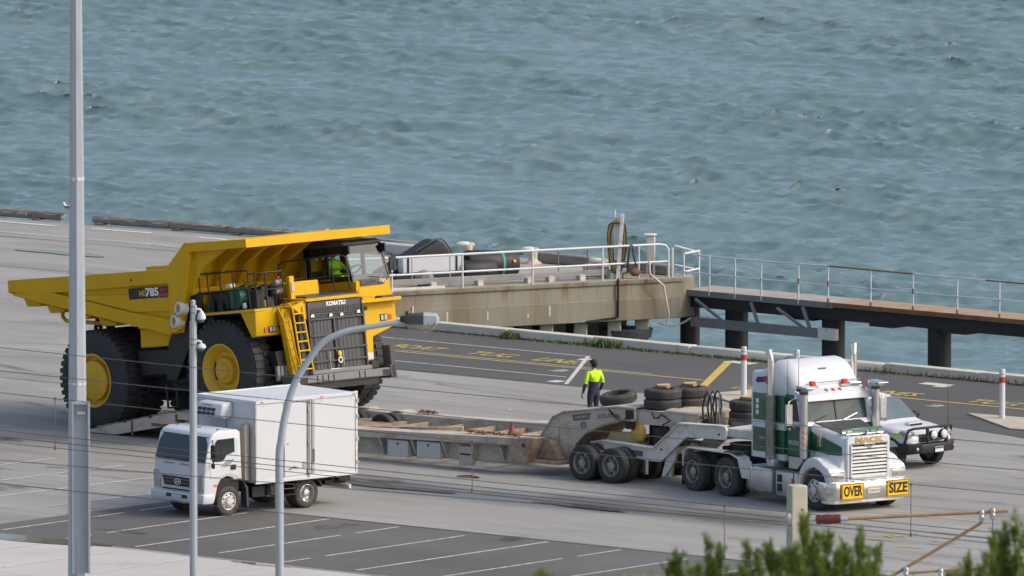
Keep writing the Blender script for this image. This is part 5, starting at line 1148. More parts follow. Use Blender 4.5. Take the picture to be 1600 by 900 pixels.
    for x, y, h in ((2.28, -.98, 1.1), (2.05, -1.15, .9)): MB().cyl((x, y, 2.9), (x, y, 2.9 + h), .010, .004, n=6).build('antenna', 'black', T)
    # --- exhaust stacks with perforated shields
    for s in (-1, 1):
        e = MB().tube([(1.60, s * 1.34, 2.7), (1.60, s * 1.34, 3.72), (1.585, s * 1.35, 3.86), (1.54, s * 1.38, 4.02)], [.085, .085, .085, .09], n=18).build('exhaust_stack', 'chrome', T, smooth=50)
        d = Vector((-.35, s * .25, .9)).normalized(); p = Vector((1.54, s * 1.38, 4.02)); MB().cyl(p + d * .0, p + d * .004, .082, n=18).build('stack_bore', 'black', e)
        sh = MB().cyl((1.60, s * 1.34, 1.22), (1.60, s * 1.34, 2.86), .135, n=26).build('heat_shield', M['shield'], e, smooth=40)
        hol = MB(); 
        for i in range(34):
            for k in range(9):
                a = R(190 + k * 20 + (i % 2) * 10); z = 1.30 + i * .045; c = Vector((1.60 + .1345 * math.cos(a), s * 1.34 + s * -.1345 * math.sin(a) * -1 * (1 if s > 0 else 1) * (1 if True else 1), z)) if False else Vector((1.60 + .1345 * math.cos(a), s * 1.34 + .1345 * math.sin(a), z)); n_ = Vector((math.cos(a), math.sin(a), 0)); hol.cyl(c, c + n_ * .003, .012, n=6)
        ho = hol.build('shield_holes', 'dark', sh); ho['kind'] = 'stuff'
        MB().prism([(1.46, 1.22), (1.74, 1.22), (1.80, 1.0), (1.55, .98)], s * 1.0, s * 1.42).build('stack_elbow', 'alu', e, bev=.03)
    # --- air cleaners beside the bonnet, snorkel heads
    for s in (-1, 1):
        a = MB().cyl((2.72, s * 1.16, 1.30), (2.72, s * 1.16, 3.0), .105, n=22).build('air_intake', 'alu', T, smooth=40)
        MB().cyl((2.72, s * 1.16, 2.96), (2.72, s * 1.16, 3.04), .115, n=20).build('intake_collar', 'grey_dk', a); MB().hexa([(2.58, s * 1.16 - .13, 3.04), (2.86, s * 1.16 - .13, 3.04), (2.86, s * 1.16 + .13, 3.04), (2.58, s * 1.16 + .13, 3.04), (2.58, s * 1.16 - .17, 3.20), (3.06, s * 1.16 - .17, 3.16), (3.06, s * 1.16 + .17, 3.16), (2.58, s * 1.16 + .17, 3.20)]).build('intake_head', 'chrome', a, bev=.015)
        for z in (1.70, 1.86, 2.02): MB().sph((2.80, s * 1.22, z), .032, (1, 1, 1.6)).build('cab_lamp', 'orange', a, smooth=60)
        m = MB().tube([(2.45, s * 1.12, 2.86), (2.55, s * 1.35, 2.84), (2.56, s * 1.52, 2.78), (2.56, s * 1.52, 2.2), (2.5, s * 1.14, 2.02)], .018).build('mirror_arm', 'chrome', T, smooth=50); MB().box(2.53, 2.60, s * 1.52 - .11, s * 1.52 + .11, 2.15, 2.72).build('mirror', 'alu', m, bev=.02)
    # --- bonnet
    def hring(x, w, zt, zb, r=.12): return [(x, -w, zb), (x, -w, zt - r), (x, -w + r * .4, zt - r * .25), (x, -w + r, zt), (x, w - r, zt), (x, w - r * .4, zt - r * .25), (x, w, zt - r), (x, w, zb)]
    secs = [hring(2.52, .90, 2.20, 1.2, .10), hring(2.9, .80, 2.12, 1.1, .12), hring(3.4, .72, 2.01, 1.05, .12), hring(3.76, .70, 1.92, .85, .12), hring(3.84, .68, 1.84, .85, .10)]
    vs = [p for s_ in secs for p in s_]; fs = []
    for i in range(len(secs) - 1):
        for k in range(8): fs.append((i * 8 + k, i * 8 + (k + 1) % 8, (i + 1) * 8 + (k + 1) % 8, (i + 1) * 8 + k))
    fs += [tuple(range(8)), tuple(range(32, 40))]
    hd = MB().add(vs, fs).build('bonnet', Wm, T, smooth=50)
    MB().hexa([(2.60, -.74, 2.19), (3.70, -.56, 1.938), (3.70, .56, 1.938), (2.60, .74, 2.19), (2.60, -.74, 2.203), (3.70, -.56, 1.951), (3.70, .56, 1.951), (2.60, .74, 2.203)]).build('bonnet_top_panel', 'grey_dk', hd)
    for s in (-1, 1):
        MB().hexa([(2.60, s * .885, 1.50), (3.72, s * .705, 1.30), (3.72, s * .715, 1.30), (2.60, s * .90, 1.50), (2.62, s * .885, 2.00), (3.70, s * .705, 1.66), (3.70, s * .715, 1.66), (2.62, s * .90, 2.00)]).build('bonnet_side_panel', G, hd)
        for k in range(4): MB().prism([(2.78 + k * .085, 1.62), (2.82 + k * .085, 1.62), (2.84 + k * .085, 1.92), (2.80 + k * .085, 1.94)], s * .80, s * .91).build('chrome_louvre', 'chrome', hd)
        # front wing
        pr = [(3.20 + .68 * math.cos(R(a)), .50 + .88 * math.sin(R(a))) for a in range(176, 46, -10)] + [(3.80, 1.14), (3.87, 1.02), (3.87, .74), (3.70, .74)] + [(3.20 + .58 * math.cos(R(a)), .50 + .60 * math.sin(R(a))) for a in range(44, 177, 12)]
        w = MB().prism(pr, s * .70, s * 1.24).build('front_wing', Wm, T, bev=.045, seg=3)
        MB().hexa([(2.75, s * .68, 1.0), (3.84, s * .62, .9), (3.84, s * 1.0, .9), (2.75, s * 1.0, 1.0), (2.8, s * .7, 1.7), (3.82, s * .66, 1.5), (3.82, s * .92, 1.06), (2.9, s * .98, 1.34)]).build('wing_infill', Wm, w, bev=.03)
        MB().box(3.855, 3.885, min(s * .78, s * 1.2), max(s * .78, s * 1.2), .82, 1.00).build('headlight', 'lamp', w, bev=.03, seg=2); MB().box(3.845, 3.87, min(s * .74, s * 1.235), max(s * .74, s * 1.235), .78, 1.04).build('headlight_bezel', 'chrome', w, bev=.02)
        MB().cyl((3.25, s * 1.24, 1.10), (3.25, s * 1.25, 1.10), .035).build('wing_lamp', 'black', w)
    # grille surround and bars
    g = MB().prism([(-.66, 1.94), (.66, 1.94), (.70, 1.84), (.70, .74), (-.70, .74), (-.70, 1.84)], 3.80, 3.90, 'x').build('grille_surround', 'white', T, bev=.03)
    MB().box(3.895, 3.905, -.56, .56, .90, 1.72).build('grille_back', 'black', g)
    for k in range(9):
        z = .93 + k * .09
        MB().prism([(3.90, z - .02), (3.935, z - .028), (3.93, z + .02), (3.90, z + .03)], -.56, .56).build('grille_bar', 'silver', g)
    MB().box(3.90, 3.94, -.60, -.555, .88, 1.74).build('grille_frame', 'silver', g); MB().box(3.90, 3.94, .555, .60, .88, 1.74).build('grille_frame', 'silver', g); MB().box(3.90, 3.94, -.60, .60, .86, .90).build('grille_frame', 'silver', g)
    MB().tube([(3.93, -.58, 1.74), (3.93, -.2, 1.74), (3.93, 0, 1.64), (3.93, .2, 1.74), (3.93, .58, 1.74)], .022).build('grille_crest', 'grey_md', g)
    text('lettering', 'MACK', .17, plane_mtx((3.905, 0, 1.835), (0, 1, 0), (0, 0, 1)), 'gold', g, width=.92, bold=.012, ext=.008)
    # bug deflector and mascot
    MB().hexa([(3.62, -.66, 1.98), (3.66, -.66, 1.98), (3.66, .66, 1.98), (3.62, .66, 1.98), (3.56, -.66, 2.12), (3.60, -.66, 2.12), (3.60, .66, 2.12), (3.56, .66, 2.12)]).build('bug_deflector', G, hd, bev=.006); 
    for y in (-.5, -.26, .28, .5): MB().cyl((3.64, y, 2.05), (3.67, y, 2.05), .018, n=8).build('deflector_stud', 'chrome', hd)
    MB().tube([(3.74, -.6, 1.98), (3.74, .6, 1.98)], .018).build('deflector_rail', 'chrome', hd)
    MB().sph((3.80, 0, 2.00), .045, (1.2, .6, 1.2)).box(3.76, 3.84, -.025, .025, 1.93, 1.99).sph((3.84, 0, 2.05), .026).build('bonnet_mascot', 'chrome', hd, smooth=60)
    # bumper with signs
    bp = MB().prism([(3.4, -1.26), (3.78, -1.26), (3.96, -1.10), (4.0, -.6), (4.0, .6), (3.96, 1.10), (3.78, 1.26), (3.4, 1.26)], .30, .79, 'z').build('bumper', 'chrome', T, bev=.05, seg=2)
    MB().prism([(3.5, -1.22), (3.78, -1.22), (3.94, -1.08), (3.97, -.6), (3.97, .6), (3.94, 1.08), (3.78, 1.22), (3.5, 1.22)], .22, .32, 'z').build('bumper_valance', 'white_old', bp, bev=.02)
    for s, tx in ((-1, 'OVER'), (1, 'SIZE')):
        yc = -.60 if s < 0 else .96 - .10
        sg = MB().box(4.005, 4.022, yc - .36, yc + .36, .32, .76).build('oversize_sign', 'sign', T, bev=.006)
        for a in ((yc - .34, yc + .34, .338, .352), (yc - .34, yc + .34, .728, .742), (yc - .345, yc - .331, .338, .742), (yc + .331, yc + .345, .338, .742)): MB().box(4.0225, 4.025, *a).build('sign_border', 'black', sg)
        text('lettering', tx, .36, plane_mtx((4.024, yc, .535), (0, 1, 0), (0, 0, 1)), 'black', sg, width=.60, bold=.012)
    MB().box(4.005, 4.015, -.10, .28, .46, .58).build('number_plate', 'white_old', T); text('lettering', '1DIB 078', .08, plane_mtx((4.017, .09, .52), (0, 1, 0), (0, 0, 1)), 'print_red', T, width=.32)
    for y in (-.55, .05, .5): MB().cyl((3.96, y, .74), (3.96, y, .80), .03, n=10).build('bumper_lamp', G, bp)
    T.scale = (1.06, 1, 1)
    for o in T.children:
        if o.name.split('.')[0] == 'wheel':
            cx = sum(v.co.x for v in o.data.vertices) / len(o.data.vertices)
            o.scale = (1 / 1.06, 1, 1); o.location.x = cx - cx / 1.06
    return T
prime_mover()

# ------------------------------------------------------------------ white utility vehicle behind the prime mover
def ute():
    T = thing('utility_vehicle', 'white utility with black bull bar and spotlights beside the prime mover', 'car', (10.62, -12.95, 0), -44)
    # lofted body: half profile rings along x (front = +)
    def ring(x, w, zb, zt, wt, r=.10): return [(x, -w, zb), (x, -w, zt - r * 1.2), (x, -wt, zt - r * .35), (x, -wt + r, zt), (x, 0, zt + .015), (x, wt - r, zt), (x, wt, zt - r * .35), (x, w, zt - r * 1.2), (x, w, zb)]
    def loft(secs, name, m, par, sm=45):
        k = len(secs[0]); vs = [p for q in secs for p in q]; fs = []
        for i in range(len(secs) - 1):
            for j in range(k): fs.append((i * k + j, i * k + (j + 1) % k, (i + 1) * k + (j + 1) % k, (i + 1) * k + j))
        fs += [tuple(range(k)), tuple(range((len(secs) - 1) * k, len(secs) * k))]
        return MB().add(vs, fs).build(name, m, par, smooth=sm)
    body = loft([ring(-4.3, .88, .62, 1.10, .86), ring(-2.3, .90, .58, 1.10, .88), ring(-.85, .90, .55, 1.14, .86), ring(-.35, .90, .55, 1.13, .82), ring(-.05, .90, .57, 1.105, .82), ring(.25, .89, .60, 1.06, .80), ring(.55, .84, .62, .98, .72), ring(.68, .74, .66, .88, .62)], 'body', 'white', T)
    top = loft([ring(-2.6, .80, 1.10, 1.12, .78, .02), ring(-2.45, .76, 1.08, 1.62, .66, .10), ring(-2.1, .75, 1.08, 1.76, .62, .10), ring(-1.45, .75, 1.08, 1.78, .62, .10), ring(-1.15, .76, 1.08, 1.70, .62, .10), ring(-.52, .80, 1.08, 1.19, .74, .05), ring(-.34, .80, 1.08, 1.125, .76, .03)], 'cabin', 'white', T)
    # windscreen and side glass sit on the cabin
    MB().hexa([(-.56, -.74, 1.19), (-.53, -.74, 1.225), (-.53, .74, 1.225), (-.56, .74, 1.19), (-1.15, -.60, 1.70), (-1.12, -.60, 1.735), (-1.12, .60, 1.735), (-1.15, .60, 1.70)]).build('windscreen', mat('blue grey windscreen', (.10, .135, .15), .08, var=.15, scale=1.2), top)
    for s in (-1, 1):
        MB().hexa([(-2.3, s * .78, 1.18), (-.72, s * .80, 1.18), (-.72, s * .785, 1.18), (-2.3, s * .765, 1.18), (-2.1, s * .69, 1.64), (-1.22, s * .69, 1.64), (-1.22, s * .675, 1.64), (-2.1, s * .675, 1.64)]).build('side_window', 'glass', top)
        m = MB().box(-.82, -.66, s * .92 - .10, s * .92 + .10, 1.16, 1.34).build('mirror', 'black' if s > 0 else 'white', T, bev=.04, seg=2)
        MB().box(-.3, .0, s * .895 - .006, s * .895 + .006, .70, 1.0).build('wing_panel', 'white', body)
        MB().prism([(.36, .86), (.62, .84), (.60, 1.0), (.30, 1.04)], s * .56, s * .86).build('headlight', 'lamp', T, bev=.03, seg=2)
        for x in (0.0, -3.08):
            wheel(T, (x, s * .86, .37), s, .375, .25, .22, 'rubber', 'grey_md', 'truck', n=36, dish=.05)
            pts = [(x + .44 * math.cos(R(a)), .40 + .44 * math.sin(R(a))) for a in range(0, 181, 15)]
            MB().prism(pts + [(x + .40 * math.cos(R(a)), .38 + .40 * math.sin(R(a))) for a in range(180, -1, -15)], min(s * .70, s * .92), max(s * .70, s * .92)).build('wheel_arch', 'black', T)
    for y in (-.3, .3): MB().tube([(-.52, y - .28, 1.185), (-.60, y + .22, 1.245)], .012).build('wiper', 'black', top)
    sc_ = MB().prism([(-.10, 1.10), (.10, 1.08), (.14, 1.16), (-.02, 1.175)], -.26, .26).build('bonnet_scoop', 'white', T, bev=.02)
    MB().box(.11, .145, -.22, .22, 1.095, 1.145).build('scoop_intake', 'black', sc_)
    MB().box(.60, .70, -.50, .50, .72, .92).build('grille', 'black', T, bev=.02)
    for z in (.78, .86): MB().box(.69, .71, -.48, .48, z - .012, z + .012).build('grille_bar', 'grey_md', T)
    bb = MB().prism([(.30, -.94), (.66, -.92), (.92, -.60), (.95, 0), (.92, .60), (.66, .92), (.30, .94), (.30, .7), (.6, .6), (.6, -.6), (.3, -.7)], .44, .70, 'z').build('bull_bar', 'black', T, bev=.04, seg=2)
    MB().tube([(.50, -.88, .68), (.62, -.84, 1.06), (.70, -.70, 1.10), (.86, -.32, 1.12), (.88, .32, 1.12), (.70, .70, 1.10), (.62, .84, 1.06), (.50, .88, .68)], .035).build('bull_bar_hoop', 'black', bb, smooth=50)
    for y in (-.36, .36): MB().hexa([(.84, y - .05, .46), (.94, y - .05, .46), (.94, y + .05, .46), (.84, y + .05, .46), (.82, y - .04, 1.12), (.90, y - .04, 1.12), (.90, y + .04, 1.12), (.82, y + .04, 1.12)]).build('bull_bar_upright', 'black', bb, bev=.015)
    MB().tube([(.90, -.36, .80), (.90, .36, .80)], .03).build('bull_bar_tube', 'black', bb)
    for y in (-.2, .2):
        l = MB().cyl((.84, y, .92), (.95, y, .92), .11, .125, n=24).build('spotlight', 'black', T, smooth=40); MB().lathe([(0, .0), (.118, .0), (.105, .03), (.06, .045), (0, .05)], (.95, y, .92), (1, 0, 0), n=24, close=False).build('spotlight_glass', 'white', l, smooth=60)
    for y in (-.72, .72): MB().sph((.84, y, .56), .05, (.5, 1, 1)).build('fog_lamp', 'lamp', T)
    MB().box(.955, .965, -.16, .16, .46, .60).build('number_plate', 'white', T); MB().box(.966, .968, -.15, .15, .55, .59).build('plate_band', 'print_blue', T)
    MB().cyl((.60, .74, 1.08), (.58, .74, 2.3), .008, .003, n=6).build('antenna', 'black', T)
    MB().box(.1, .42, -.905, -.89, .86, .92).build('hivis_stripe', 'hivis', T); MB().box(-4.2, .3, -.8, .8, .35, .6).build('underbody', 'black', T)
    return T
ute()
# ------------------------------------------------------------------ people
def skin_mesh(name, joints, edges, root, material, parent, loc=(0, 0, 0), subdiv=2):
    me = bpy.data.meshes.new(name); me.from_pydata([j[0] for j in joints], edges, [])
    o = bpy.data.objects.new(name, me); C.objects.link(o)
    md = o.modifiers.new('skin', 'SKIN'); md.use_smooth_shade = True
    sv = me.skin_vertices[0].data
    for i, j in enumerate(joints):
        r = j[1]; sv[i].radius = r if isinstance(r, tuple) else (r, r); sv[i].use_root = (i == root)
    s = o.modifiers.new('sub', 'SUBSURF'); s.levels = subdiv; s.render_levels = subdiv
    dg = bpy.context.evaluated_depsgraph_get(); m2 = bpy.data.meshes.new_from_object(o.evaluated_get(dg)); bpy.data.objects.remove(o)
    m2.materials.clear(); m2.polygons.foreach_set('use_smooth', [True] * len(m2.polygons))
    return link(name, m2, material, parent, loc)

def hand_chain(base, fwd, down, side, s=1.0):
    """palm + 5 fingers as skin joints; returns joints, edges (joint 0 = wrist)"""
    b = Vector(base); f = Vector(fwd).normalized(); d = Vector(down).normalized(); sd = Vector(side).normalized()
    J = [(tuple(b), (.026, .018)), (tuple(b + d * .05), (.038, .016)), (tuple(b + d * .095), (.040, .014))]; E = [(0, 1), (1, 2)]
    for k, (o, l) in enumerate(((-.032, .062), (-.011, .075), (.011, .078), (.031, .070))):
        p = b + d * .10 + f * o; i = len(J)
        J += [(tuple(p), .009), (tuple(p + d * l * .5 + sd * .012), .0085), (tuple(p + d * l * .92 + sd * .034), .007)]; E += [(2, i), (i, i + 1), (i + 1, i + 2)]
    i = len(J); J += [(tuple(b + d * .04 + f * .045), .011), (tuple(b + d * .085 + f * .058 + sd * .012), .009)]; E += [(1, i), (i, i + 1)]
    return J, E

def standing_worker():
    # facing mostly away to the left; stands on the paving behind the gooseneck.  x = his front, y = his left
    P = thing('person', 'worker in yellow and navy high-visibility shirt, dark trousers and black cap', 'person', (2.22, -3.55, 0), 128)
    # body: trousers+shirt as one continuous figure, clothing colours by separate garments over it
    J = [((0, 0, .93), (.155, .125)),            # 0 pelvis
         ((0, 0, 1.06), (.155, .115)), ((.01, 0, 1.22), (.165, .125)), ((.0, 0, 1.38), (.175, .12)), ((-.01, 0, 1.46), (.11, .09)), ((0, 0, 1.52), .058), ((.01, 0, 1.58), .056),
         ((.0, .20, 1.42), .078), ((-.02, .265, 1.28), .062), ((-.01, .30, 1.12), .052), ((.03, .315, .98), .044), ((.08, .32, .87), .032),      # left arm 7-11
         ((.0, -.20, 1.42), .078), ((-.03, -.26, 1.28), .062), ((-.03, -.29, 1.13), .052), ((.02, -.28, 1.00), .044), ((.10, -.26, .90), .032),   # right arm 12-16
         ((.0, .10, .86), .112), ((.02, .11, .66), .088), ((.02, .115, .48), .068), ((-.01, .12, .28), .062), ((-.02, .12, .09), .05),         # left leg 17-21
         ((.0, -.10, .86), .112), ((.03, -.11, .66), .088), ((.04, -.115, .48), .068), ((.03, -.12, .28), .062), ((.01, -.12, .09), .05)]
    E = [(0, 1), (1, 2), (2, 3), (3, 4), (4, 5), (5, 6), (3, 7), (7, 8), (8, 9), (9, 10), (10, 11), (3, 12), (12, 13), (13, 14), (14, 15), (15, 16), (0, 17), (17, 18), (18, 19), (19, 20), (20, 21), (0, 22), (22, 23), (23, 24), (24, 25), (25, 26)]
    m = bpy.data.materials.new('work clothes'); m.use_nodes = True; N = m.node_tree.nodes; L = m.node_tree.links; b = N["Principled BSDF"]; b.inputs["Roughness"].default_value = .82
    tc = N.new("ShaderNodeTexCoord"); sp = N.new("ShaderNodeSeparateXYZ"); L.new(tc.outputs["Object"], sp.inputs[0])
    ab = math2(N, L, 'ABSOLUTE', sp.outputs[1], 0)
    arm = N.new("ShaderNodeMath"); arm.operation = 'GREATER_THAN'; L.new(ab, arm.inputs[0]); arm.inputs[1].default_value = .215
    lim = math2(N, L, 'SUBTRACT', 1.19, math2(N, L, 'MULTIPLY', arm.outputs[0], .05))
    hv = math2(N, L, 'GREATER_THAN', sp.outputs[2], lim)
    neck = math2(N, L, 'GREATER_THAN', sp.outputs[2], 1.515)
    nzv = N.new("ShaderNodeTexNoise"); nzv.inputs["Scale"].default_value = 7; L.new(tc.outputs["Object"], nzv.inputs[0])
    c = mixc(N, L, hv, (.020, .023, .048), (.46, .72, .02)); c = mixc(N, L, neck, c, (.34, .18, .12))
    L.new(c, b.inputs["Base Color"]); bp = N.new("ShaderNodeBump"); bp.inputs["Strength"].default_value = .5; bp.inputs["Distance"].default_value = .05; L.new(nzv.outputs[0], bp.inputs["Height"]); L.new(bp.outputs[0], b.inputs["Normal"])
    skin_mesh('body', J, E, 0, m, P)
    # head
    h = MB().sph((.015, 0, 1.66), .105, (1.0, .80, 1.18), 20, 14).sph((.118, 0, 1.648), .020, (.9, .7, 1.2), 8, 6).build('head', 'skin', P, smooth=70)
    for s in (-1, 1): MB().sph((.0, s * .086, 1.65), .028, (.6, .35, 1.1), 10, 8).build('ear', 'skin', h, smooth=70); MB().sph((.098, s * .034, 1.672), .011, (.6, 1, .8), 8, 6).build('eye', 'black', h)
    MB().box(.100, .114, -.025, .025, 1.602, 1.610).build('mouth', 'print_red', h)
    MB().sph((-.012, 0, 1.672), .108, (1.0, .82, 1.10), 18, 12).build('hair', 'capblack', h, smooth=70)
    cap = MB().sph((.008, 0, 1.715), .114, (1.04, .86, .72), 20, 12).build('cap', 'capblack', h, smooth=70)
    MB().prism([(.09 + .12 * math.cos(R(a)), .082 * math.sin(R(a))) for a in range(-90, 91, 15)], 1.705, 1.715, 'z').build('cap_peak', 'capblack', cap)
    MB().prism([(.155 * math.cos(R(a)), .205 * math.sin(R(a))) for a in range(0, 360, 20)], 1.04, 1.05, 'z').build('belt', 'black', P) if False else None
    for s, w in ((1, (.08, .32, .87)), (-1, (.10, -.26, .90))):
        J2, E2 = hand_chain(Vector(w) + Vector((0, 0, .02)), (1, 0, 0), (.25, 0, -1), (0, -s, 0)); skin_mesh('hand', J2, E2, 0, 'skin', P, subdiv=1)
    for y, x in ((.12, -.02), (-.12, .01)): MB().hexa([(x - .09, y - .05, 0), (x + .19, y - .05, 0), (x + .19, y + .05, 0), (x - .09, y + .05, 0), (x - .07, y - .045, .11), (x + .15, y - .035, .07), (x + .15, y + .035, .07), (x - .07, y + .045, .11)]).build('boot', 'capblack', P, bev=.02)
    return P
standing_worker()

def seated_driver():
    M_ = DUMP.matrix_world @ Vector((5.35, 1.70, 3.53))
    P = thing('person', 'driver in yellow high-visibility vest seated in the dump truck cab', 'person', M_, -46, 7.5)
    J = [((0, 0, .05), (.15, .12)), ((-.03, 0, .22), (.14, .11)), ((-.04, 0, .40), (.16, .11)), ((-.03, 0, .48), .09), ((-.02, 0, .54), .05), ((-.01, 0, .59), .05),
         ((-.02, .19, .43), .07), ((.10, .24, .27), .055), ((.30, .21, .22), .045), ((.48, .16, .26), .035), ((-.02, -.19, .43), .07), ((.10, -.24, .27), .055), ((.30, -.21, .22), .045), ((.48, -.16, .26), .035),
         ((.12, .09, .03), .09), ((.38, .10, .04), .075), ((.42, .10, -.06), .06), ((.12, -.09, .03), .09), ((.38, -.10, .04), .075), ((.42, -.10, -.06), .06)]
    E = [(0, 1), (1, 2), (2, 3), (3, 4), (4, 5), (2, 6), (6, 7), (7, 8), (8, 9), (2, 10), (10, 11), (11, 12), (12, 13), (0, 14), (14, 15), (15, 16), (0, 17), (17, 18), (18, 19)]
    skin_mesh('body', J, E, 0, 'hivis', P)
    h = MB().sph((.01, 0, .66), .10, (1, .8, 1.15), 16, 12).sph((.11, 0, .65), .018, (1, .7, 1.2), 8, 6).build('head', 'skin', P, smooth=70)
    MB().sph((-.005, 0, .70), .105, (1.05, .88, .75), 16, 10).build('helmet', 'print_blue', h, smooth=70)
    for s in (-1, 1): MB().sph((0, s * .083, .66), .025, (.6, .35, 1.1), 8, 6).build('ear', 'skin', h); J2, E2 = hand_chain((.48, s * .16, .26), (0, s * -1, .2), (1, 0, .2), (0, 0, -1)); skin_mesh('hand', J2, E2, 0, 'skin', P, subdiv=1)
    return P
seated_driver()
# ------------------------------------------------------------------ poles and overhead line
def ngon(n, r, rot=0): return [(r * math.cos(rot + 2 * math.pi * i / n), r * math.sin(rot + 2 * math.pi * i / n)) for i in range(n)]
def tapered(mb, secs, n=8, rot=0):
    vs = []; fs = []
    for z, r in secs: vs += [(x, y, z) for x, y in ngon(n, r, rot)]
    for i in range(len(secs) - 1):
        for k in range(n): fs.append((i * n + k, i * n + (k + 1) % n, (i + 1) * n + (k + 1) % n, (i + 1) * n + k))
    fs += [tuple(range(n)), tuple(range((len(secs) - 1) * n, len(secs) * n))]
    return mb.add(vs, fs)
# tall octagonal mast
pm = thing('lighting_mast', 'tall grey octagonal steel lighting mast at the left edge', 'mast', (-10.63, -41.5, 0))
tapered(MB(), [(0, .25), (6.0, .212), (10.5, .176), (14.2, .148), (20.0, .105)], 8, R(0)).build('shaft', 'galv', pm)
tapered(MB(), [(10.44, .183), (10.52, .183)], 8, R(8)).build('joint_collar', 'white_old', pm); tapered(MB(), [(5.42, .222), (5.47, .222)], 8, R(8)).build('joint_collar', 'white_old', pm)
cv = MB().box(-.13, .31, -.235, -.20, .8, 5.03).build('cable_channel', 'galv', pm)
for x in (-.13, .265): MB().box(x, x + .045, -.42, -.235, .8, 5.03).build('channel_flange', 'galv', cv)
MB().box(-.10, .28, -.41, -.235, 4.97, 5.03).build('channel_cap', 'galv', cv); MB().box(.0, .22, -.38, -.235, 4.72, 4.80).build('channel_bracket', 'galv', cv)
MB().box(-.6, .6, -.1, .1, 19.9, 20.1).build('lamp_crown', 'galv', pm)
# CCTV pole
pc = thing('camera_pole', 'slim grey pole carrying two white dome cameras', 'pole', (-7.27, -64.65, 0))
tapered(MB(), [(0, .095), (9.50, .082), (9.51, .058), (9.97, .056)], 10).build('shaft', 'galv', pc); MB().sph((0, 0, 9.97), .056, (1, 1, .5)).build('pole_cap', 'galv', pc, smooth=60)
def dome(z, big):
    a = MB().tube([(.05, -.02, z), (.13, -.02, z), (.175, -.02, z - .015), (.185, -.02, z - .07)], .030).build('camera_arm', 'white', pc, smooth=50); MB().box(.045, .08, -.05, .02, z - .11, z + .09).build('camera_bracket', 'white', a, bev=.008)
    c = MB().lathe([(0, .14), (.04, .14), (.072, .09), (.098, .04), (.10, -.03), (.086, -.045), (0, -.045)] if big else [(0, .07), (.05, .07), (.095, .035), (.105, .0), (.105, -.02), (.086, -.035), (0, -.035)], (.19, -.02, z - .19 if big else z - .13), (0, 0, 1), n=24, close=False).build('dome_camera', 'white', pc, smooth=40)
    MB().sph((.19, -.02, z - .235 if big else z - .165), .08, (1, 1, .85)).build('dome_glass', mat('smoky dome', (.12, .125, .12), .12), c, smooth=60)
dome(9.78, True); dome(9.05, False)
for z in (9.85, 9.7, 9.10, 8.98): MB().lathe([(.05, -.012), (.092 if z < 9.5 else .066, -.012), (.092 if z < 9.5 else .066, .012), (.05, .012)], (0, 0, z), (0, 0, 1), n=16).build('strap', 'grey_md', pc)
def bowl_glass():
    m = clear_glass('lantern bowl glass', (.86, .84, .80), .2); N = m.node_tree.nodes; L = m.node_tree.links; o = [n for n in N if n.type == 'OUTPUT_MATERIAL'][0]; src = o.inputs[0].links[0].from_socket
    d = N.new('ShaderNodeBsdfDiffuse'); d.inputs[0].default_value = (.52, .47, .42, 1); x = N.new('ShaderNodeMixShader'); x.inputs[0].default_value = .24; L.new(src, x.inputs[1]); L.new(d.outputs[0], x.inputs[2]); L.new(x.outputs[0], o.inputs[0]); return m
# street light with curved arm
sl = thing('street_light', 'grey street light with long curved arm and glass bowl lantern', 'street light', (-5.37, -60.8, 0))
pts = [(0, 0, 0), (0, 0, 3), (0, 0, 5.2), (.0, 0, 5.98), (.04, 0, 6.3), (.13, 0, 6.87), (.30, 0, 7.5), (.53, 0, 7.95), (.93, 0, 8.52), (1.26, 0, 8.74), (1.63, 0, 8.87), (2.19, 0, 8.97), (2.89, 0, 9.08)]
def catmull(P, k=6):
    out = []; P = [Vector(p) for p in P]
    for i in range(len(P) - 1):
        p0 = P[max(i - 1, 0)]; p1 = P[i]; p2 = P[i + 1]; p3 = P[min(i + 2, len(P) - 1)]
        for j in range(k): t = j / k; out.append(.5 * ((2 * p1) + (p2 - p0) * t + (2 * p0 - 5 * p1 + 4 * p2 - p3) * t * t + (3 * p1 - p0 - 3 * p2 + p3) * t ** 3))
    return out + [P[-1]]
cp = catmull(pts); n_ = len(cp); MB().tube(cp, [.105 - .045 * i / n_ for i in range(n_)], n=14).build('pole_arm', 'galv', sl, smooth=60)
MB().lathe([(.08, -.02), (.105, -.02), (.105, .02), (.08, .02)], (0, 0, 4.1), (0, 0, 1), n=18).build('pole_joint', 'galv', sl, smooth=50)
hx, hz = 2.93, 9.06
lan = MB()
def lring(x, w, zt, zb): return [(x, -w, zb), (x, -w, zt - .05), (x, -w * .7, zt), (x, w * .7, zt), (x, w, zt - .05), (x, w, zb)]
se = [lring(hx - .06, .10, hz + .14, hz - .02), lring(hx + .06, .16, hz + .20, hz - .03), lring(hx + .40, .19, hz + .22, hz - .04)]; vs = [p for q in se for p in q]; fs = []
for i in range(2):
    for k in range(6): fs.append((i * 6 + k, i * 6 + (k + 1) % 6, i * 6 + 6 + (k + 1) % 6, i * 6 + 6 + k))
lan.add(vs, fs + [tuple(range(6)), tuple(range(12, 18))]).build('lantern_canopy', 'grey_dk', sl, smooth=30)
se = [lring(hx + .40, .195, hz + .225, hz - .05), lring(hx + .70, .18, hz + .20, hz - .02), lring(hx + .76, .14, hz + .10, hz + .0)]; vs = [p for q in se for p in q]
MB().add(vs, fs[:12] + [tuple(range(6)), tuple(range(12, 18))]).build('lantern_cover', 'galv', sl, smooth=30)
MB().cyl((hx - .14, 0, hz + .06), (hx + .02, 0, hz + .08), .085).box(hx - .02, hx + .06, -.06, .06, hz + .12, hz + .26).build('lantern_spigot', 'black', sl, bev=.02)
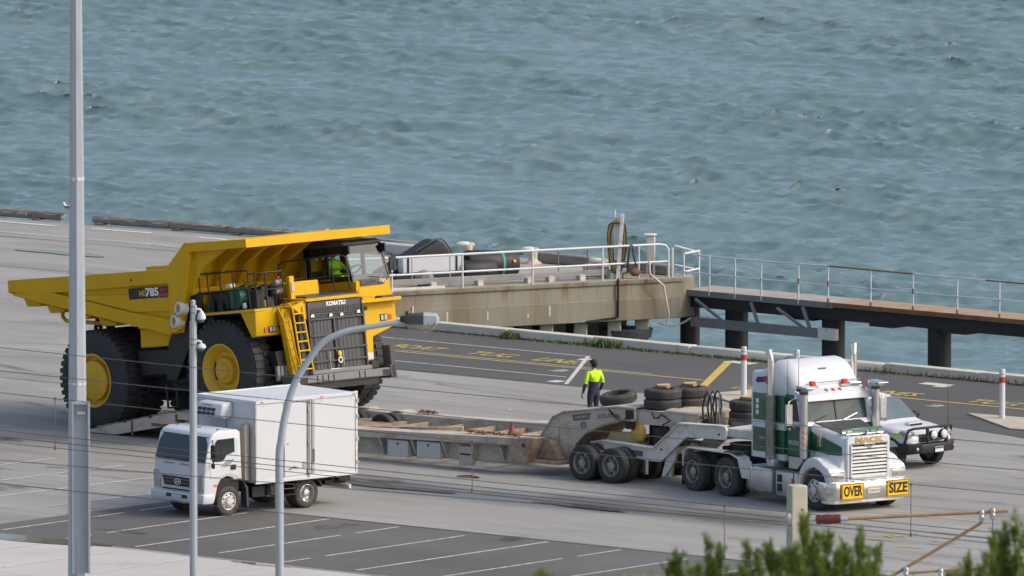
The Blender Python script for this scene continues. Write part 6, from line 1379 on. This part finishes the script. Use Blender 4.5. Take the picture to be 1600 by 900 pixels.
bw = MB().sph((hx + .36, 0, hz - .03), .36, (1, .55, .62), 22, 14); bw.v = [(p[0], p[1], min(p[2], hz - .03)) for p in bw.v]
bw.build('glass_bowl', bowl_glass(), sl, smooth=60)
for x in (hx + .5, hx + .66): MB().box(x, x + .03, -.2, -.185, hz - .02, hz + .05).build('clip', 'alu', sl)
MB().sph((hx + .36, 0, hz - .10), .08, (1.6, 1, 1)).build('lamp_bulb', 'white_panel', sl, smooth=60)

# overhead railway line.  a = along the quay, b = towards the sea
M['wire'] = mat('weathered copper wire', (.13, .125, .12), .5, metal=.2, var=.2)
def wire(label, b, z, a0, a1, r, sag, span=46, phase=0., drops=None, zc=None, name='overhead_wire', db=0.):
    n = 60; pts = []
    def zz(a): u = ((a - phase) / span) % 1.0; return z - sag * 4 * u * (1 - u)
    for i in range(n + 1): a = a0 + (a1 - a0) * i / n; pts.append(W(a, b + db * (a - a0) / (a1 - a0), zz(a)))
    o = MB().tube(pts, r, n=6).build(name, 'wire', None, smooth=60); tag(o, label, 'wire', 'overhead railway wires')
    for a in drops or ():
        d = MB().tube([W(a, b, zz(a) + .02), W(a, b, zc)], .010, n=5).build('dropper', 'wire', o); MB().cyl(W(a, b, zc - .03), W(a, b, zc + .06), .028, n=8).build('dropper_clip', 'wire', d); MB().cyl(W(a, b, zz(a) - .05), W(a, b, zz(a) + .03), .022, n=8).build('dropper_clip', 'wire', d)
    return o
wire('upper messenger wire of the far railway track, with droppers', -47.55, 6.52, 5, 80, .009, .18, 60, 12, [25.8, 38.7, 51.6, 64.5], 5.2)
wire('contact wire under the messenger of the far railway track', -47.45, 5.2, 5, 80, .009, .0)
wire('messenger wire of the near railway track, with one dropper', -53.45, 6.5, 8, 85, .009, .12, 60, 20, [51.0, 66, 20], 5.2)
wire('contact wire of the near railway track, lowest wire in view', -53.5, 5.2, 8, 85, .009, .0)
wire('feeder wire running just below the messenger of the near track', -53.3, 6.32, 8, 85, .010, .1, 60, 20)
wire('topmost overhead wire crossing the dump truck wheels', -54.4, 8.66, 8, 85, .009, .2, 62, 14)
wire('second overhead wire from the top', -53.5, 7.98, 8, 85, .009, .2, 62, 14)
wire('wire that ends at the concrete mast insulator', -62.0, 7.12, 36, 57.1, .009, .12, 46, 34, name='overhead_wire', db=3.2)

M['rust_faded'] = mat('faded rusty tube', (.34, .205, .11), .7, var=.2, scale=4, dirt=((.2, .1, .05), .4, 5))
# concrete railway mast with cantilever
mp = Vector(W(57.45, -58.9)); mst = thing('railway_mast', 'square concrete railway mast with rusty cantilever and red insulator', 'mast', (mp.x, mp.y, 0), 0)
tapered(MB(), [(0, .30), (7.85, .25)], 4, R(45 + 20)).build('concrete_post', mat('pale mast concrete', (.42, .40, .31), .85, var=.12, dirt=((.28, .25, .19), .35, 3)), mst, bev=.02)
MB().cyl((-.20, -.10, 7.14), (-.12, -.10, 7.14), .16, n=22).cyl((-.26, -.10, 7.14), (-.20, -.10, 7.14), .06).build('strain_disc', 'alu', mst, smooth=40)
MB().cyl((.10, -.30, 7.35), (.10, -.33, 7.35), .025).cyl((.10, -.30, 6.95), (.10, -.33, 6.95), .025).build('bolt', 'dark', mst)
ins = MB().lathe([(.03, .22), (.10, .24), (.115, .30), (.10, .36), (.11, .40), (.115, .52), (.10, .60), (.11, .66), (.10, .76), (.03, .78)], (.18, -.05, 7.10), (1, 0, .02), n=24).build('insulator', mat('brown glazed porcelain', (.10, .022, .017), .3, var=.15), mst, smooth=50)
MB().cyl((.12, -.05, 7.10), (.42, -.05, 7.105), .03).cyl((.94, -.05, 7.12), (1.10, -.05, 7.12), .06).build('insulator_cap', 'alu', ins, smooth=40)
MB().cyl((1.05, -.05, 7.12), (4.55, -.10, 7.30), .038, n=12).build('cantilever_tube', 'rust_faded', mst, smooth=40)
MB().cyl((4.0, -.10, 7.05), (1.9, .0, 5.78), .034, n=12).build('cantilever_strut', 'rust_faded', mst, smooth=40)
MB().cyl((.2, .0, 5.6), (2.0, .0, 5.75), .035, n=12).build('cantilever_strut', 'rust_faded', mst, smooth=40)
MB().cyl((2.4, -.1, 5.95), (4.6, -.1, 6.1), .03, n=12).build('register_arm', 'rust_faded', mst, smooth=40)
for x, z in ((3.98, 7.22), (4.22, 7.26), (2.35, 5.98), (3.1, 5.95)): MB().box(x - .05, x + .05, -.2, .02, z - .14, z + .10).cyl((x, -.22, z - .05), (x, .04, z - .05), .05).build('clamp', 'alu', mst, bev=.015)
MB().cyl((4.22, -.1, 7.2), (4.22, -.1, 5.95), .012, n=6).build('dropper', 'wire', mst)

# ------------------------------------------------------------------ trees in the foreground: crowns of upright feathery plumes
def leaf_mat():
    m, N, L, b = nodes('feathery foliage'); g = N.new("ShaderNodeNewGeometry"); L.new(mixc(N, L, g.outputs["Random Per Island"], (.10, .165, .02), (.24, .30, .055)), b.inputs["Base Color"])
    b.inputs["Roughness"].default_value = .6; b.inputs["Subsurface Weight"].default_value = 0.0
    t = N.new("ShaderNodeBsdfTranslucent"); L.new(mixc(N, L, g.outputs["Random Per Island"], (.09, .17, .02), (.2, .28, .04)), t.inputs[0]); mx = N.new("ShaderNodeMixShader"); mx.inputs[0].default_value = .3
    L.new(b.outputs[0], mx.inputs[1]); L.new(t.outputs[0], mx.inputs[2]); L.new(mx.outputs[0], N["Material Output"].inputs[0]); return m
M['leaf'] = leaf_mat(); M['bark'] = mat('grey bark', (.13, .105, .08), .9, var=.3, bump=.4)
def tree(name, label, x, y, plumes, seed, spread):
    rn = random.Random(seed); T = thing(name, label, 'tree', (x, y, 0))
    base = min(p[2] for p in plumes) - 1.6
    tr = MB().tube([(0, 0, 0), (.05, .05, base * .5), (0, 0, base)], [.28, .22, .15], n=10)
    lf = MB()
    for px, py, zt, ln, rad in plumes:
        tr.tube([(0, 0, base - .8), (px * .6, py * .6, base + .2), (px, py, zt - ln)], [.09, .06, .03], n=6); tr.tube([(px, py, zt - ln), (px, py, zt - .08)], [.022, .006], n=5)
        for j in range(int(ln * 26)):
          u = rn.random() ** .75; a0 = rn.uniform(0, 6.283); q0 = Vector((px, py, zt - .1 - ln * u)); dd = Vector((math.cos(a0) * rn.uniform(.15, .75), math.sin(a0) * .5, 1)).normalized(); LL = rn.uniform(.10, .22) + .22 * u
          for i in range(34):
            w_ = rn.random(); a = rn.uniform(0, 6.283); rr = .032 * math.sqrt(rn.random()) * (1.25 - w_)
            p = q0 + dd * LL * w_ + Vector((rr * math.cos(a), rr * math.sin(a), rn.uniform(-.02, .02))); d = Vector((math.cos(a) * .5, math.sin(a) * .5, 1 + rn.uniform(-.2, .4))).normalized(); s = d.orthogonal().normalized(); s = (Matrix.Rotation(rn.uniform(0, 6.28), 3, d) @ s) * rn.uniform(.007, .013); l = rn.uniform(.06, .13)
            lf.add([p - s * .6, p + d * l * .5 - s, p + d * l, p + d * l * .5 + s], [(0, 1, 2, 3)])
    for i in range(9000):            # rest of the crown below
        a = rn.uniform(0, 6.283); rr = spread * math.sqrt(rn.random()); z = base + 1.25 - rn.random() * 3.2; px, py = rr * math.cos(a), rr * math.sin(a)
        p = Vector((px, py, z)); d = Vector((math.cos(a) * .5 + rn.uniform(-.4, .4), math.sin(a) * .5, 1)).normalized(); s = d.orthogonal().normalized() * .02; l = rn.uniform(.1, .22)
        lf.add([p - s * .6, p + d * l * .5 - s, p + d * l, p + d * l * .5 + s], [(0, 1, 2, 3)])
    tr.build('trunk', 'bark', T, smooth=60); lf.build('crown', 'leaf', T); return T
def plumes_for(specs, cx, cy, sd):
    rn = random.Random(sd); out = []
    for wx_, zt, ln, rad in specs: out.append((wx_ - cx, rn.uniform(-.5, .5), zt, ln, rad))
    return out

tree('feathery_tree', 'tip of a green feathery tree at the bottom centre', 0.452, -184, plumes_for([(0.452, 19.02, 0.9, 0.101), (0.353, 18.843, 0.75, 0.094), (0.579, 18.829, 0.75, 0.094)], 0.452, 0, 1), 1, 1.0)
tree('feathery_tree', 'green feathery tree top left of the concrete mast', 2.685, -184, plumes_for([(2.275, 19.055, 0.98, 0.125), (2.374, 19.182, 1.12, 0.117), (2.543, 19.091, 0.98, 0.14), (2.685, 19.055, 0.98, 0.117), (2.826, 19.409, 1.35, 0.125), (2.967, 19.296, 1.2, 0.109), (2.883, 19.126, 1.05, 0.156), (3.123, 19.02, 0.98, 0.125)], 2.685, 0, 2), 2, 1.3)
tree('feathery_tree', 'wide green feathery tree top in front of the concrete mast', 4.239, -184, plumes_for([(3.292, 19.161, 1.2, 0.125), (3.377, 19.423, 1.35, 0.117), (3.518, 19.197, 1.12, 0.14), (3.702, 19.352, 1.27, 0.133), (3.829, 19.232, 1.2, 0.156), (3.971, 19.31, 1.27, 0.125), (4.084, 19.409, 1.27, 0.133), (4.182, 19.691, 1.65, 0.133), (4.274, 19.479, 1.42, 0.156), (4.38, 19.55, 1.5, 0.133), (4.522, 19.465, 1.42, 0.125), (4.649, 19.303, 1.2, 0.156), (4.755, 19.394, 1.35, 0.125), (4.875, 19.267, 1.2, 0.14), (4.995, 19.564, 1.5, 0.109), (5.087, 19.303, 1.2, 0.133), (5.228, 19.31, 1.27, 0.094), (5.157, 19.055, 1.12, 0.125)], 4.239, 0, 3), 3, 1.9)
tree('feathery_tree', 'green feathery tree top in the bottom right corner', 7.065, -184, plumes_for([(6.253, 18.949, 0.9, 0.117), (6.344, 19.091, 1.05, 0.125), (6.5, 19.253, 1.2, 0.133), (6.655, 19.055, 1.05, 0.156), (6.768, 19.303, 1.27, 0.14), (6.867, 19.479, 1.42, 0.133), (6.98, 19.409, 1.35, 0.156), (7.065, 19.621, 1.58, 0.14), (7.206, 19.734, 1.65, 0.14), (7.348, 19.621, 1.58, 0.156), (7.489, 19.832, 1.72, 0.14), (7.666, 19.621, 1.5, 0.156)], 7.065, 0, 4), 4, 1.9)
# ------------------------------------------------------------------ things on and beside the platform
def on_line(P0, P1, s): return (P0[0] + (P1[0] - P0[0]) * s, P0[1] + (P1[1] - P0[1]) * s)
rl = thing('safety_railing', 'white two-rail pipe railing along the edge of the concrete platform', 'railing', (0, 0, 0))
posts = [(-5.4, 20.15), (-3.44, 21.11), (-1.40, 22.10), (.63, 23.09), (2.67, 24.09), (4.6, 25.03)]
off = Vector((wn_.x, wn_.y)) * -.08
PZ = 1.0
pp = [(p[0] + off.x, p[1] + off.y) for p in posts]
for i, p in enumerate(pp[:-1]): MB().cyl((*p, PZ - .02), (*p, PZ + .97), .032, n=10).build('post', 'white', rl, smooth=40)
e = pp[-1]; MB().tube([(*pp[0], PZ + .97), (*pp[4], PZ + .97), (e[0] - .25, e[1] - .12, PZ + .97), (e[0] - .08, e[1] - .04, PZ + .93), (e[0], e[1], PZ + .80), (e[0], e[1], PZ - .02)], .036, n=10).build('top_rail', 'white', rl, smooth=60)
MB().tube([(*pp[0], PZ + .46), (*e, PZ + .46)], .030, n=8).build('mid_rail', 'white', rl, smooth=40)
for s_ in (.55,): 
    q = on_line(pp[4], e, s_); MB().cyl((*q, PZ), (*q, PZ + .95), .028, n=8).build('post', 'white', rl, smooth=40)
q = (e[0] + .12, e[1] + .06); MB().cyl((*q, .55), (*q, PZ + .85), .03, n=8).build('post', 'white', rl, smooth=40)
# second thin set of stanchions inside
for i, (x, y) in enumerate(((-2.9, 22.3), (-1.8, 22.8), (1.35, 24.4), (2.2, 24.75))):
    MB().cyl((x, y, PZ - .02), (x, y, PZ + .92), .018, n=8).build('inner_stanchion', 'galv' if i < 2 else 'grey_md', rl)
# kerb timber with steel feet
kt = thing('wheel_stop', 'grey steel wheel-stop beam on small blocks behind the white railing', 'kerb', (0, 0, 0))
bar_along(MB(), 2.0, 12.2, -.62, -.50, 1.10, 1.27).build('stop_beam', mat('faded grey steel', (.30, .29, .28), .6, var=.15, dirt=((.2, .13, .09), .3, 3)), kt, bev=.01)
for t in (2.9, 4.0, 5.8, 7.3, 8.9, 9.6, 10.6, 11.6): bar_along(MB(), t, t + .18, -.64, -.36, .99, 1.16).build('foot_block', 'white_old', kt, bev=.01)
tag(bar_along(MB(), 3.4, 6.2, -.34, -.28, 1.0, 1.06).build('loose_pipe', 'white_old'), 'white pipe lying along the platform edge left of the railing post', 'pipe')

# mooring bollards
def bollard(x, y, label, rot):
    B = thing('mooring_bollard', label, 'bollard', (x, y, PZ), rot, group='mooring bollards on the platform')
    MB().lathe([(0, 0), (.27, 0), (.25, .04), (.16, .08), (.13, .14), (.13, .30), (.16, .36), (.15, .42), (0, .44)], (0, 0, 0), (0, 0, 1), n=26, close=False).build('bollard_body', 'rust_white', B, smooth=50)
    h = MB().sph((.13, 0, .42), .14, (1.7, .95, .62), 18, 12).build('bollard_horn', 'white_old', B, smooth=60)
    MB().sph((-.09, 0, .41), .11, (1.1, .9, .7), 14, 10).build('bollard_tail', 'rust_white', B, smooth=60)
    return B
bollard(-1.30, 30.3, 'rusty white mooring bollard behind the black fenders', 178); bollard(.62, 28.8, 'rusty white mooring bollard in the middle of the platform edge', 172); bollard(2.62, 25.6, 'rusty white mooring bollard beside the hose post', 168)
MB_ = MB
fb = MB().box(-.42, .42, -.28, .28, 0, .34).build('bollard_footing', 'rust_white', None, bev=.02, loc=(2.55, 25.35, PZ)); fb.rotation_euler.z = R(-20); tag(fb, 'rust-streaked footing block in front of the bollard by the hose post', 'block')
# timber fender beams on the platform's far edge
for i, (x, y, l, lab) in enumerate(((1.55, 28.6, 2.1, 'dark old timber beam between the two right bollards'), (3.65, 26.6, 2.9, 'dark old timber beam at the far edge by the grey cabinet'), (-3.6, 32.8, 3.2, 'grey timber beam behind the dump truck cab'))):
    b = MB().box(-l / 2, l / 2, -.16, .16, 0, .30).build('fender_beam', 'timber_grey', None, bev=.03, loc=(x, y, PZ)); b.rotation_euler.z = R(-46 if i else -38); tag(b, lab, 'timber beam')
# big rubber fenders
M['fender'] = mat('scuffed black rubber', (.016, .016, .017), .62, var=.35, scale=2, dirt=((.06, .055, .052), .35, 2.6), bump=.3, bscale=6)
f1 = thing('rubber_fender', 'big black wedge-shaped rubber fender behind the white trough', 'fender', (-2.62, 24.45, PZ), 26)
MB().prism([(-1.25, .0), (-1.4, .22), (.25, 1.10), (.42, 1.15), (.56, 1.08), (1.0, .50), (1.0, .0)], -.35, .55).build('fender_body', 'fender', f1, bev=.07, seg=3)
MB().tube([(-.3, -.2, .85), (.3, -.2, 1.16), (.5, -.2, 1.21), (.66, -.2, 1.08), (1.0, -.2, .58)], .025).build('fender_rope', 'grey_dk', f1, smooth=50)
MB().prism([(-1.5, .0), (-1.6, .42), (-.6, .46), (-.35, 0)], -.75, -.36).build('fender_foot', 'fender', f1, bev=.06, seg=2)
f2 = thing('rubber_fender', 'black cylindrical rubber fender with teal strap, right of the wedge', 'fender', (-.62, 24.75, PZ), 20)
MB().lathe([(0, -.85), (.36, -.85), (.41, -.77), (.41, .68), (.36, .78), (0, .78)], (0, 0, .41), (1, .12, -.05), n=30, close=False).build('fender_body', 'fender', f2, smooth=40)
MB().lathe([(.405, .22), (.42, .22), (.42, .29), (.405, .29)], (0, 0, .41), (1, .12, -.05), n=30).build('teal_strap', mat('teal webbing', (.05, .33, .29), .7), f2)
MB().cyl((.60, -.26, .50), (.62, -.36, .52), .045).build('yellow_mark', 'print_yellow', f2)
MB().box(.4, 1.1, .2, .45, .62, .74).build('fender_lug', 'grey_dk', f2, bev=.02)
f3 = thing('rubber_fender', 'small black rubber fender with faded red ring lying before the cylinder', 'fender', (-1.05, 24.0, PZ), 24)
MB().lathe([(0, -.5), (.27, -.5), (.31, -.42), (.31, .5), (.27, .58), (0, .58)], (0, 0, .30), (1, .1, 0), n=26, close=False).build('fender_body', 'fender', f3, smooth=40); MB().lathe([(.10, -.512), (.16, -.512), (.16, -.50), (.10, -.50)], (0, 0, .30), (1, .1, 0), n=20).build('red_ring', 'print_red', f3)
# white trough leaning before the wedge
tb = thing('white_trough', 'long white panel box with black end bands lying before the fenders', 'box', (-2.35, 23.45, PZ), 26)
MB().box(-1.0, .95, -.16, .16, .32, .80).build('trough_body', 'white_panel', tb, bev=.03)
for x in (-.82, .74): MB().box(x - .03, x + .03, -.175, .175, .30, .82).build('band', 'black', tb)
MB().box(-1.3, .9, -.3, .3, 0, .31).build('trough_base', 'fender', tb, bev=.04)
rk = MB().sph((0, 0, .22), .30, (1, .7, .95), 7, 5).build('stone_block', 'conc_pile', None, loc=(-2.55, 22.35, PZ)); tag(rk, 'grey broken concrete lump at the left end of the platform railing', 'rubble')
bk = MB().box(-1.6, 1.6, -.2, .2, 0, .34).build('grey_hull_panel', mat('pale grey steel panel', (.42, .43, .45), .5, var=.1), None, bev=.03, loc=(-4.0, 31.8, PZ)); bk.rotation_euler.z = R(-40); tag(bk, 'pale grey steel box beam behind the dump truck cab', 'beam')
# hose post
hp = thing('hose_post', 'white post with big coils of yellow hose on the platform', 'post', (3.08, 24.75, PZ))
MB().hexa([(-.06, -.30, 0), (.06, -.30, 0), (.06, -.2, 0), (-.06, -.2, 0), (.08, -.30, 1.90), (.19, -.30, 1.90), (.19, -.2, 1.90), (.08, -.2, 1.90)]).build('post', 'white_old', hp, bev=.008)
MB().lathe([(.0, -.03), (.22, -.03), (.22, .03), (0, .03)], (.02, -.07, 1.45), (0, 1, 0), n=22, close=False).build('reel_plate', 'white_old', hp); MB().cyl((-.08, 0, 1.78), (-.08, 0, 2.0), .025).build('peg', 'white_old', hp)
M['hose_y'] = mat('yellow brown hose', (.36, .27, .10), .6, var=.2); M['hose_k'] = mat('dark hose', (.03, .028, .024), .6, var=.2)
for k in range(7):
    h = .70 + .03 * k; w = .14 + .022 * k; pts = [(-.02 + (w + .02 * math.sin(k + i)) * math.cos(R(a)), -.09 - .012 * k, 1.06 + h * math.sin(R(a)) * (1 if math.sin(R(a)) > 0 else 1.05)) for i, a in enumerate(range(0, 361, 18))]
    pts = [(p[0], p[1], min(p[2], 1.72 - .015 * k)) for p in pts]
    MB().tube(pts, .020, n=7).build('hose_coil', 'hose_y' if k % 3 else 'hose_k', hp, smooth=60)
# electrical cabinet, pipes, hanging hoses
cb = thing('electrical_cabinet', 'grey cabinet on posts at the right end of the platform', 'cabinet', (4.05, 25.45, PZ))
MB().box(-.13, .13, -.14, .14, .42, 1.18).build('cabinet_body', 'white_old', cb, bev=.02); MB().box(-.19, .17, -.18, .18, 1.18, 1.23).build('cabinet_hood', 'white_old', cb, bev=.015)
for x in (-.10, .10): MB().box(x - .03, x + .03, -.03, .03, 0, .42).build('leg', 'galv', cb)
MB().box(-.10, .10, -.152, -.14, .46, 1.12).build('cabinet_door', mat('pale grey enamel', (.46, .46, .45), .5, var=.05), cb)
tag(MB().tube([(4.0, 24.55, 1.55), (4.02, 24.50, 1.15), (4.22, 24.50, .98), (4.42, 24.62, .80), (4.50, 24.62, .35), (4.58, 24.66, -.05), (4.52, 24.70, -.35)], .030, n=8).build('hanging_hose', mat('pale pink hose', (.56, .47, .42), .6, var=.1), None, smooth=60), 'pale hose hanging down the face of the concrete platform', 'hose')
vp = thing('valve_manifold', 'rusty valve and pipe on the platform edge under the black hoses', 'valve', (3.55, 24.62, PZ), 26)
MB().tube([(-.35, 0, .0), (-.35, 0, .18), (.55, 0, .18), (.55, 0, .0)], .03).build('pipe', 'rusty', vp, smooth=50); MB().sph((.05, 0, .18), .13, (1.3, .9, .9)).build('valve_body', 'rusty', vp, smooth=60)
tag(MB().tube([(3.36, 24.5, 1.2), (3.40, 24.42, 1.7), (3.44, 24.38, 2.03), (3.50, 24.40, 1.99), (3.56, 24.45, 1.6), (3.62, 24.5, 1.4)], .026, n=8).build('black_hose', 'black', None, smooth=60), 'black hose looped over the white railing near the cabinet', 'hose')

# ------------------------------------------------------------------ jetty
JD = .6
J0 = Vector((5.03, 25.44, 0)); J1 = Vector((13.99, 17.73, 0)); jx = (J1 - J0).normalized(); jn = Vector((-jx.y, jx.x, 0))        # jn points seawards
def jp(t, o, z): p = J0 + jx * t + jn * o; return (p.x, p.y, z)
def jbar(mb, t0, t1, o0, o1, z0, z1): return mb.hexa([jp(t0, o0, z0), jp(t1, o0, z0), jp(t1, o1, z0), jp(t0, o1, z0), jp(t0, o0, z1), jp(t1, o0, z1), jp(t1, o1, z1), jp(t0, o1, z1)])
jt = thing('jetty', 'long narrow jetty walkway on black round piles at the right', 'jetty', (0, 0, 0))
M['jdeck'] = mat('worn walkway deck', (.33, .29, .25), .85, var=.15, dirt=((.25, .2, .15), .35, 1.5)); M['jrust'] = mat('rust brown steel edge', (.20, .105, .055), .8, var=.25, dirt=((.1, .05, .03), .4, 3))
M['jdeck2'] = mat('rusty walkway deck', (.34, .24, .15), .85, var=.2, dirt=((.2, .12, .07), .4, 1.5))
t = 0.0; k = 0
while t < 17:            # deck boards/panels
    l = .48; jbar(MB(), t, t + l - .015, 0, 1.35, JD - .06, JD + (.004 if k % 2 else 0)).build('deck_panel', 'jdeck' if t < 5.6 else 'jdeck2', jt); t += l; k += 1
jbar(MB(), 0, 5.62, -.03, 0.0, JD - .17, JD + .005).build('edge_beam', 'grey_md', jt); jbar(MB(), 5.62, 17, -.03, .0, JD - .13, JD + .005).build('edge_beam', 'jrust', jt)
jbar(MB(), .1, 17, .15, 1.2, JD - .52, JD - .07).build('girder', 'pile', jt)
for tt in (3.9, 6.9, 9.6, 13.6): jbar(MB(), tt, tt + .9, .1, 1.25, JD - .60, JD - .52).build('bearer', 'pile', jt)
for px, py in ((5.21, 26.14), (6.56, 24.98), (9.33, 22.60), (12.33, 20.01), (15.4, 17.35)):
    r_ = .29 if px < 6 else .34
    p = MB().cyl((px, py, -4.5), (px, py, JD - .08), r_, n=28).build('pile', 'pile', jt, smooth=40)
    if px > 6: MB().box(px + .26, px + .34, py - .40, py - .30, -3.5, -1.4).build('pile_strip', 'grey_dk', p)
jbar(MB(), .35, 5.6, -.14, -.02, JD - 1.05, JD - .78).build('waler', 'grey_md', jt); jbar(MB(), 5.2, 5.85, -.17, -.01, JD - 1.08, JD - .75).build('waler_end', 'white_old', jt)
for a0, z0, a1, z1 in ((.5, JD - .25, 1.6, JD - .85), (2.6, JD - .2, 2.95, JD - .95), (3.6, JD - .3, 4.7, JD - .85), (4.55, JD - .2, 4.9, JD - .95)):
    p = jp(a0, -.08, z0); q = jp(a1, -.08, z1); MB().cyl(p, q, .055, n=6).build('brace', 'grey_md', jt)
# jetty railing
jr = thing('jetty_railing', 'thin white pipe railing with rust patches along the jetty', 'railing', (0, 0, 0))
tp_ = [(Vector((x, y, 0)) - J0).dot(jx) for x, y in ((5.03, 25.44), (5.77, 24.8), (6.51, 24.17), (7.26, 23.52), (8.32, 22.6), (9.17, 21.88), (10.38, 20.84), (11.57, 19.81), (12.81, 18.74), (13.99, 17.73))] + [13.3, 14.9]
for i, tt in enumerate(tp_):
    o = MB().cyl(jp(tt, -.02, JD - .12), jp(tt, -.02, JD + 1.05), .026 if i else .032, n=9).build('post', 'white', jr, smooth=40)
    if tt > 4.5: MB().cyl(jp(tt, -.02, JD - .12), jp(tt, -.02, JD + .12), .032, n=9).build('rusty_foot', 'jrust', jr); 
    if i in (4, 5, 7): MB().cyl(jp(tt, -.02, JD + .48), jp(tt, -.02, JD + .62), .031, n=9).build('rust_patch', 'jrust', jr)
MB().tube([jp(.25, .1, JD + 1.02), jp(tp_[3], -.02, JD + 1.03), jp(tp_[5], -.02, JD + 1.06)], .024, n=8).build('top_rail', 'white', jr, smooth=40); MB().tube([jp(tp_[5], -.02, JD + 1.06), jp(tp_[7], -.02, JD + 1.05)], .024, n=8).build('top_rail', 'jrust', jr); MB().tube([jp(tp_[7], -.02, JD + 1.05), jp(tp_[9] - .5, -.02, JD + 1.05)], .022, n=8).build('top_rail', 'white_old', jr); MB().tube([jp(tp_[9] - .5, -.02, JD + 1.05), jp(15, -.02, JD + 1.05)], .022, n=8).build('top_rail', 'jrust', jr)
MB().tube([jp(.0, -.02, JD + .52), jp(tp_[3], -.02, JD + .50), jp(15, -.02, JD + .52)], .020, n=8).build('mid_rail', 'white', jr, smooth=40)
g0, g1 = jp(.02, -.02, 0), jp(-.35, 1.1, 0)
MB().cyl((g1[0], g1[1], JD - .05), (g1[0], g1[1], JD + 1.0), .028).build('post', 'white', jr); MB().tube([(g0[0], g0[1], JD + 1.05), (g1[0], g1[1], JD + 1.02)], .035).build('gate_rail', 'white', jr); MB().tube([(g0[0], g0[1], JD + .52), (g1[0], g1[1], JD + .5)], .03).build('gate_rail', 'white', jr)
MB().tube([(g1[0], g1[1], JD + .98), (4.75, 25.35, JD + 1.30)], .022).build('link_rail', 'white', jr); MB().tube([(g1[0], g1[1], JD + .46), (4.75, 25.35, JD + .74)], .02).build('link_rail', 'white', jr)
lnd = MB().box(-.5, .45, -.5, .5, -.5, 0).build('jetty_landing', 'jrust', None, bev=.02, loc=(4.95, 25.95, JD - .06)); lnd.rotation_euler.z = R(-40); tag(lnd, 'dark rusty bracket where the jetty meets the concrete platform', 'bracket')
# mooring chain under the platform
mb = MB(); rn = random.Random(8)
for i in range(40):
    u = i / 39; p = Vector((4.25 + .95 * u, 24.72 + .30 * u, -.30 - .16 * math.sin(u * 3.1) + .1 * u)); d = Vector((.02, 0, .02 if i % 2 else -.02)); mb.tube([p - d, p + d], .022, n=5)
mc = mb.build('mooring_chain', mat('bleached rope', (.42, .38, .28), .8, var=.2)); tag(mc, 'pale slack chain slung between platform and jetty pile', 'chain')

M['island'] = mat('beige traffic island concrete', (.44, .385, .30), .85, var=.12, scale=1.5)
# ------------------------------------------------------------------ marker posts with red bands, pads, gull
def marker(x, y, label, pad=True):
    P = thing('marker_post', label, 'post', (x, y, 0), 0, group='white marker posts along the quay')
    MB().cyl((0, 0, 0), (0, 0, 1.37), .082, n=20).build('post_shaft', 'white', P, smooth=40); MB().cyl((0, 0, 1.02), (0, 0, 1.18), .084, n=20).build('red_band', 'red', P, smooth=40)
    MB().cyl((0, 0, 1.37), (0, 0, 1.40), .086, .07, n=20).build('post_cap', 'galv', P); MB().cyl((0, 0, 1.26), (0, 0, 1.275), .0835, n=20).build('grey_band', 'grey_md', P)
    return P
marker(6.41, 3.08, 'white marker post with red band left of the prime mover'); marker(13.36, -2.43, 'white marker post with red band at the right edge'); marker(7.86, 2.3, 'white marker post half hidden behind the white cab roof')
for pts in ([W(1.9, 6.1), W(2.2, 7.6), W(5.5, 6.6), W(6.6, 4.3), W(4.3, 4.7)], [W(10.3, 7.1), W(12.6, 7.3), W(16, 5.2), W(13.4, 5.0)]):
    sheet('traffic_island', pts, .05, 'island', parent=None, th=.06)
for a, b in ((-2.4, 12.9), (5.2, 12.2)): sheet('concrete_pad', [W(a - .5, b - .22), W(a + .5, b - .22), W(a + .5, b + .22), W(a - .5, b + .22)], .018, 'kerb', parent=gr)
gl = thing('gull', 'white gull perched on the broken end of the far fender rail', 'bird', (-13.75, 50.6, .32), 160)
bd = MB().sph((0, 0, .14), .10, (1.7, .75, .75), 14, 10).sph((.16, 0, .26), .052, (1.1, .9, .95), 12, 8).tube([(.10, 0, .16), (.15, 0, .25)], [.06, .042]).build('body', 'white', gl, smooth=70)
MB().cyl((.20, 0, .255), (.255, 0, .245), .014, .004, n=8).build('beak', 'orange', gl)
for s in (-1, 1): MB().sph((-.03, s * .065, .16), .08, (1.9, .25, .6), 12, 8).build('wing', 'grey_md', gl, smooth=70); MB().cyl((.01, s * .03, .0), (.01, s * .03, .08), .008, n=6).build('leg', 'orange', gl)
tag(bd, None)
